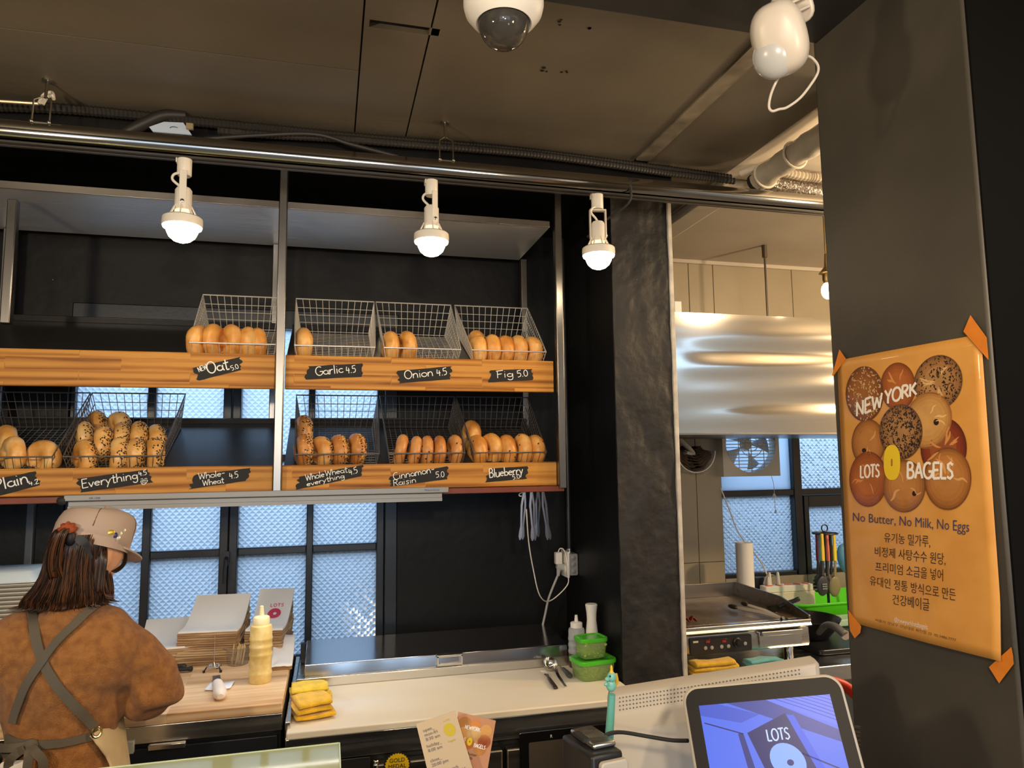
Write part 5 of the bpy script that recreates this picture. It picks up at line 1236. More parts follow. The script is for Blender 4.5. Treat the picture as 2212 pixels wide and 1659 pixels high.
for k in range(17):
    z = -ro+2*ro*(k+.5)/17; hw = math.sqrt(max(ro*ro-z*z, 0)); gm.tube([(fcx-hw, fy_-.078, fcz+z), (fcx+hw, fy_-.078, fcz+z)], .0022, 6)
for k in (-.5, 0, .5):
    x = ro*k; hh = math.sqrt(ro*ro-x*x); gm.tube([(fcx+x, fy_-.074, fcz-hh), (fcx+x, fy_-.074, fcz+hh)], .0022, 6)
for q_ in (.25, .45): gm.tube([(fcx+ro*q_*math.cos(t*PI/14), fy_-.08, fcz+ro*q_*math.sin(t*PI/14)) for t in range(28)], .002, 6, closed=True)
gm.build('grille', FANM, fan)
for k in range(5):
    a = 2*PI*k/5
    def bl(i, j, a=a): r = ro*(.2+.7*i); t = a+(j-.5)*.75*(.6+.4*i); return V(fcx+r*math.cos(t), fy_-.03+.03*(j-.5), fcz+r*math.sin(t))
    MB().grid(bl, 6, 5).build('blade', mat('fan_blade', (.55, .58, .62), .4), fan, solid=.002)
MB().lathe([(ro*.22, 0), (ro*.2, .02)], (0, 0, 0), 24, T(fcx, fy_-.02, fcz) @ RX(90)).build('hub', FANM, fan)
MB().tube(spline([P(1666, 1028, Y=fy_-.06), P(1671, 1045, Y=fy_-.06), P(1673, 1070, Y=fy_-.06), P(1675, 1105, Y=fy_-.06)], 5), .0016, 6).tube(spline([P(1673, 1065, Y=fy_-.06), P(1669, 1080, Y=fy_-.06), P(1672, 1066, Y=fy_-.06), P(1680, 1080, Y=fy_-.06), P(1673, 1068, Y=fy_-.06)], 5), .0016, 6).lathe([(.006, 0), (.004, .018)], P(1676, 1109, Y=fy_-.06), 10).build('pull_cord', WHITEPL, fan)
# --- wall cup with paper filters
wy = KY-.004; w0, w1 = P(1452, 972, Y=wy), P(1523, 978, Y=wy); wc = ((w0.x+w1.x)/2-.02, (w0.z+w1.z)/2)
R1 = (w1.x-w0.x)/2+.015
o = thing('filter_holder', 'white half-round holder of brown paper filters on the tiled wall', 'holder', (wc[0], wy, wc[1]))
def half(r, y): return [V(wc[0]+r*math.cos(PI+PI*i/20), y, wc[1]+r*math.sin(PI+PI*i/20)) for i in range(21)]
hm_ = MB(); A1, A2, A3, A4 = half(R1, wy), half(R1, wy-.11), half(R1-.005, wy-.11), half(R1-.005, wy)
vs = A1+A2+A3+A4; fs = []
for q_ in range(3):
    for i in range(20): fs.append((q_*21+i, q_*21+i+1, (q_+1)*21+i+1, (q_+1)*21+i))
hm_.add(vs, fs).build('half_shell', WHITEPL, o)
for k in range(8):
    def ff(i, j, k=k): r = (R1-.012)*(1-.09*k); t = PI*1.03+PI*.94*i; return V(wc[0]+r*math.cos(t)*.95, wy-.010-.09*j, wc[1]-.004+.004*k+r*math.sin(t)*(.92-.05*k)+.004*math.sin(i*25+k))
    MB().grid(ff, 30, 2).build('paper_filter', mat('brown_filter', (.16, .10, .06), .9), o, solid=.001)
MB().tube(spline([(wc[0]-.075, wy-.09, wc[1]+.055), (wc[0]-.05, wy-.1, wc[1]+.03), (wc[0]-.02, wy-.09, wc[1]+.006), (wc[0]-.005, wy-.08, wc[1]-.012), (wc[0]-.05, wy-.09, wc[1]-.004)], 5), .010, 10, flat=((0, 1, 0), 2.0)).build('cloth_filter', mat('off_white_cloth', (.68, .63, .56), .9), o)
# --- hanging bulb of the kitchen beside the column
by_ = 2.2; bp_ = P(1789, 628, Y=by_)
o = thing('kitchen_bulb', 'bare glowing bulb with brass fixture half hidden behind the column', 'lamp', (bp_.x, by_, bp_.z))
BR = mat('brass', (.45, .32, .14), .35, 1)
MB().ell((bp_.x, by_, bp_.z), (.024, .024, .032), 20, 12).build('bulb', mat('kitchen_bulb_glow', (1, .95, .85), .3, emit=(1, .78, .5), estr=25), o)
MB().lathe([(.014, .028), (.018, .04), (.018, .062), (.030, .066), (.010, .09), (.006, .14)], (bp_.x, by_, bp_.z), 20).tube([(bp_.x, by_, bp_.z+.13), (bp_.x, by_, CEILZ)], .004, 8).build('fixture', BR, o)
# --- pipes and ducts under the kitchen ceiling
WRAP = mat('pipe_wrap', (.52, .47, .39), .6, var=.25, vscale=10, bump=.8, bscale=14, distance=.01)
pz_ = CEILZ-.055
o = thing('wrapped_pipe', 'tape-wrapped white pipe bundle running under the kitchen ceiling', 'pipe', P(1650, 385, Z=pz_))
a, b = P(1640, 388, Z=pz_-.015), P(1790, 285, Z=pz_); b = a.lerp(b, 1.5)
m = []
for i in range(13): t = i/12; m.append(a.lerp(b, t))
MB().tube(m, [.038+.004*math.sin(i*2.3) for i in range(13)], 16).build('wrap', WRAP, o, smooth=80)
MB().tube([P(1628, 396, Z=pz_-.03), a], [.03, .036], 16).build('dark_sleeve', BLKPL, o)
MB().tube(spline([P(1600, 374, Z=pz_+.02), P(1660, 352, Z=pz_+.025), P(1720, 310, Z=pz_+.03), P(1790, 262, Z=pz_+.03)], 5), .012, 10).build('side_pipe', CREAM, o)
for t in (.07, .37): q = a.lerp(b, t); dd_ = (b-a).normalized(); s1 = dd_.cross(V(0, 0, 1)).normalized(); s2 = s1.cross(dd_); MB().tube([q+s1*.043*math.cos(k*PI/10)+s2*.043*math.sin(k*PI/10) for k in range(20)], .004, 6, closed=True).build('tie', CREAM, o)
def corrug(name, label, pts, r, m_, pitch=.010, amp=.10):
    pp = [V(*p) for p in pts]; L_ = 0; out = []; rad = []
    sp_ = spline(pp, 14)
    for i in range(len(sp_)-1):
        seg = (sp_[i+1]-sp_[i]); n_ = max(1, int(seg.length/(pitch/2)))
        for k in range(n_): out.append(sp_[i].lerp(sp_[i+1], k/n_))
    rad = [r*(1+amp*(1 if i % 2 else -1)) for i in range(len(out))]
    mb = MB(); mb.tube(out, rad, 10); return tag(mb.build(name, m_, smooth=30), label, 'conduit')
corrug('flexible_conduit', 'beige corrugated conduit crossing the kitchen ceiling behind the wrapped pipe', [P(1690, 372, Z=CEILZ-.03), P(1740, 381, Z=CEILZ-.03), P(1800, 388, Z=CEILZ-.03), P(2000, 420, Z=CEILZ-.03)], .017, mat('beige_flex', (.42, .36, .28), .6))
corrug('foil_duct', 'shiny crinkled foil duct under the kitchen ceiling', [P(1650, 394, Z=CEILZ-.05), P(1700, 402, Z=CEILZ-.05), P(1800, 420, Z=CEILZ-.05), P(2000, 460, Z=CEILZ-.05)], .026, mat('foil', (.75, .70, .66), .18, 1, bump=1, bscale=90, distance=.01), pitch=.008)
# ================================================================== conduits along the rear of the black ceiling
FLEXB = mat('black_flex', (.022, .020, .018), .5)
cz = CEILZ-.028
corrug('flexible_conduit', 'black corrugated conduit along the ceiling edge behind the rail', [P(-60, 228, Y=2.12), P(150, 236, Y=2.12), P(420, 262, Y=2.12), P(760, 296, Y=2.12), P(1100, 325, Y=2.12), P(1400, 362, Y=2.12), P(1580, 386, Y=2.12)], .014, FLEXB)
corrug('flexible_conduit', 'lower black corrugated conduit dipping behind the steel rail', [P(470, 282, Y=2.10), P(560, 290, Y=2.11), P(740, 300, Y=2.11), P(860, 310, Y=2.11), P(1160, 335, Y=2.11), P(1440, 374, Y=2.11), P(1590, 392, Y=2.11)], .011, FLEXB)
tag(MB().tube(spline([P(262, 292, Y=2.12), P(310, 268, Y=2.11), P(352, 250, Y=2.11), P(400, 250, Y=2.12)], 8), .016, 10).build('bent_conduit', FLEXB), 'short bent black conduit over the pale blue bracket plate', 'conduit')
tag(MB().tube(spline([P(440, 300, Y=2.08), P(560, 292, Y=2.09), P(680, 290, Y=2.09), P(760, 312, Y=2.09), P(860, 338, Y=2.09)], 8), .006, 8).build('drooping_cable', FLEXB), 'thin black cable drooping behind the steel rail', 'cable')
tag(MB().tube([P(-40, 216, Y=2.05), P(84, 224, Y=2.05)], .005, 8).build('bare_rod', mat('dull_brass_rod', (.4, .32, .22), .4, .8)), 'short tan rod at the upper left behind the rail hanger', 'rod')
tag(MB().tube(spline([P(84, 224, Y=2.03), P(95, 205, Y=2.03), P(112, 200, Y=2.03), P(116, 214, Y=2.02)], 6), .0045, 8).tube(spline([P(92, 226, Y=2.02), P(102, 210, Y=2.02), P(116, 206, Y=2.02)], 6), .0045, 8).build('cream_wire_loop', CREAM), 'pair of cream wires looping over the left rail hanger', 'wire')
pp = [P(u, v, Y=2.075) for u, v in ((322, 274), (354, 263), (396, 265), (414, 291), (330, 284))]
o = thing('bracket_plate', 'pale blue metal bracket plate glinting under the ceiling conduits', 'bracket', pp[0])
mm_ = MB(); vs = pp+[p+V(0, .006, 0) for p in pp]; n = 5
mm_.add(vs, [(0, 1, 2, 3, 4), (9, 8, 7, 6, 5)]+[(i, i+5, (i+1) % n+5, (i+1) % n) for i in range(n)]).build('plate', mat('galvanized_blue', (.50, .60, .74), .4, .0), o, smooth=0)
q = P(376, 277, Y=2.073); MB().tube([q+V(.010*math.cos(t*PI/12), -.001, .004*math.sin(t*PI/12)) for t in range(2, 14)], .0008, 5).build('knockout_mark', RUBBER, o)
q = P(410, 275, Y=2.07); MB().box((q.x-.008, 2.06, q.z-.008), (q.x+.010, 2.07, q.z+.008)).build('terminal', mat('terminal_tan', (.45, .35, .2), .4, .6), o)

# ================================================================== dome camera
D_ = 1.2; dc = P(1088, 30, D=D_); DR = .068
zc_ = P(1088, 34, D=D_).z
o = thing('dome_camera', 'white dome security camera with smoked dome on the ceiling', 'security camera', (dc.x, dc.y, CEILZ))
x, y = dc.x, dc.y
zr0 = zc_+.012
MB().lathe([(DR, CEILZ-zr0), (DR, .004), (DR-.003, -.008), (DR-.012, -.020), (.047, -.028), (.044, -.026), (.043, -.012)], (x, y, zr0), 48, cap0=True, cap1=False).build('base', WHITEPL, o)
dm = MB(); pr = [(.043, -.014), (.0425, -.026)]
for i in range(1, 13): a = PI/2*i/12; pr.append((.0425*math.cos(a), -.026-.044*math.sin(a)))
dm.lathe(pr, (x, y, zr0), 40, cap0=False).build('smoked_dome', mat('smoked_acrylic', (.45, .42, .38), .04, trans=.92, ior=1.35), o, solid=.0015)
MB().lathe([(.028, -.004), (.028, -.030), (.019, -.046), (.012, -.050)], (x-.002, y, zr0), 28).build('camera_core', mat('core_dark', (.05, .045, .045), .3), o)
MB().lathe([(.012, 0), (.012, .008), (.009, .009)], (0, 0, 0), 20, T(x-.006, y-.018, zr0-.042) @ RX(120)).build('lens', mat('lens_glass', (.02, .03, .04), .05), o)
# ================================================================== motion sensor
D_ = 1.15; sc_ = P(1684, 85, D=D_)
fw_ = (CAM-sc_).normalized(); rt_ = V(0, 0, 1).cross(fw_).normalized()*-1
rt_ = _r.copy(); up_ = -_d.copy(); nn_ = -_f.copy()
rot = Matrix.Rotation(math.radians(-14), 3, nn_) if False else Matrix.Rotation(math.radians(14), 3, nn_)
rt2, up2 = rot @ rt_, rot @ up_
yawm = Matrix.Rotation(math.radians(-28), 3, up2); rt2 = yawm @ rt2; nn2 = yawm @ nn_
pt = Matrix.Rotation(math.radians(14), 3, rt2); up2 = pt @ up2; nn2 = pt @ nn2
SM = frame(sc_, rt2, up2, nn2)
o = thing('motion_sensor', 'white motion sensor on a swivel bracket under the dark beam', 'motion sensor', M=Matrix.Translation(sc_)); inv = Matrix.Translation(sc_).inverted()
SENS = mat('sensor_white', (.52, .47, .41), .35)
rings = []; hw, hh = .042, .057
for z, k in ((-.024, .80), (-.022, .93), (-.012, 1.0), (.008, 1.0), (.022, .93), (.030, .78), (.034, .50), (.0355, .05)):
    r = []
    for i in range(40):
        a = 2*PI*i/40; ca, sa = math.cos(a), math.sin(a)
        r.append(SM @ V(math.copysign(abs(ca)**.75, ca)*hw*k, math.copysign(abs(sa)**.8, sa)*hh*k, z))
    rings.append(r)
MB().loft(rings).build('shell', SENS, o, smooth=60)
MB().ell((0, 0, 0), (.034, .036, .024), 28, 16, SM @ T(-.013, -.022, .014)).build('sensor_lens', mat('sensor_lens', (.42, .43, .43), .25), o)
MB().tube([SM @ V(-.010+.034*math.cos(math.radians(t)), -.022+.034*math.sin(math.radians(t)), .026-.006*abs(math.cos(math.radians(t)))) for t in range(0, 181, 12)], .0022, 6).build('lens_brow', SENS, o)
MB().box((-.026, .010, .0285), (-.0255, .030, .030), SM).build('red_mark', mat('red_mark', (.6, .15, .12), .5), o)
q = P(1742, 30, D=1.17); top_ = P(1715, -30, D=1.17)
MB().tube([SM @ V(.006, .045, -.018), SM @ V(.015, .062, -.03), SM @ V(.02, .085, -.035)], [.014, .012, .014], 14).build('ball_joint', SENS, o)
bq = SM @ V(.030, .050, -.045)
MB().rbox((0, 0, 0), (.058, .085, .010), .018, M=SM @ T(.032, .055, -.050) @ RY(-20), axis=2).build('bracket_plate', SENS, o, bevel=.003)
for k in range(3): MB().box((.012, .030+.016*k, -.046), (.05, .034+.016*k, -.034), SM @ RY(-6)).build('bracket_rib', SENS, o, bevel=.001)
MB().tube(spline([P(1736, 120, D=1.16), P(1752, 124, D=1.17), P(1766, 140, D=1.17), P(1766, 158, D=1.17), P(1752, 182, D=1.17), P(1728, 212, D=1.17), P(1700, 232, D=1.17), P(1683, 236, D=1.17), P(1668, 240, D=1.17), P(1661, 230, D=1.17), P(1665, 205, D=1.17), P(1675, 180, D=1.17), P(1686, 160, D=1.16)], 5), .0022, 8).build('cable', SENS, o)
# hanger arm up to the beam
MB().tube([SM @ V(.02, .085, -.04), V((SM @ V(.03, .11, -.05)).x, (SM @ V(.03, .11, -.05)).y, 2.49)], .012, 12).build('mount_arm', SENS, o)

# ================================================================== poster on the column
px_ = CX-.0025
PA = mat('kraft_poster', srgb(216, 156, 76), .45, var=.12, vscale=14, color2=srgb(206, 144, 66), bump=.05, bscale=60, coat=.25)
tl, tr_, br_, bl_ = P(1808, 779, X=px_), P(2119, 722, X=px_), P(2170, 1428, X=px_), P(1836, 1343, X=px_)
post = thing('bagel_poster', 'brown paper bagel poster taped to the charcoal column', 'poster', (px_, (tl.y+tr_.y)/2, bl_.z))
def pos_(a, b):
    p = bl_.lerp(br_, a).lerp(tl.lerp(tr_, a), b)
    k = .006*math.sin(a*PI)*(1-.3*b)+.010*max(0, .18-b)/.18*max(0, a-.3)
    return V(px_-k, p.y, p.z)
MB().grid(pos_, 20, 30).build('sheet', PA, post, solid=.0008, smooth=180)
def onp(a, b, off=.0012): p = pos_(a, b); return V(p.x-off, p.y, p.z)
def puv(u, v):
    """poster-sheet coordinates of a photo pixel (near-affine inverse)"""
    a, b = .5, .5
    for _ in range(12):
        q = P(u, v, X=pos_(a, b).x); p = pos_(a, b)
        a += (q.y-p.y)/(br_.y-bl_.y) if False else (q.y-p.y)/(tr_.y-tl.y)
        b += (q.z-p.z)/(tl.z-bl_.z)
    return a, b
def prn(name, c1, c2, scale, c3=None):
    return mat(name, c1, .5, var=.5, vscale=scale, color2=c2, coat=.2)
def pbagel(u, v, ru, rv, m_, lift, hole=True, seeds=0, seedm=None, rot=0, holem=None, marks=0):
    pts = []; n = 36
    def at_(r, t):
        a = u+ru*r*math.cos(t)*math.cos(rot)-rv*r*math.sin(t)*math.sin(rot); b = v+ru*r*math.cos(t)*math.sin(rot)+rv*r*math.sin(t)*math.cos(rot); return puv(a, b)
    rim = [onp(*at_(1, 2*PI*i/n), lift) for i in range(n)]
    mb = MB(); mb.add(rim, [tuple(range(n))]); ob_ = mb.build('printed_bagel', m_[0], post, smooth=0)
    for k, (rr_, dxy) in enumerate(((.94, 0), (.86, .02), (.74, .05), (.58, .08))):
        ring = []
        for i in range(n):
            t = 2*PI*i/n; a, b = at_(rr_, t); ring.append(onp(a-dxy*.25*ru/300, b+dxy*.25*rv/600, lift+.00002*(k+1)))
        MB().add(ring, [tuple(range(n))]).build('printed_shade', shade(m_, k), ob_, smooth=0)
    rnd = random.Random(int(u*7+v))
    if seeds:
        sb = MB()
        for _ in range(seeds):
            r = math.sqrt(rnd.random())*.95; t = rnd.uniform(0, 6.28)
            if r < .15: continue
            a, b = at_(r, t); s = rnd.uniform(.0011, .0022); q = onp(a, b, lift+.00012); th_ = rnd.uniform(0, 3.1)
            d1, d2 = V(0, math.cos(th_), math.sin(th_))*s*1.6, V(0, -math.sin(th_), math.cos(th_))*s*.7
            sb.add([q+d1, q+d2, q-d1, q-d2], [(0, 1, 2, 3)])
        sb.build('printed_seeds', seedm, ob_, smooth=0, stuff=True)
    if marks:
        sb = MB()
        for k in range(marks):
            t0 = rnd.uniform(0, 6.28); r0_ = rnd.uniform(.1, .3); r1_ = rnd.uniform(.6, .88)
            tt = [t0+rnd.uniform(-.15, .15) for _ in range(4)]
            pts = [onp(*at_(r0_+(r1_-r0_)*i/3, tt[i]), lift+.0001) for i in range(4)]
            wd_ = rnd.uniform(.0015, .004)
            sb.strip(spline(pts, 3), [wd_*(.3+1.0*math.sin(PI*i/9)) for i in range(10)], .0001, (-1, 0, 0))
        sb.build('printed_creases', m_[2], ob_, smooth=0)
    if holem:
        hl = [onp(*puv(hu, hv), lift+.00015) for hu, hv in holem]; MB().add(hl, [tuple(range(len(hl)))]).build('printed_raisins', mat('print_raisin', srgb(40, 16, 12), .5), ob_, smooth=0)
    return ob_
def shade(m_, k):
    a, b = m_[3], m_[4]; c = m_[5]; t = (.35, .7, 1.0, 1.0)[k]; f = .18 if k == 3 else 0
    col = tuple((a[i]+(b[i]-a[i])*t)*(1-f)+c[i]*f for i in range(3)); c2 = tuple(x*.82 for x in col)
    return mat('%s_%d' % (m_[0].name, k), col, .5, var=.5, vscale=26, color2=c2, coat=.2)
def tri(n, a, b, c): return (mat('print_'+n+'_rim', a, .5, var=.3, vscale=30, coat=.2), mat('print_'+n, b, .5, var=.6, vscale=22, color2=c, coat=.2), mat('print_'+n+'_crease', c, .5, coat=.2), a, b, c)
T1 = tri('toast', srgb(104, 58, 26), srgb(146, 84, 36), srgb(190, 132, 70))
T2 = tri('amber', srgb(128, 62, 22), srgb(172, 92, 36), srgb(212, 138, 68))
T3 = tri('seedy', srgb(112, 76, 44), srgb(166, 116, 66), srgb(214, 172, 112))
T4 = tri('pale', srgb(160, 104, 48), srgb(206, 152, 82), srgb(228, 186, 120))
T5 = tri('red', srgb(94, 34, 16), srgb(136, 54, 24), srgb(206, 140, 76))
T6 = tri('gold', srgb(130, 76, 30), srgb(182, 118, 54), srgb(214, 158, 90))
BS = mat('print_black_seed', srgb(34, 24, 18), .5); WS = mat('print_white_seed', srgb(206, 176, 128), .5)
def el(u, v, a, b, n=10): return [(u+a*math.cos(2*PI*i/n), v+b*math.sin(2*PI*i/n)) for i in range(n)]
pbagel(1941, 835, 38, 52, T2, .0012, marks=3)
pbagel(1869, 851, 41, 60, T1, .0013, seeds=180, seedm=WS)
pbagel(2028, 826, 52, 60, T3, .0013, seeds=260, seedm=BS, marks=7, rot=.3)
pbagel(1877, 957, 36, 52, T6, .0014, marks=3, holem=el(1868, 973, 5, 5))
pbagel(2040, 968, 50, 66, T5, .0014, marks=9)
pbagel(2007, 908, 50, 62, T4, .0015, marks=3, holem=el(2024, 912, 6, 7), rot=.25)
pbagel(1877, 1035, 41, 60, T2, .0016, marks=5)
pbagel(2049, 1034, 51, 68, T6, .0015, marks=6)
pbagel(1955, 1050, 46, 57, T6, .0017, marks=4, holem=el(1977, 1066, 5, 6))
pbagel(1948, 933, 47, 60, T3, .0018, seeds=520, seedm=BS)
# yellow bagel mark and lettering
YLW = mat('print_yellow', srgb(234, 200, 40), .5)
r1 = [onp(*puv(1929+18*math.copysign(abs(math.cos(2*PI*i/36))**.8, math.cos(2*PI*i/36))*1, 999+38*math.copysign(abs(math.sin(2*PI*i/36))**.85, math.sin(2*PI*i/36))), .0023) for i in range(36)]
r2 = [onp(*puv(1928.5+2*math.cos(2*PI*i/36), 999+8*math.sin(2*PI*i/36)), .0023) for i in range(36)]
MB().loft([r1, r2], False, False).build('yellow_ring', YLW, post, smooth=0)
WINK = mat('print_white', srgb(240, 232, 220), .5)
def pletters(text, a, b, h0, h1, r=.0026):
    m = MB(); W_ = text_w(text, 1.0); x = 0
    for ch in text:
        w_, st_ = GL[ch]
        for s in st_:
            def q(px, py):
                t = (x+px)/W_; return onp(*puv(a[0]+(b[0]-a[0])*t, a[1]+(b[1]-a[1])*t-(h0+(h1-h0)*t)*py), .0024)
            pts = [q(px, py) for px, py in s]
            if 2 < len(pts) < 8: pts = spline(pts, 3)
            m.tube(pts, r, 6, flat=((1, 0, 0), .12))
        x += w_
    m.build('printed_title', WINK, post)
pletters('NEW', (1851, 900), (1909, 878), 30, 30); pletters('YORK', (1913, 874), (1983, 852), 30, 26)
pletters('LOTS', (1860, 1032), (1903, 1030), 26, 27, .0022); pletters('BAGELS', (1961, 1033), (2063, 1034), 34, 34)
# printed text lines: flat font meshes laid on the sheet
def pline(text, uc, v0, v1, h, m_, half):
    c = bpy.data.curves.new('t', 'FONT'); c.body = text; c.size = 1; c.align_x = 'CENTER'; c.resolution_u = 2
    to = bpy.data.objects.new('tmp', c); COL.objects.link(to); bpy.context.view_layer.update()
    me = bpy.data.meshes.new_from_object(to.evaluated_get(bpy.context.evaluated_depsgraph_get())); bpy.data.objects.remove(to)
    w_ = max(abs(v.co.x) for v in me.vertices) or 1
    for v in me.vertices:
        t = v.co.x/w_*.5+.5; vv = v0+(v1-v0)*t; uu = uc-half+2*half*t
        p = onp(*puv(uu, vv-v.co.y*h*(.88+.24*t)), .0014); v.co = p
    me.materials.clear(); me.materials.append(m_); o_ = bpy.data.objects.new('printed_text', me); COL.objects.link(o_); o_.parent = post; o_.matrix_parent_inverse = post.matrix_basis.inverted()
NAVY = mat('print_navy', srgb(66, 62, 96), .6); BRINK = mat('print_brown', srgb(62, 42, 36), .6)
pline('No Butter, No Milk, No Eggs', 1969, 1125, 1149, 30, NAVY, 126)
pline('유기농 밀가루,', 1961, 1169, 1181, 26, BRINK, 50)
pline('비정제 사탕수수 원당,', 1967, 1199, 1219, 26, BRINK, 77)
pline('프리미엄 소금을 넣어', 1966, 1232, 1254, 26, BRINK, 74)
pline('유대인 정통 방식으로 만든', 1973, 1262, 1296, 26, BRINK, 93)
pline('건강베이글', 1969, 1303, 1318, 27, BRINK, 40)
pline('@newyorklotsbagels', 1969, 1342, 1360, 15, WINK, 36)
pline('서울시 강남구 강남대로 파인빌 23  02.3486.7777', 1979, 1341, 1386, 8, mat('print_small', srgb(110, 74, 44), .6), 88)
# orange masking tape
OT = mat('orange_tape', srgb(226, 132, 38), .55, var=.15, vscale=30, bump=.2, bscale=60)
for k, poly in enumerate((((1797, 812), (1813, 755), (1827, 775), (1801, 811)), ((2081, 716), (2096, 681), (2138, 728), (2141, 750), (2136, 777)), ((1832, 1318), (1860, 1353), (1858, 1367), (1846, 1379), (1836, 1362)), ((2136, 1441), (2184, 1398), (2196, 1418), (2194, 1436), (2158, 1476)))):
    pts = [P(max(u, 1790), v, X=px_-.003) for u, v in poly]
    pts = [V(p.x, min(max(p.y, CY0+.002), CY1-.001), p.z) for p in pts]
    n = len(pts); MB().add(pts+[p+V(.0004, 0, 0) for p in pts], [tuple(range(n)), tuple(range(2*n-1, n-1, -1))]+[(i, (i+1) % n, (i+1) % n+n, i+n) for i in range(n)]).build('tape_piece', OT, post, smooth=0)

# ================================================================== service counter with till, cards and glass case
SZ = .98
sct = thing('service_counter', 'dark service counter between the customers and the kitchen, mostly below view', 'counter', (.2, 1.1, 0))
MB().box((-1.8, .86, SZ-.04), (.95, 1.42, SZ)).build('counter_top', mat('dark_counter', (.06, .05, .045), .4), sct, bevel=.004)
MB().box((-1.78, .90, 0), (.93, 1.40, SZ-.04)).build('counter_body', BLKMET, sct)
# glass case
gc_ = P(733, 1605, Z=1.09)
o = thing('glass_display_case', 'low display case with pale green glass top in front of the person', 'display case', (gc_.x-.3, gc_.y-.15, SZ))
PG = mat('green_glass', (.44, .50, .31), .05, spec=.5)
MB().box((-1.5, .93, 1.082), (gc_.x, gc_.y, 1.09)).build('glass_top', PG, o, bevel=.0015)
GE = mat('glass_edge', (.62, .72, .45), .1)
MB().box((-1.5, gc_.y-.007, SZ), (gc_.x-.001, gc_.y-.001, 1.082)).build('glass_back', PG, o)
MB().box((gc_.x-.007, .93, SZ), (gc_.x-.001, gc_.y-.008, 1.082)).build('glass_side', PG, o)
MB().box((-1.5, gc_.y-.001, 1.081), (gc_.x, gc_.y+.0015, 1.091)).box((gc_.x-.001, .93, 1.081), (gc_.x+.0015, gc_.y, 1.091)).build('bright_edge', GE, o)
# cards in a stand
def card(name, label, px4, D0, m_, z):
    pts = [P(u, v, D=D0) for u, v in px4]; o = thing(name, label, 'card', pts[3])
    n = (pts[1]-pts[0]).cross(pts[3]-pts[0]).normalized()
    if n.dot(CAM-pts[0]) < 0: n = -n
    vs = pts+[p-n*.0006 for p in pts]
    MB().add(vs, [(0, 1, 2, 3), (7, 6, 5, 4)]+[(i, i+4, (i+1) % 4+4, (i+1) % 4) for i in range(4)]).build('card_sheet', m_, o, smooth=0)
    ex, ey = (pts[1]-pts[0]), (pts[3]-pts[0])
    return o, lambda s, t: pts[0]+ex*s+ey*t, n, ex, ey
cstand = thing('card_stand', 'low black card stand holding two leaflets', 'card stand', P(1000, 1790, D=1.14))
q = P(1000, 1800, D=1.14); MB().box((q.x-.07, q.y-.02, SZ), (q.x+.07, q.y+.03, SZ+.012)).box((q.x-.06, q.y-.014, SZ+.012), (q.x+.06, q.y-.010, SZ+.05)).box((q.x-.06, q.y+.014, SZ+.012), (q.x+.06, q.y+.018, SZ+.07)).build('holder', BLKPL, cstand, bevel=.002)
o, f, n, ex, ey = card('opening_hours_card', 'cream opening hours card with yellow bagel logo, tilted left', [(899, 1564), (983, 1535), (1060, 1790), (960, 1815)], 1.12, mat('cream_card', srgb(206, 182, 148), .6), 0)
def cM(s, t, lift=.0006): x = ex.normalized(); y_ = -ey; y_ = (y_-x*y_.dot(x)).normalized(); return frame(f(s, t)+n*lift, x, y_, n)
for txt, s, t in (('open_\nmon-fri\n8:30 am', .12, .085), ('holiday_\n8:00 am', .12, .22), ('close_\n20:00 pm', .12, .345)): textobj('printed_text', txt, .0074, cM(s, t), GREYINK, o, ext=.0001)
textobj('printed_text', 'new york\nbagel only 24', .0068, cM(.36, .46), GREYINK, o, ext=.0001)
M = cM(.76, .135); m = MB(); m.loft([[M @ V(.0088*math.cos(2*PI*i/28), .0104*math.sin(2*PI*i/28), 0) for i in range(28)], [M @ V(.0016*math.cos(2*PI*i/28), .0024*math.sin(2*PI*i/28), 0) for i in range(28)]], False, False).build('yellow_logo', mat('card_yellow', srgb(204, 182, 50), .6), o)
textobj('printed_text', 'LOTS', .0045, cM(.66, .06), MATS['card_yellow'], o, ext=.0001); textobj('printed_text', 'bagels', .0052, cM(.66, .235), MATS['card_yellow'], o, ext=.0001)
o, f, n, ex, ey = card('bagel_leaflet', 'brown leaflet with bagel photo behind the cream card, tilted right', [(990, 1538), (1071, 1557), (1030, 1800), (945, 1780)], 1.135, mat('kraft_card', srgb(196, 140, 104), .6), 0)
rnd = random.Random(5)
for (s, t, r), tm_ in zip(((.22, .085, .0105), (.5, .075, .008), (.80, .105, .0095), (.50, .15, .0115), (.24, .17, .010), (.80, .20, .0105), (.40, .245, .0095), (.72, .27, .0105)), (T1, T2, T6, T3, T6, T5, T2, T6)):
    M = cM(s, t, .0005+.00008*rnd.random()); MB().add([M @ V(r*math.cos(2*PI*i/24), r*1.05*math.sin(2*PI*i/24), 0) for i in range(24)], [tuple(range(24))]).build('printed_bagel', tm_[1], o, smooth=0)
for tx_, s_, t_ in (('NEWYORK', .24, .125), ('BAGELS', .55, .265), ('S', .27, .235)):
    m = MB(); letters(m, tx_, 0, 0, .0058, cM(s_, t_, .0010), r=.0006, cond=.92, dome=.1); m.build('printed_title', WINK, o)
M = cM(.43, .228, .0011); MB().loft([[M @ V(.0042*math.cos(2*PI*i/24), .0066*math.sin(2*PI*i/24), 0) for i in range(24)], [M @ V(.001*math.cos(2*PI*i/24), .0016*math.sin(2*PI*i/24), 0) for i in range(24)]], False, False).build('yellow_logo', YLW, o)
textobj('printed_text', 'Butter\nMilk', .0062, cM(.42, .345), BRINK, o, ext=.0001)

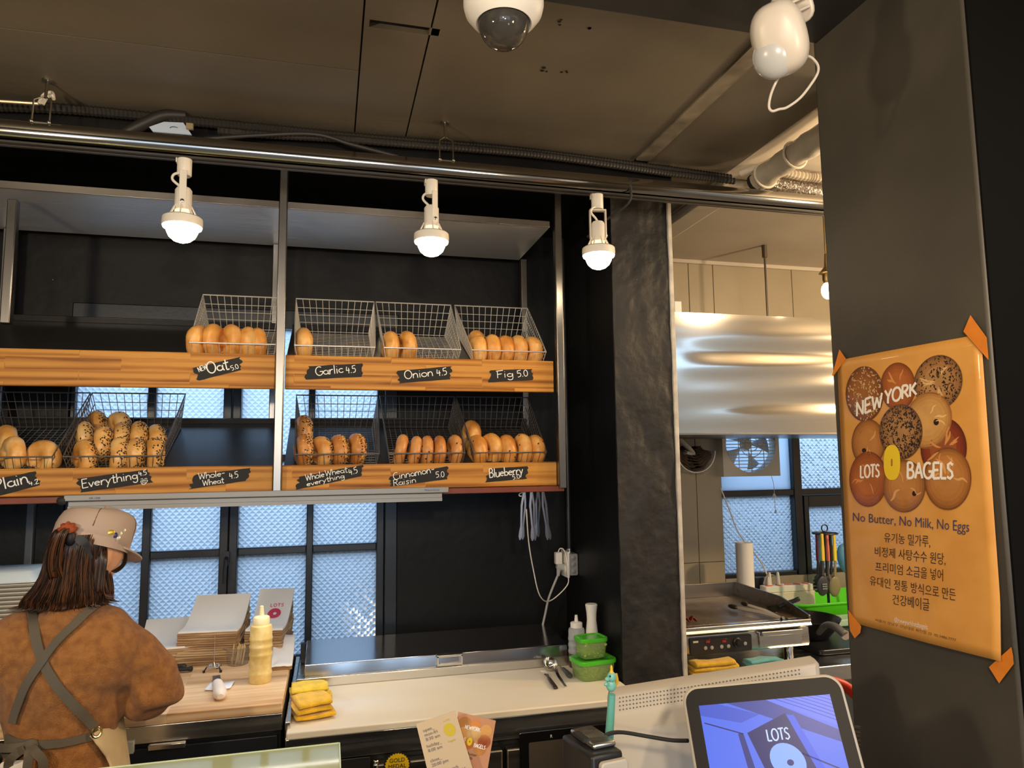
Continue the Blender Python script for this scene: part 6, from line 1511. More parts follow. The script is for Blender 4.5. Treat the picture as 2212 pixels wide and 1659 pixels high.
# ================================================================== till: rear housing and customer display
PW = mat('till_white', (.52, .47, .40), .42)
a, b = P(1312, 1497, D=1.24), P(1758, 1424, D=1.18)
pos = thing('till_monitor', 'white till monitor seen from behind with a perforated top strip', 'till', (a.x, a.y, SZ))
ux = (b-a); Wd = ux.length; ux = V(ux.x, ux.y, 0).normalized(); uy_ = V(-ux.y, ux.x, 0); uz = V(0, 0, 1)
tiltm = Matrix.Rotation(math.radians(0), 3, ux)
# local frame: x along the housing, y away from camera, z up
roll_ = math.atan2((b-a).z, V((b-a).x, (b-a).y, 0).length)
OM = frame(a, ux, uy_, uz)
H = a.z-SZ
prof_ = [(0.0, 0.0), (-.012, -.004), (-.016, -.030), (-.020, -.040), (-.034, -.055), (-.040, -.10), (-.046, -.17), (-.040, -H+.04), (.02, -H+.03), (.03, 0.0)]
k_ = (b.z-a.z)/Wd
rings = []
for x in (0, .004, .02, Wd-.03, Wd-.008, Wd):
    e = .006 if x in (0, Wd) else 0
    rings.append([OM @ V(x, y+(e if y < 0 else -e), z+k_*x-(e if z > -.02 else 0)) for y, z in prof_])
MB().loft(rings).build('housing', PW, pos, bevel=.003, smooth=35)
hol = MB()
for i in range(52):
    for j in range(4):
        x = .022+i*(Wd-.05)/52; z = -.0075-.0062*j
        if j > 2 and i > 40: continue
        yb = -.012-.004*((-.004-z)/.026); hol.lathe([(.0013, 0), (.0013, .0006)], (0, 0, 0), 8, OM @ T(x, yb-.0006, z+k_*x) @ RX(90))
hol.build('speaker_holes', mat('hole_brown', (.16, .13, .10), .8), pos, stuff=True)
MB().box((.05, -.052, -.19), (Wd-.02, -.040, -.188), OM).build('seam', RUBBER, pos)
MB().box((.10, -.02, -H), (.26, .10, -H+.045), OM).build('foot', PW, pos, bevel=.006)
# customer display
cA, cB, cC = P(1481, 1494, D=1.02), P(1806, 1464, D=.98), P(1862, 1700, D=.93)
dsp = thing('customer_display', 'tilted customer display with black bezel showing a blue photo', 'screen', (cA.x, cA.y, SZ))
dx_ = (cB-cA); DW = dx_.length; dx_ = dx_.normalized()
dn0 = (CAM-cA)
down = V(0, 0, -1); down = (down-dx_*down.dot(dx_)).normalized(); nd = dx_.cross(down)*-1
if nd.dot(CAM-cA) < 0: nd = -nd
tl_ = Matrix.Rotation(math.radians(-22), 3, dx_); 
d2v = tl_ @ down; n2v = tl_ @ nd
if n2v.z < 0: tl_ = Matrix.Rotation(math.radians(22), 3, dx_); d2v = tl_ @ down; n2v = tl_ @ nd
DM = frame(cA, dx_, -d2v, n2v)            # x right, y up, z to the viewer
DWd = DW+.012; DH = DWd*.72
MB().rbox((DWd/2-.006, -DH/2+.006, -.010), (DWd, DH, .020), .022, n=8, M=DM, axis=2).build('back_shell', PW, dsp, bevel=.004)
bz = MB().rbox((DWd/2-.006, -DH/2+.006, .0012), (DWd-.008, DH-.008, .003), .019, n=8, M=DM, axis=2).build('bezel', mat('bezel_black', (.010, .009, .008), .4, spec=.15), dsp)
# screen picture: flat shapes that give off light
def em(n, c, s=1.0): return mat('screen_'+n, (0, 0, 0), .3, emit=c[:3], estr=s, spec=.2)
sx0, sx1, sy0, sy1 = .015, DWd-.026, -.020, -DH+.028
def S(x, y, z=.003): return DM @ V(sx0+(sx1-sx0)*x, sy0+(sy1-sy0)*y, z)
def sq(name, pts, m_, lift): MB().add([S(x, y, .003+lift*.0001) for x, y in pts], [tuple(range(len(pts)))]).build(name, m_, scr, smooth=0)
scr = MB().add([S(0, 0), S(1, 0), S(1, 1), S(0, 1)], [(0, 1, 2, 3)]).build('screen', em('blue', srgb(86, 112, 226)), dsp, smooth=0)
def sqq(pts, c, lift, nm): MB().add([S(x, y, .003+lift*.0001) for x, y in pts], [tuple(range(len(pts)))]).build('picture_shape', em(nm, c), scr, smooth=0)
sqq([(0, 0), (.15, 0), (.45, .16), (.30, .24), (0, .12)], srgb(74, 92, 196), 1, 'b1')
sqq([(.22, 0), (.52, 0), (1, .40), (1, .54)], srgb(66, 74, 150), 2, 'b2')
sqq([(.52, 0), (1, 0), (1, .36)], srgb(96, 118, 240), 2, 'b3')
for k in range(7): sqq([(.58+.06*k, .0), (.60+.06*k, .0), (1, .30-.045*k), (1, .285-.045*k)], srgb(70, 84, 186), 3, 'b4')
sqq([(.02, .20), (.30, .36), (.30, .375), (.02, .215)], srgb(44, 46, 100), 4, 'b5')
sqq([(.26, .36), (.30, .36), (.36, 1), (.30, 1)], srgb(56, 60, 124), 4, 'b5b')
sqq([(.33, .36), (.64, .17), (.82, 1.0), (.45, 1.0)], srgb(46, 48, 104), 5, 'b6')
sqq([(.645, .19), (.70, .20), (.88, 1), (.825, 1)], srgb(70, 96, 220), 5, 'b7')
sqq([(.70, .62), (1, .86), (1, .88), (.70, .64)], srgb(48, 54, 120), 5, 'b8')
sqq([(.05, .86), (.20, .92), (.22, 1), (.05, 1)], srgb(150, 176, 250), 5, 'b9')
lt = srgb(136, 170, 236)
cir = [(.585+.125*math.cos(2*PI*i/30)+.02*math.sin(2*PI*i/30), .70+.20*math.sin(2*PI*i/30)) for i in range(30)]; sqq(cir, lt, 6, 'c1')
sqq([(.60+.025*math.cos(2*PI*i/16), .72+.035*math.sin(2*PI*i/16)) for i in range(16)], srgb(52, 56, 120), 7, 'c2')
m = MB(); Mx = frame(S(.47, .47, .0037), (S(1, .43)-S(0, .47)).normalized(), -d2v, n2v); letters(m, 'LOTS', 0, 0, .014, Mx, r=.0011, cond=.9, dome=.05); m.build('picture_text', em('txt', srgb(190, 212, 250)), scr)
MB().tube([DM @ V(DWd/2, -DH*.5, -.02), DM @ V(DWd/2, -DH*.9, -.05)], .02, 12).box((cA.x+.02, cA.y-.06, SZ), (cA.x+.20, cA.y+.06, SZ+.012)).build('stand', PW, dsp)
# --- pen with small topper
pc, pb = P(1322, 1500, D=1.12), P(1316, 1600, D=1.12)
o = thing('pen', 'mint green pen with a little dinosaur topper leaning on the till', 'pen', pb)
MINT = mat('mint_plastic', srgb(122, 190, 176), .4); hd = P(1321, 1462, D=1.12)
MB().tube([pc, P(1312, 1655, D=1.12)], [.0055, .008], 12).build('barrel', mat('mint_clear', srgb(120, 200, 186), .25, trans=.3), o)
s = 1.12/FPX
MB().ell((0, 0, 0), (10*s, 10*s, 11*s), 16, 12, T(*hd)).ell((0, 0, 0), (11*s, 9*s, 13*s), 16, 12, T(*P(1320, 1481, D=1.12))).ell((0, 0, 0), (5*s, 4*s, 4*s), 10, 8, T(*P(1309, 1478, D=1.11))).ell((0, 0, 0), (6*s, 5*s, 5*s), 10, 8, T(*P(1312, 1467, D=1.115))).build('topper', MINT, o)
MB().ell((0, 0, 0), (2.0*s, 2*s, 2.4*s), 8, 6, T(*P(1318, 1461, D=1.108))).build('eye', RUBBER, o)
YT = mat('yellow_crest', srgb(232, 186, 50), .5)
MB().lathe([(5*s, 0), (2.5*s, 7*s), (3.2*s, 9*s), (2*s, 14*s), (.2*s, 16*s)], P(1321, 1453, D=1.12), 12).tube([P(1331, 1456, D=1.125), P(1333, 1470, D=1.128), P(1330, 1484, D=1.13)], [3*s, 4*s, 2*s], 8).build('crest', YT, o)
# --- card reader with cable
D2 = 1.0
k0, k1, k2 = P(1252, 1578, D=1.06), P(1288, 1570, D=1.12), P(1325, 1622, D=.98)
o = thing('card_reader', 'black and white card reader standing in front of the till', 'card reader', (k0.x, k0.y, SZ))
q = P(1285, 1600, D=1.03); RM = T(q.x, q.y, 0) @ RZ(math.degrees(-YAW)+24)
zt_ = P(1262, 1590, D=1.03).z
MB().box((-.026, -.035, SZ), (.026, .055, zt_-.012), RM).build('body', BLKPL, o, bevel=.005)
MB().box((-.014, -.020, zt_-.012), (.024, .050, zt_-.004), RM).build('steel_top', STEEL, o, bevel=.003)
MB().box((-.020, -.002, zt_-.006), (-.010, .03, zt_-.001), RM).build('slot', RUBBER, o)
MB().rbox((.006, -.040, zt_-.075), (.044, .010, .11), .006, M=RM, axis=1).build('white_front', PW, o, bevel=.002)
for xx in (-.004, .016): MB().lathe([(.0025, 0), (.0025, .001)], (0, 0, 0), 10, RM @ T(xx, -.0452, zt_-.045) @ RX(90)).build('screw', STEELD, o)
MB().tube(spline([P(1300, 1608, D=1.03), P(1303, 1596, D=1.04), P(1316, 1585, D=1.05), P(1345, 1582, D=1.07), P(1400, 1591, D=1.08), P(1450, 1599, D=1.07), P(1486, 1600, D=1.05)], 6), .0030, 8).build('cable', RUBBER, o)
MB().tube(spline([P(1328, 1624, D=1.02), P(1336, 1632, D=1.03), P(1341, 1660, D=1.04)], 5), .002, 8).build('cable', RUBBER, o)
# --- red hose behind the display, coiled steel tray edge
tag(MB().tube(spline([P(1740, 1476, D=1.75), P(1775, 1471, D=1.75), P(1808, 1475, D=1.75), P(1838, 1492, D=1.75), P(1875, 1540, D=1.75), P(1890, 1640, D=1.75)], 6), .0125, 12).build('red_hose', mat('red_rubber', srgb(220, 60, 36), .45)), 'red rubber hose curving behind the customer display', 'hose')
for k in range(9):
    pass
q = P(1838, 1620, D=1.34); o = thing('wire_rack', 'bright coiled wire rack between the display and the column', 'rack', q)
for k in range(10):
    v = 1568+9*k; MB().tube([P(1815, v-2, D=1.34), P(1860, v+3, D=1.3)], .0022, 6).build('wire', CHROME, o)
MB().tube([P(1818, 1560, D=1.34), P(1822, 1790, D=1.34)], .003, 6).build('frame_wire', CHROME, o)
# ================================================================== person at the worktop
from mathutils.bvhtree import BVHTree
PYB = 1.88
def remeshed(mb, voxel, smooth_it=6, fn=None):
    """one continuous skin over the collected shapes"""
    me = bpy.data.meshes.new('tmp'); me.from_pydata(mb.v, [], mb.f)
    bm = bmesh.new(); bm.from_mesh(me); bmesh.ops.recalc_face_normals(bm, faces=bm.faces); bm.to_mesh(me); bm.free()
    o = bpy.data.objects.new('tmp', me); COL.objects.link(o)
    r = o.modifiers.new('r', 'REMESH'); r.mode = 'VOXEL'; r.voxel_size = voxel
    s = o.modifiers.new('s', 'SMOOTH'); s.factor = .6; s.iterations = smooth_it
    bpy.context.view_layer.update()
    out = bpy.data.meshes.new_from_object(o.evaluated_get(bpy.context.evaluated_depsgraph_get())); bpy.data.objects.remove(o)
    if fn:
        ns = [v.normal.copy() for v in out.vertices]
        for v, n in zip(out.vertices, ns): v.co = v.co+n*fn(v.co, n)
    out.polygons.foreach_set('use_smooth', [True]*len(out.polygons)); return out
def mkobj(name, me, m_, parent=None):
    me.materials.clear(); me.materials.append(m_); o = bpy.data.objects.new(name, me); COL.objects.link(o)
    if parent is not None: o.parent = parent
    return o
def oval(c, rx, ry, yaw, n=24):
    a = math.radians(yaw); return [V(c.x+rx*math.cos(t)*math.cos(a)-ry*math.sin(t)*math.sin(a), c.y+rx*math.cos(t)*math.sin(a)+ry*math.sin(t)*math.cos(a), c.z) for t in [2*PI*i/n for i in range(n)]]
def pt(u, v, y=PYB): return P(u, v, Y=y)
TY = -14                                             # torso turned a little to the right
torso = [(166, 1300, .050, .055), (164, 1318, .085, .070), (160, 1338, .118, .085), (158, 1362, .150, .100), (156, 1395, .158, .114), (148, 1440, .142, .120), (143, 1490, .126, .117), (140, 1540, .116, .112), (136, 1580, .108, .112), (134, 1625, .112, .118), (142, 1690, .140, .128), (150, 1760, .160, .132)]
def torso_rings(g, i0=0): return [oval(pt(u, v), rx+g, ry+g, TY) for u, v, rx, ry in torso[i0:]]
hip = pt(150, 1740)
shR, elR, wrR = pt(272, 1402, 1.89), pt(327, 1485, 1.93), pt(300, 1478, 2.14)
shL, elL, wrL = pt(24, 1398, 1.84), pt(-52, 1490, 1.90), pt(200, 1490, 2.16)
def limb(m, pts, rad, n=14): m.tube(spline(pts, 4), [r for r in interp(rad, (len(pts)-1)*4+1)], n)
def interp(r, n):
    out = []
    for i in range(n):
        t = i/(n-1)*(len(r)-1); k = min(int(t), len(r)-2); out.append(r[k]+(r[k+1]-r[k])*(t-k))
    return out
# --- head frame: looking down and to the right
HC_ = pt(198, 1189); AZ = math.radians(34); DN = math.radians(20)
hf_ = V(math.sin(AZ)*math.cos(DN), math.cos(AZ)*math.cos(DN), -math.sin(DN)); hr_ = V(math.cos(AZ), -math.sin(AZ), 0); hu_ = hr_.cross(hf_)
HM = frame(HC_, hr_, hf_, hu_) @ SC(.86, .86, .90)                       # x right ear, y face, z crown
SKIN = mat('skin', srgb(214, 160, 126), .5, var=.1, vscale=20, sss=.15)
bd = MB()
bd.loft(torso_rings(-.018, 0))
bd.ell((0, 0, 0), (.070, .088, .100), 24, 18, HM)
bd.ell((0, 0, 0), (.052, .062, .070), 18, 12, HM @ T(0, .018, -.058))       # jaw
bd.ell((0, 0, 0), (.010, .016, .020), 10, 8, HM @ T(0, .090, -.022))         # nose
bd.ell((0, 0, 0), (.022, .010, .010), 10, 8, HM @ T(0, .074, -.062))         # mouth
bd.ell((0, 0, 0), (.016, .012, .012), 10, 8, HM @ T(0, .070, -.095))         # chin
for s in (-1, 1): bd.ell((0, 0, 0), (.008, .016, .026), 10, 8, HM @ T(s*.070, -.004, -.022))   # ears
bd.tube([HM @ V(0, -.02, -.06), pt(172, 1290), pt(166, 1325)], [.048, .050, .058], 16)
limb(bd, [shR, elR, wrR], [.046, .040, .028]); limb(bd, [shL, elL, wrL], [.046, .040, .028])
for w, tgt, s in ((wrR, P(262, 1512, Y=2.26), 1), (wrL, P(225, 1512, Y=2.26), -1)):
    d = (tgt-w).normalized(); sd_ = d.cross(V(0, 0, 1)).normalized()
    pal = w+d*.055; bd.ell((0, 0, 0), (.036, .020, .045), 14, 10, frame(pal, sd_, d.cross(sd_), d))
    for k, ln in zip((-1.5, -.5, .5, 1.5), (.066, .074, .070, .056)):
        b0 = pal+d*.028+sd_*k*.018; bd.tube([b0, b0+d*ln*.5+V(0, 0, .004), b0+d*ln*.95+V(0, 0, -.018)], [.0085, .008, .0065], 8)
    b0 = w+d*.03+sd_*(-s)*.03; bd.tube([b0, b0+sd_*(-s)*.02+d*.03, b0+sd_*(-s)*.018+d*.055+V(0, 0, -.01)], [.010, .009, .007], 8)
for s in (-1, 1):
    a = hip+V(s*.080, 0, -.02); bd.tube([a, V(a.x+s*.01, a.y+.01, .46), V(a.x+s*.01, a.y, .09)], [.085, .058, .04], 14)
    bd.ell((0, 0, 0), (.042, .11, .035), 14, 8, T(a.x+s*.01, a.y+.05, .037))
person = mkobj('person', remeshed(bd, .007, 3), SKIN)
tag(person, 'person seen from behind in brown sweater, tan cap and apron, working at the worktop', 'person')
# --- sweater
sw = MB(); sw.loft(torso_rings(.0, 1)[:10])
limb(sw, [shR+V(-.05, 0, .022), shR+V(.0, 0, .0), elR.lerp(shR, .45)+V(.006, 0, 0), elR, elR.lerp(wrR, .5), elR.lerp(wrR, .85)], [.056, .056, .062, .068, .060, .044], 18)
limb(sw, [shL+V(.05, 0, .022), shL, elL.lerp(shL, .4), elL, elL.lerp(wrL, .5), elL.lerp(wrL, .85)], [.062, .066, .070, .068, .060, .044], 18)
nb_ = pt(166, 1312); sw.lathe([(.056, -.01), (.060, 0), (.058, .012), (.052, .014)], (nb_.x, nb_.y, nb_.z), 20)
def folds(p, n):
    a = noise.noise(V(p.x*9, p.y*5, p.z*11+4)); b = noise.noise(V(p.x*22+3, p.y*10, p.z*16))
    dE = (p-elR).length; k = max(0, 1-dE/.22)
    c = math.sin((p.z*70+p.x*45)+3*a)*.008*k
    w = (p-pt(230, 1520)).length; k2 = max(0, 1-w/.16); c += math.sin(p.z*55-p.x*60+2*a)*.008*k2
    return .011*a+.005*b+c
SWEAT = mat('brown_wool', srgb(162, 108, 54), .95, var=.3, vscale=55, color2=srgb(136, 86, 40), bump=.9, bscale=420, distance=.004, sheen=.12, speck=(160, .10, srgb(178, 130, 84)))
swo = mkobj('sweater', remeshed(sw, .0075, 8, folds), SWEAT, person)
dg = bpy.context.evaluated_depsgraph_get()
bvh = BVHTree.FromPolygons([v.co for v in swo.data.vertices], [p.vertices for p in swo.data.polygons])
def skin_pt(u, v, off=.004, back=PYB):
    d = (_r*((u-CW/2)/FPX)+_d*((v-CH/2)/FPX)+_f).normalized(); h = bvh.ray_cast(CAM, d)
    if h[0] is None: q = P(u, v, Y=back); return q, V(0, -1, 0)
    n = h[1] if h[1].dot(d) < 0 else -h[1]; return h[0]+n*off, n
def band(name, px, w, m_, par, off=.004, th=.003, n=6):
    pp_ = spline([(u, v, 0) for u, v in px], n); pts, ns = [], []
    for q in pp_: a, b = skin_pt(q.x, q.y, off); pts.append(a); ns.append(b)
    # smooth the ribbon so that it bridges small folds
    for _ in range(3):
        pts = [pts[0]]+[(pts[i-1]+pts[i]*2+pts[i+1])/4 for i in range(1, len(pts)-1)]+[pts[-1]]; ns = [ns[0]]+[(ns[i-1]+ns[i]*2+ns[i+1]).normalized() for i in range(1, len(ns)-1)]+[ns[-1]]
    pts = [p+n_*.002 for p, n_ in zip(pts, ns)]
    return MB().strip(pts, w, th, ns).build(name, m_, par, smooth=60)
GST = mat('grey_strap', srgb(92, 84, 72), .85, bump=.4, bscale=300)
CANV = mat('cream_canvas', srgb(206, 184, 146), .85, bump=.3, bscale=260, var=.1, vscale=20)
apron = bpy.data.objects.new('apron', None); COL.objects.link(apron); apron.parent = person
band('strap', [(60, 1303), (68, 1340), (84, 1400), (112, 1462), (150, 1512), (182, 1548), (206, 1577)], .019, GST, apron)
band('strap', [(206, 1309), (170, 1345), (128, 1388), (92, 1432), (62, 1480), (42, 1530), (34, 1560)], .019, GST, apron, off=.0075)
band('waist_tie', [(195, 1591), (150, 1599), (110, 1605), (75, 1607), (40, 1600), (20, 1590)], .017, GST, apron, off=.006)
# bow
kn, kN = skin_pt(72, 1607, .014)
bw_ = MB().ell((0, 0, 0), (.016, .010, .014), 12, 8, T(*kn)); bw_.build('bow_knot', GST, apron)
def loop(px, w=.017, off=.018): pts = [skin_pt(u, v, off+.012*math.sin(i*1.3))[0] for i, (u, v) in enumerate(px)]; return MB().strip(spline(pts, 5), w, .003, (.25, -1, .15))
loop([(70, 1606), (40, 1603), (12, 1602), (4, 1612), (14, 1622), (44, 1618), (68, 1610)]).build('bow_loop', GST, apron)
loop([(72, 1606), (52, 1622), (42, 1645), (38, 1690)]).build('bow_tail', GST, apron)
loop([(74, 1606), (92, 1616), (100, 1640), (96, 1690)]).build('bow_tail', GST, apron)
loop([(72, 1608), (78, 1630), (72, 1690)]).build('bow_tail', GST, apron)
# apron panel wrapping the right side
edge_b = [(188, 1590), (200, 1612), (216, 1635), (230, 1660), (246, 1720)]
def ap(a, b):
    t = b*(len(edge_b)-1); k = min(int(t), len(edge_b)-2); f_ = t-k
    u = edge_b[k][0]+(edge_b[k+1][0]-edge_b[k][0])*f_; v = edge_b[k][1]+(edge_b[k+1][1]-edge_b[k][1])*f_
    s = skin_pt(min(u, 236), v, .010)[0]
    e = P(264+26*b, 1528+190*b, Y=2.00)
    p = s.lerp(e, a); bulge = V(.6, -.8, 0).normalized()*(.035*math.sin(a*PI))
    return p+bulge+V(0, 0, .014*math.sin(a*9+b*3)*.4)
MB().grid(ap, 14, 16).build('bib', CANV, apron, solid=.003, smooth=180)
def ap2(a, b): e = P(264+26*b, 1528+190*b, Y=2.00); return V(e.x-.20*a, e.y+.045*math.sin(min(1, a*1.6)*PI/2), e.z+.12*a*(1-b)*.5)
MB().grid(ap2, 10, 12).build('bib_front', CANV, apron, solid=.003, smooth=180)
g_ = ap(.10, .06); gn = V(.35, -.9, .15).normalized(); gx = V(.9, .35, 0).normalized(); gy = gn.cross(gx)
gc2 = P(209, 1582, D=(g_-CAM).dot(_f)-.012)
MB().tube([gc2+gx*.0085*math.cos(t*PI/12)+gy*.0095*math.sin(t*PI/12) for t in range(24)], .0032, 8, closed=True).build('grommet', mat('gold_grommet', (.85, .65, .3), .2, 1), apron)
# small white tag at the bottom
q, qn = skin_pt(45, 1652, .02); MB().rbox((0, 0, 0), (.045, .030, .004), .006, M=frame(q, V(1, 0, 0), V(0, .2, 1).normalized(), V(0, -1, .2).normalized())).build('patch', mat('white_patch', (.75, .72, .68), .6), apron)
# trousers
tr_m = MB()
for s in (-1, 1):
    a = hip+V(s*.080, 0, -.02); tr_m.tube([a, V(a.x+s*.01, a.y+.01, .46), V(a.x+s*.01, a.y, .10)], [.10, .078, .065], 14)
tr_m.ell((0, 0, 0), (.165, .135, .10), 18, 12, T(hip.x, hip.y, hip.z-.03))
mkobj('trousers', remeshed(tr_m, .012, 4), mat('dark_denim', (.03, .03, .04), .85), person)
# --- hair
HAIR = bpy.data.materials.new('brown_hair'); HAIR.use_nodes = True; MATS['brown_hair'] = HAIR
nt = HAIR.node_tree; b_ = nt.nodes['Principled BSDF']; tc = nt.nodes.new('ShaderNodeTexCoord'); mp = nt.nodes.new('ShaderNodeMapping'); mp.inputs['Scale'].default_value = (60, 60, 5); nz_ = nt.nodes.new('ShaderNodeTexNoise'); nz_.inputs['Scale'].default_value = 2
rp = nt.nodes.new('ShaderNodeValToRGB'); rp.color_ramp.elements[0].color = srgb(26, 15, 10); rp.color_ramp.elements[1].color = srgb(78, 44, 24); rp.color_ramp.elements[0].position = .35; rp.color_ramp.elements[1].position = .75
nt.links.new(tc.outputs['Object'], mp.inputs[0]); nt.links.new(mp.outputs[0], nz_.inputs['Vector']); nt.links.new(nz_.outputs['Fac'], rp.inputs[0]); nt.links.new(rp.outputs[0], b_.inputs['Base Color']); b_.inputs['Roughness'].default_value = .38
hair = bpy.data.objects.new('hair', None); COL.objects.link(hair); hair.parent = person
secs = [(186, 1150, 50, .068), (178, 1170, 58, .078), (172, 1200, 60, .078), (166, 1235, 62, .074), (158, 1265, 72, .070), (148, 1288, 84, .066), (142, 1306, 84, .058)]
hr_rings = []
for u, v, hw, ry in secs:
    c = pt(u, v, PYB-.012); w_ = hw/FPX*(c-CAM).dot(_f); ring = []
    for i in range(48):
        t = 2*PI*i/48; k = 1+.035*math.sin(i*5.1)+.03*noise.noise(V(i*.6, v*.02, 1)); ring.append(V(c.x+w_*k*math.cos(t), c.y+ry*k*math.sin(t), c.z+(.004*math.sin(i*3.7) if v > 1290 else 0)))
    hr_rings.append(ring)
MB().loft(hr_rings).build('hair_mass', HAIR, hair, smooth=180)
rnd = random.Random(11)
sm_ = MB()
HLT = mat('hair_light', srgb(88, 54, 32), .35); HDK = mat('hair_dark', srgb(26, 16, 11), .35)
for i in range(620):
    t = rnd.uniform(PI*.92, PI*2.22); pts = []
    ph = rnd.uniform(0, 6.28); dt = rnd.uniform(-.18, .18); out = rnd.uniform(1.0, 1.035); L_ = rnd.uniform(.75, 1.0); r0 = rnd.uniform(.0006, .0012)
    for j in range(11):
        f_ = j/10*L_; q = f_*(len(secs)-1); k = min(int(q), len(secs)-2); g = q-k
        u = secs[k][0]+(secs[k+1][0]-secs[k][0])*g; v = secs[k][1]+(secs[k+1][1]-secs[k][1])*g; hw = secs[k][2]+(secs[k+1][2]-secs[k][2])*g; ry = secs[k][3]+(secs[k+1][3]-secs[k][3])*g
        c = pt(u, v, PYB-.012); w_ = hw/FPX*(c-CAM).dot(_f); tt = t+dt*f_+.03*math.sin(ph+f_*5); o2 = out+.02*math.sin(ph+f_*7)
        pts.append(V(c.x+w_*o2*math.cos(tt), c.y+ry*o2*math.sin(tt), c.z))
    if L_ > .96: d = pts[-1]-pt(150, 1290, PYB-.012); pts.append(pts[-1]+V(d.x*.22, d.y*.22, -.004)); 
    sm_.m = 0 if rnd.random() < .35 else (1 if rnd.random() < .6 else 2)
    sm_.tube(pts, [r0]*(len(pts)-1)+[r0*.2], 5)
# flick at the right and strands around the face
for i in range(46):
    r0 = rnd.uniform(.0009, .0018); j = rnd.uniform(-6, 6); sm_.m = rnd.choice((0, 1, 2))
    sm_.tube(spline([pt(212+j, 1225, PYB-.05), pt(216+j, 1262+j, PYB-.055), pt(224+j*.6, 1284+j*.6, PYB-.05), pt(238+rnd.uniform(-4, 12), 1291+rnd.uniform(-6, 6), PYB-.045)], 4), [r0]*12+[r0*.2], 5)
for i in range(34):
    r0 = rnd.uniform(.0009, .0016); j = rnd.uniform(-4, 4); sm_.m = rnd.choice((1, 2, 2))
    sm_.tube(spline([pt(262+j*.6, 1172, PYB+.02), pt(271+j*.5, 1195, PYB+.015), pt(269+j, 1215, PYB), pt(258+j, 1228+j*.4, PYB-.01), pt(244+j, 1236+j*.5, PYB-.02)], 4), [r0]*16+[r0*.2], 5)
# hair over the temple and ear
for i in range(90):
    r0 = rnd.uniform(.001, .002); j = rnd.uniform(-1, 1); sm_.m = rnd.choice((0, 1, 2, 2))
    sm_.tube(spline([pt(216+14*j, 1180, PYB-.055+.02*abs(j)), pt(218+13*j, 1204, PYB-.062), pt(214+13*j, 1240, PYB-.062), pt(210+14*j, 1278, PYB-.06)], 4), [r0]*12+[r0*.3], 5)
sm_.build('hair_strands', [HLT, HAIR, HDK], hair, smooth=80, stuff=True)
# ponytail out of the cap opening
pn = MB()
for i in range(120):
    r0 = rnd.uniform(.001, .002); a, b = rnd.uniform(-1, 1), rnd.uniform(-1, 1); pn.m = rnd.choice((0, 1, 1, 2))
    pn.tube(spline([pt(150+4*a, 1143+4*b, PYB-.085), pt(134+10*a, 1156+8*b, PYB-.105+.012*b), pt(120+14*a, 1185, PYB-.10+.014*b), pt(116+15*a, 1222, PYB-.088+.014*b), pt(122+16*a, 1256+8*b, PYB-.078+.012*b)], 4), [r0]*16+[r0*.2], 5)
pn.ell((0, 0, 0), (.017, .015, .05), 14, 10, T(*pt(121, 1192, PYB-.09))).build('ponytail', [HLT, HAIR, HDK], hair, smooth=80, stuff=True)
sc0 = pt(146, 1145, PYB-.088)
MB().ell((0, 0, 0), (.019, .016, .017), 18, 12, T(*sc0), fn=lambda p: p*(1+.16*math.sin(math.atan2(p.z, p.x)*9))).build('scrunchie', mat('rust_scrunchie', srgb(150, 66, 30), .7), hair)
RIB = mat('black_ribbon', (.008, .008, .010), .5)
rb_ = MB().ell((0, 0, 0), (.012, .012, .018), 12, 8, T(*pt(152, 1162, PYB-.092))).strip(spline([pt(150, 1160, PYB-.092), pt(166, 1163, PYB-.094), pt(182, 1172, PYB-.092), pt(190, 1186, PYB-.088), pt(198, 1206, PYB-.084)], 5), [.012]*6+[.018]*5+[.012]*5+[.006]*5, .003, (.1, -1, .2)).strip(spline([pt(150, 1160, PYB-.092), pt(158, 1176, PYB-.092), pt(170, 1184, PYB-.09)], 5), [.014, .016, .018, .018, .016, .014, .012, .010, .008, .006, .004], .003, (0, -1, .1))
rb_.build('ribbon', RIB, hair)
# --- cap
CAPM = mat('tan_cap', srgb(90, 68, 54), .85, var=.15, vscale=14, bump=.35, bscale=200, distance=.002)
cap = bpy.data.objects.new('cap', None); COL.objects.link(cap); cap.parent = person
CM = frame(HC_+hu_*.018-hf_*.004, hr_, hf_, hu_) @ RX(-2) @ SC(.84, .84, .98)
rings = []
for z, k in ((-.004, 1.0), (.022, 1.01), (.045, 1.0), (.060, .95), (.070, .84), (.077, .62), (.080, .3), (.081, .02)):
    r = []
    for i in range(48):
        t = 2*PI*i/48; w = 1+.012*math.sin(t*3+z*60)+.010*noise.noise(V(math.cos(t)*2, math.sin(t)*2, z*30))
        r.append(CM @ V(.082*k*w*math.cos(t), .104*k*w*math.sin(t)-.004, z+(.010*math.sin(t) if z > .03 else 0)-(.012*(1-math.sin(t))/2 if z < .01 else 0)))
    rings.append(r)
MB().loft(rings, False, True).build('crown', CAPM, cap, solid=.003, smooth=180)
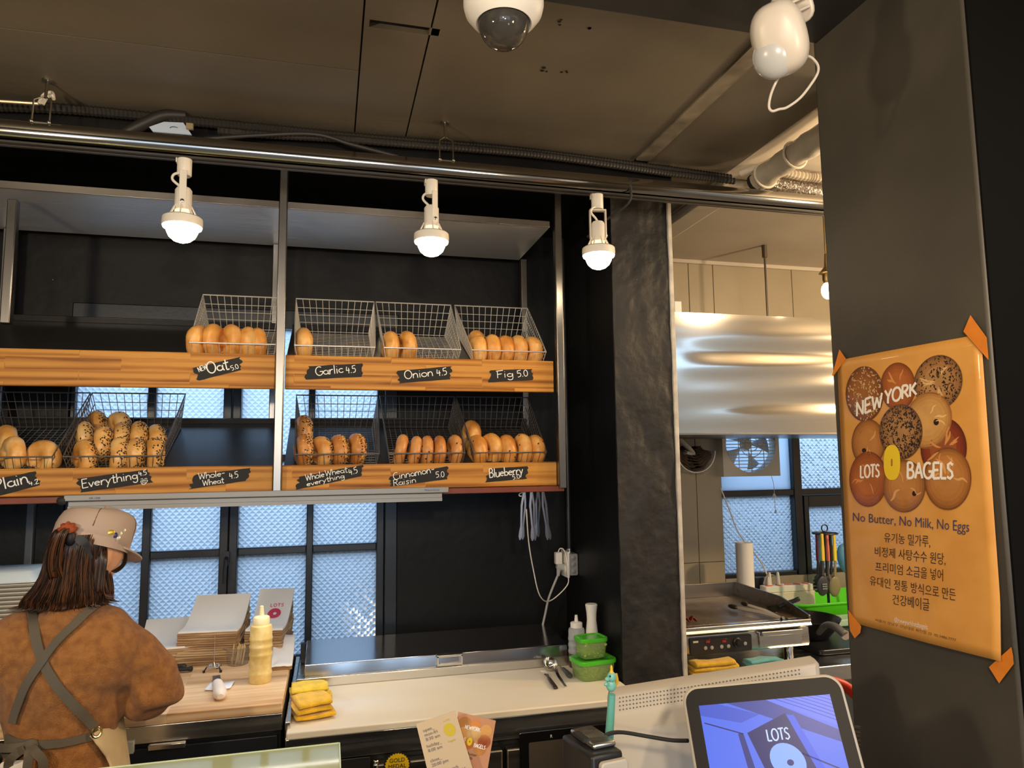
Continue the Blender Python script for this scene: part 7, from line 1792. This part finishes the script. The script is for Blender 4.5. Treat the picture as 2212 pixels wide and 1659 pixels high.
MB().strip([CM @ V(.0835*math.cos(t), .106*math.sin(t)-.004, .004-(.012*(1-math.sin(t))/2)) for t in [2*PI*i/40+PI*1.5+.25 for i in range(37)]], .022, .002, [(CM.to_3x3() @ V(math.cos(2*PI*i/40+PI*1.5+.25), math.sin(2*PI*i/40+PI*1.5+.25), 0)) for i in range(37)]).build('band', CAPM, cap)
def brim(a, b):
    t = math.radians(20+140*a); r = 1+.62*b*math.sin((t-math.radians(20))/math.radians(140)*PI)**.6
    return CM @ V(.082*math.cos(t)*(1+.05*b), .104*math.sin(t)*1.0+(r-1)*.104-.004, -.002-.010*b+.010*b*abs(math.cos(t)))
MB().grid(brim, 24, 8).build('brim', CAPM, cap, solid=.004, smooth=180)
sm2 = MB()
for t in (math.radians(40), math.radians(-40), math.radians(140)):
    sm2.tube([CM @ V(.083*k*math.cos(t), .105*k*math.sin(t)-.004, z+.001+(.010*math.sin(t) if z > .03 else 0)) for z, k in ((.022, 1.012), (.045, 1.002), (.060, .953), (.070, .843), (.077, .625))], .0012, 6)
sm2.build('seam', mat('cap_seam', srgb(104, 80, 62), .9), cap)
for (u, v), c_, nm in (((240, 1150), srgb(200, 176, 70), 'gold'), ((247, 1156), srgb(70, 66, 110), 'blue'), ((256, 1153), srgb(226, 220, 190), 'cream'), ((252, 1162), srgb(226, 224, 210), 'cream2'), ((264, 1146), srgb(210, 206, 190), 'silver')):
    d = (_r*((u-CW/2)/FPX)+_d*((v-CH/2)/FPX)+_f); q = P(u, v, Y=PYB-.048+ (u-240)*.0012)
    MB().lathe([(.0075, 0), (.0075, .002), (.005, .003)], (0, 0, 0), 14, T(*q) @ RZ(25) @ RX(80) @ SC(1, .8+.3*((u*7) % 3)/3, 1)).build('pin', mat('pin_'+nm, c_, .3, .6), cap)
# glasses temple
MB().tube([pt(236, 1192, PYB-.02), pt(258, 1190, PYB+.03), pt(264, 1192, PYB+.05)], .0015, 6).tube([pt(264, 1188, PYB+.05), pt(270, 1196, PYB+.06), pt(264, 1206, PYB+.055), pt(260, 1196, PYB+.05)], .0015, 6).build('glasses', mat('glasses_dark', (.05, .05, .06), .2), person)
bpy.context.view_layer.update()
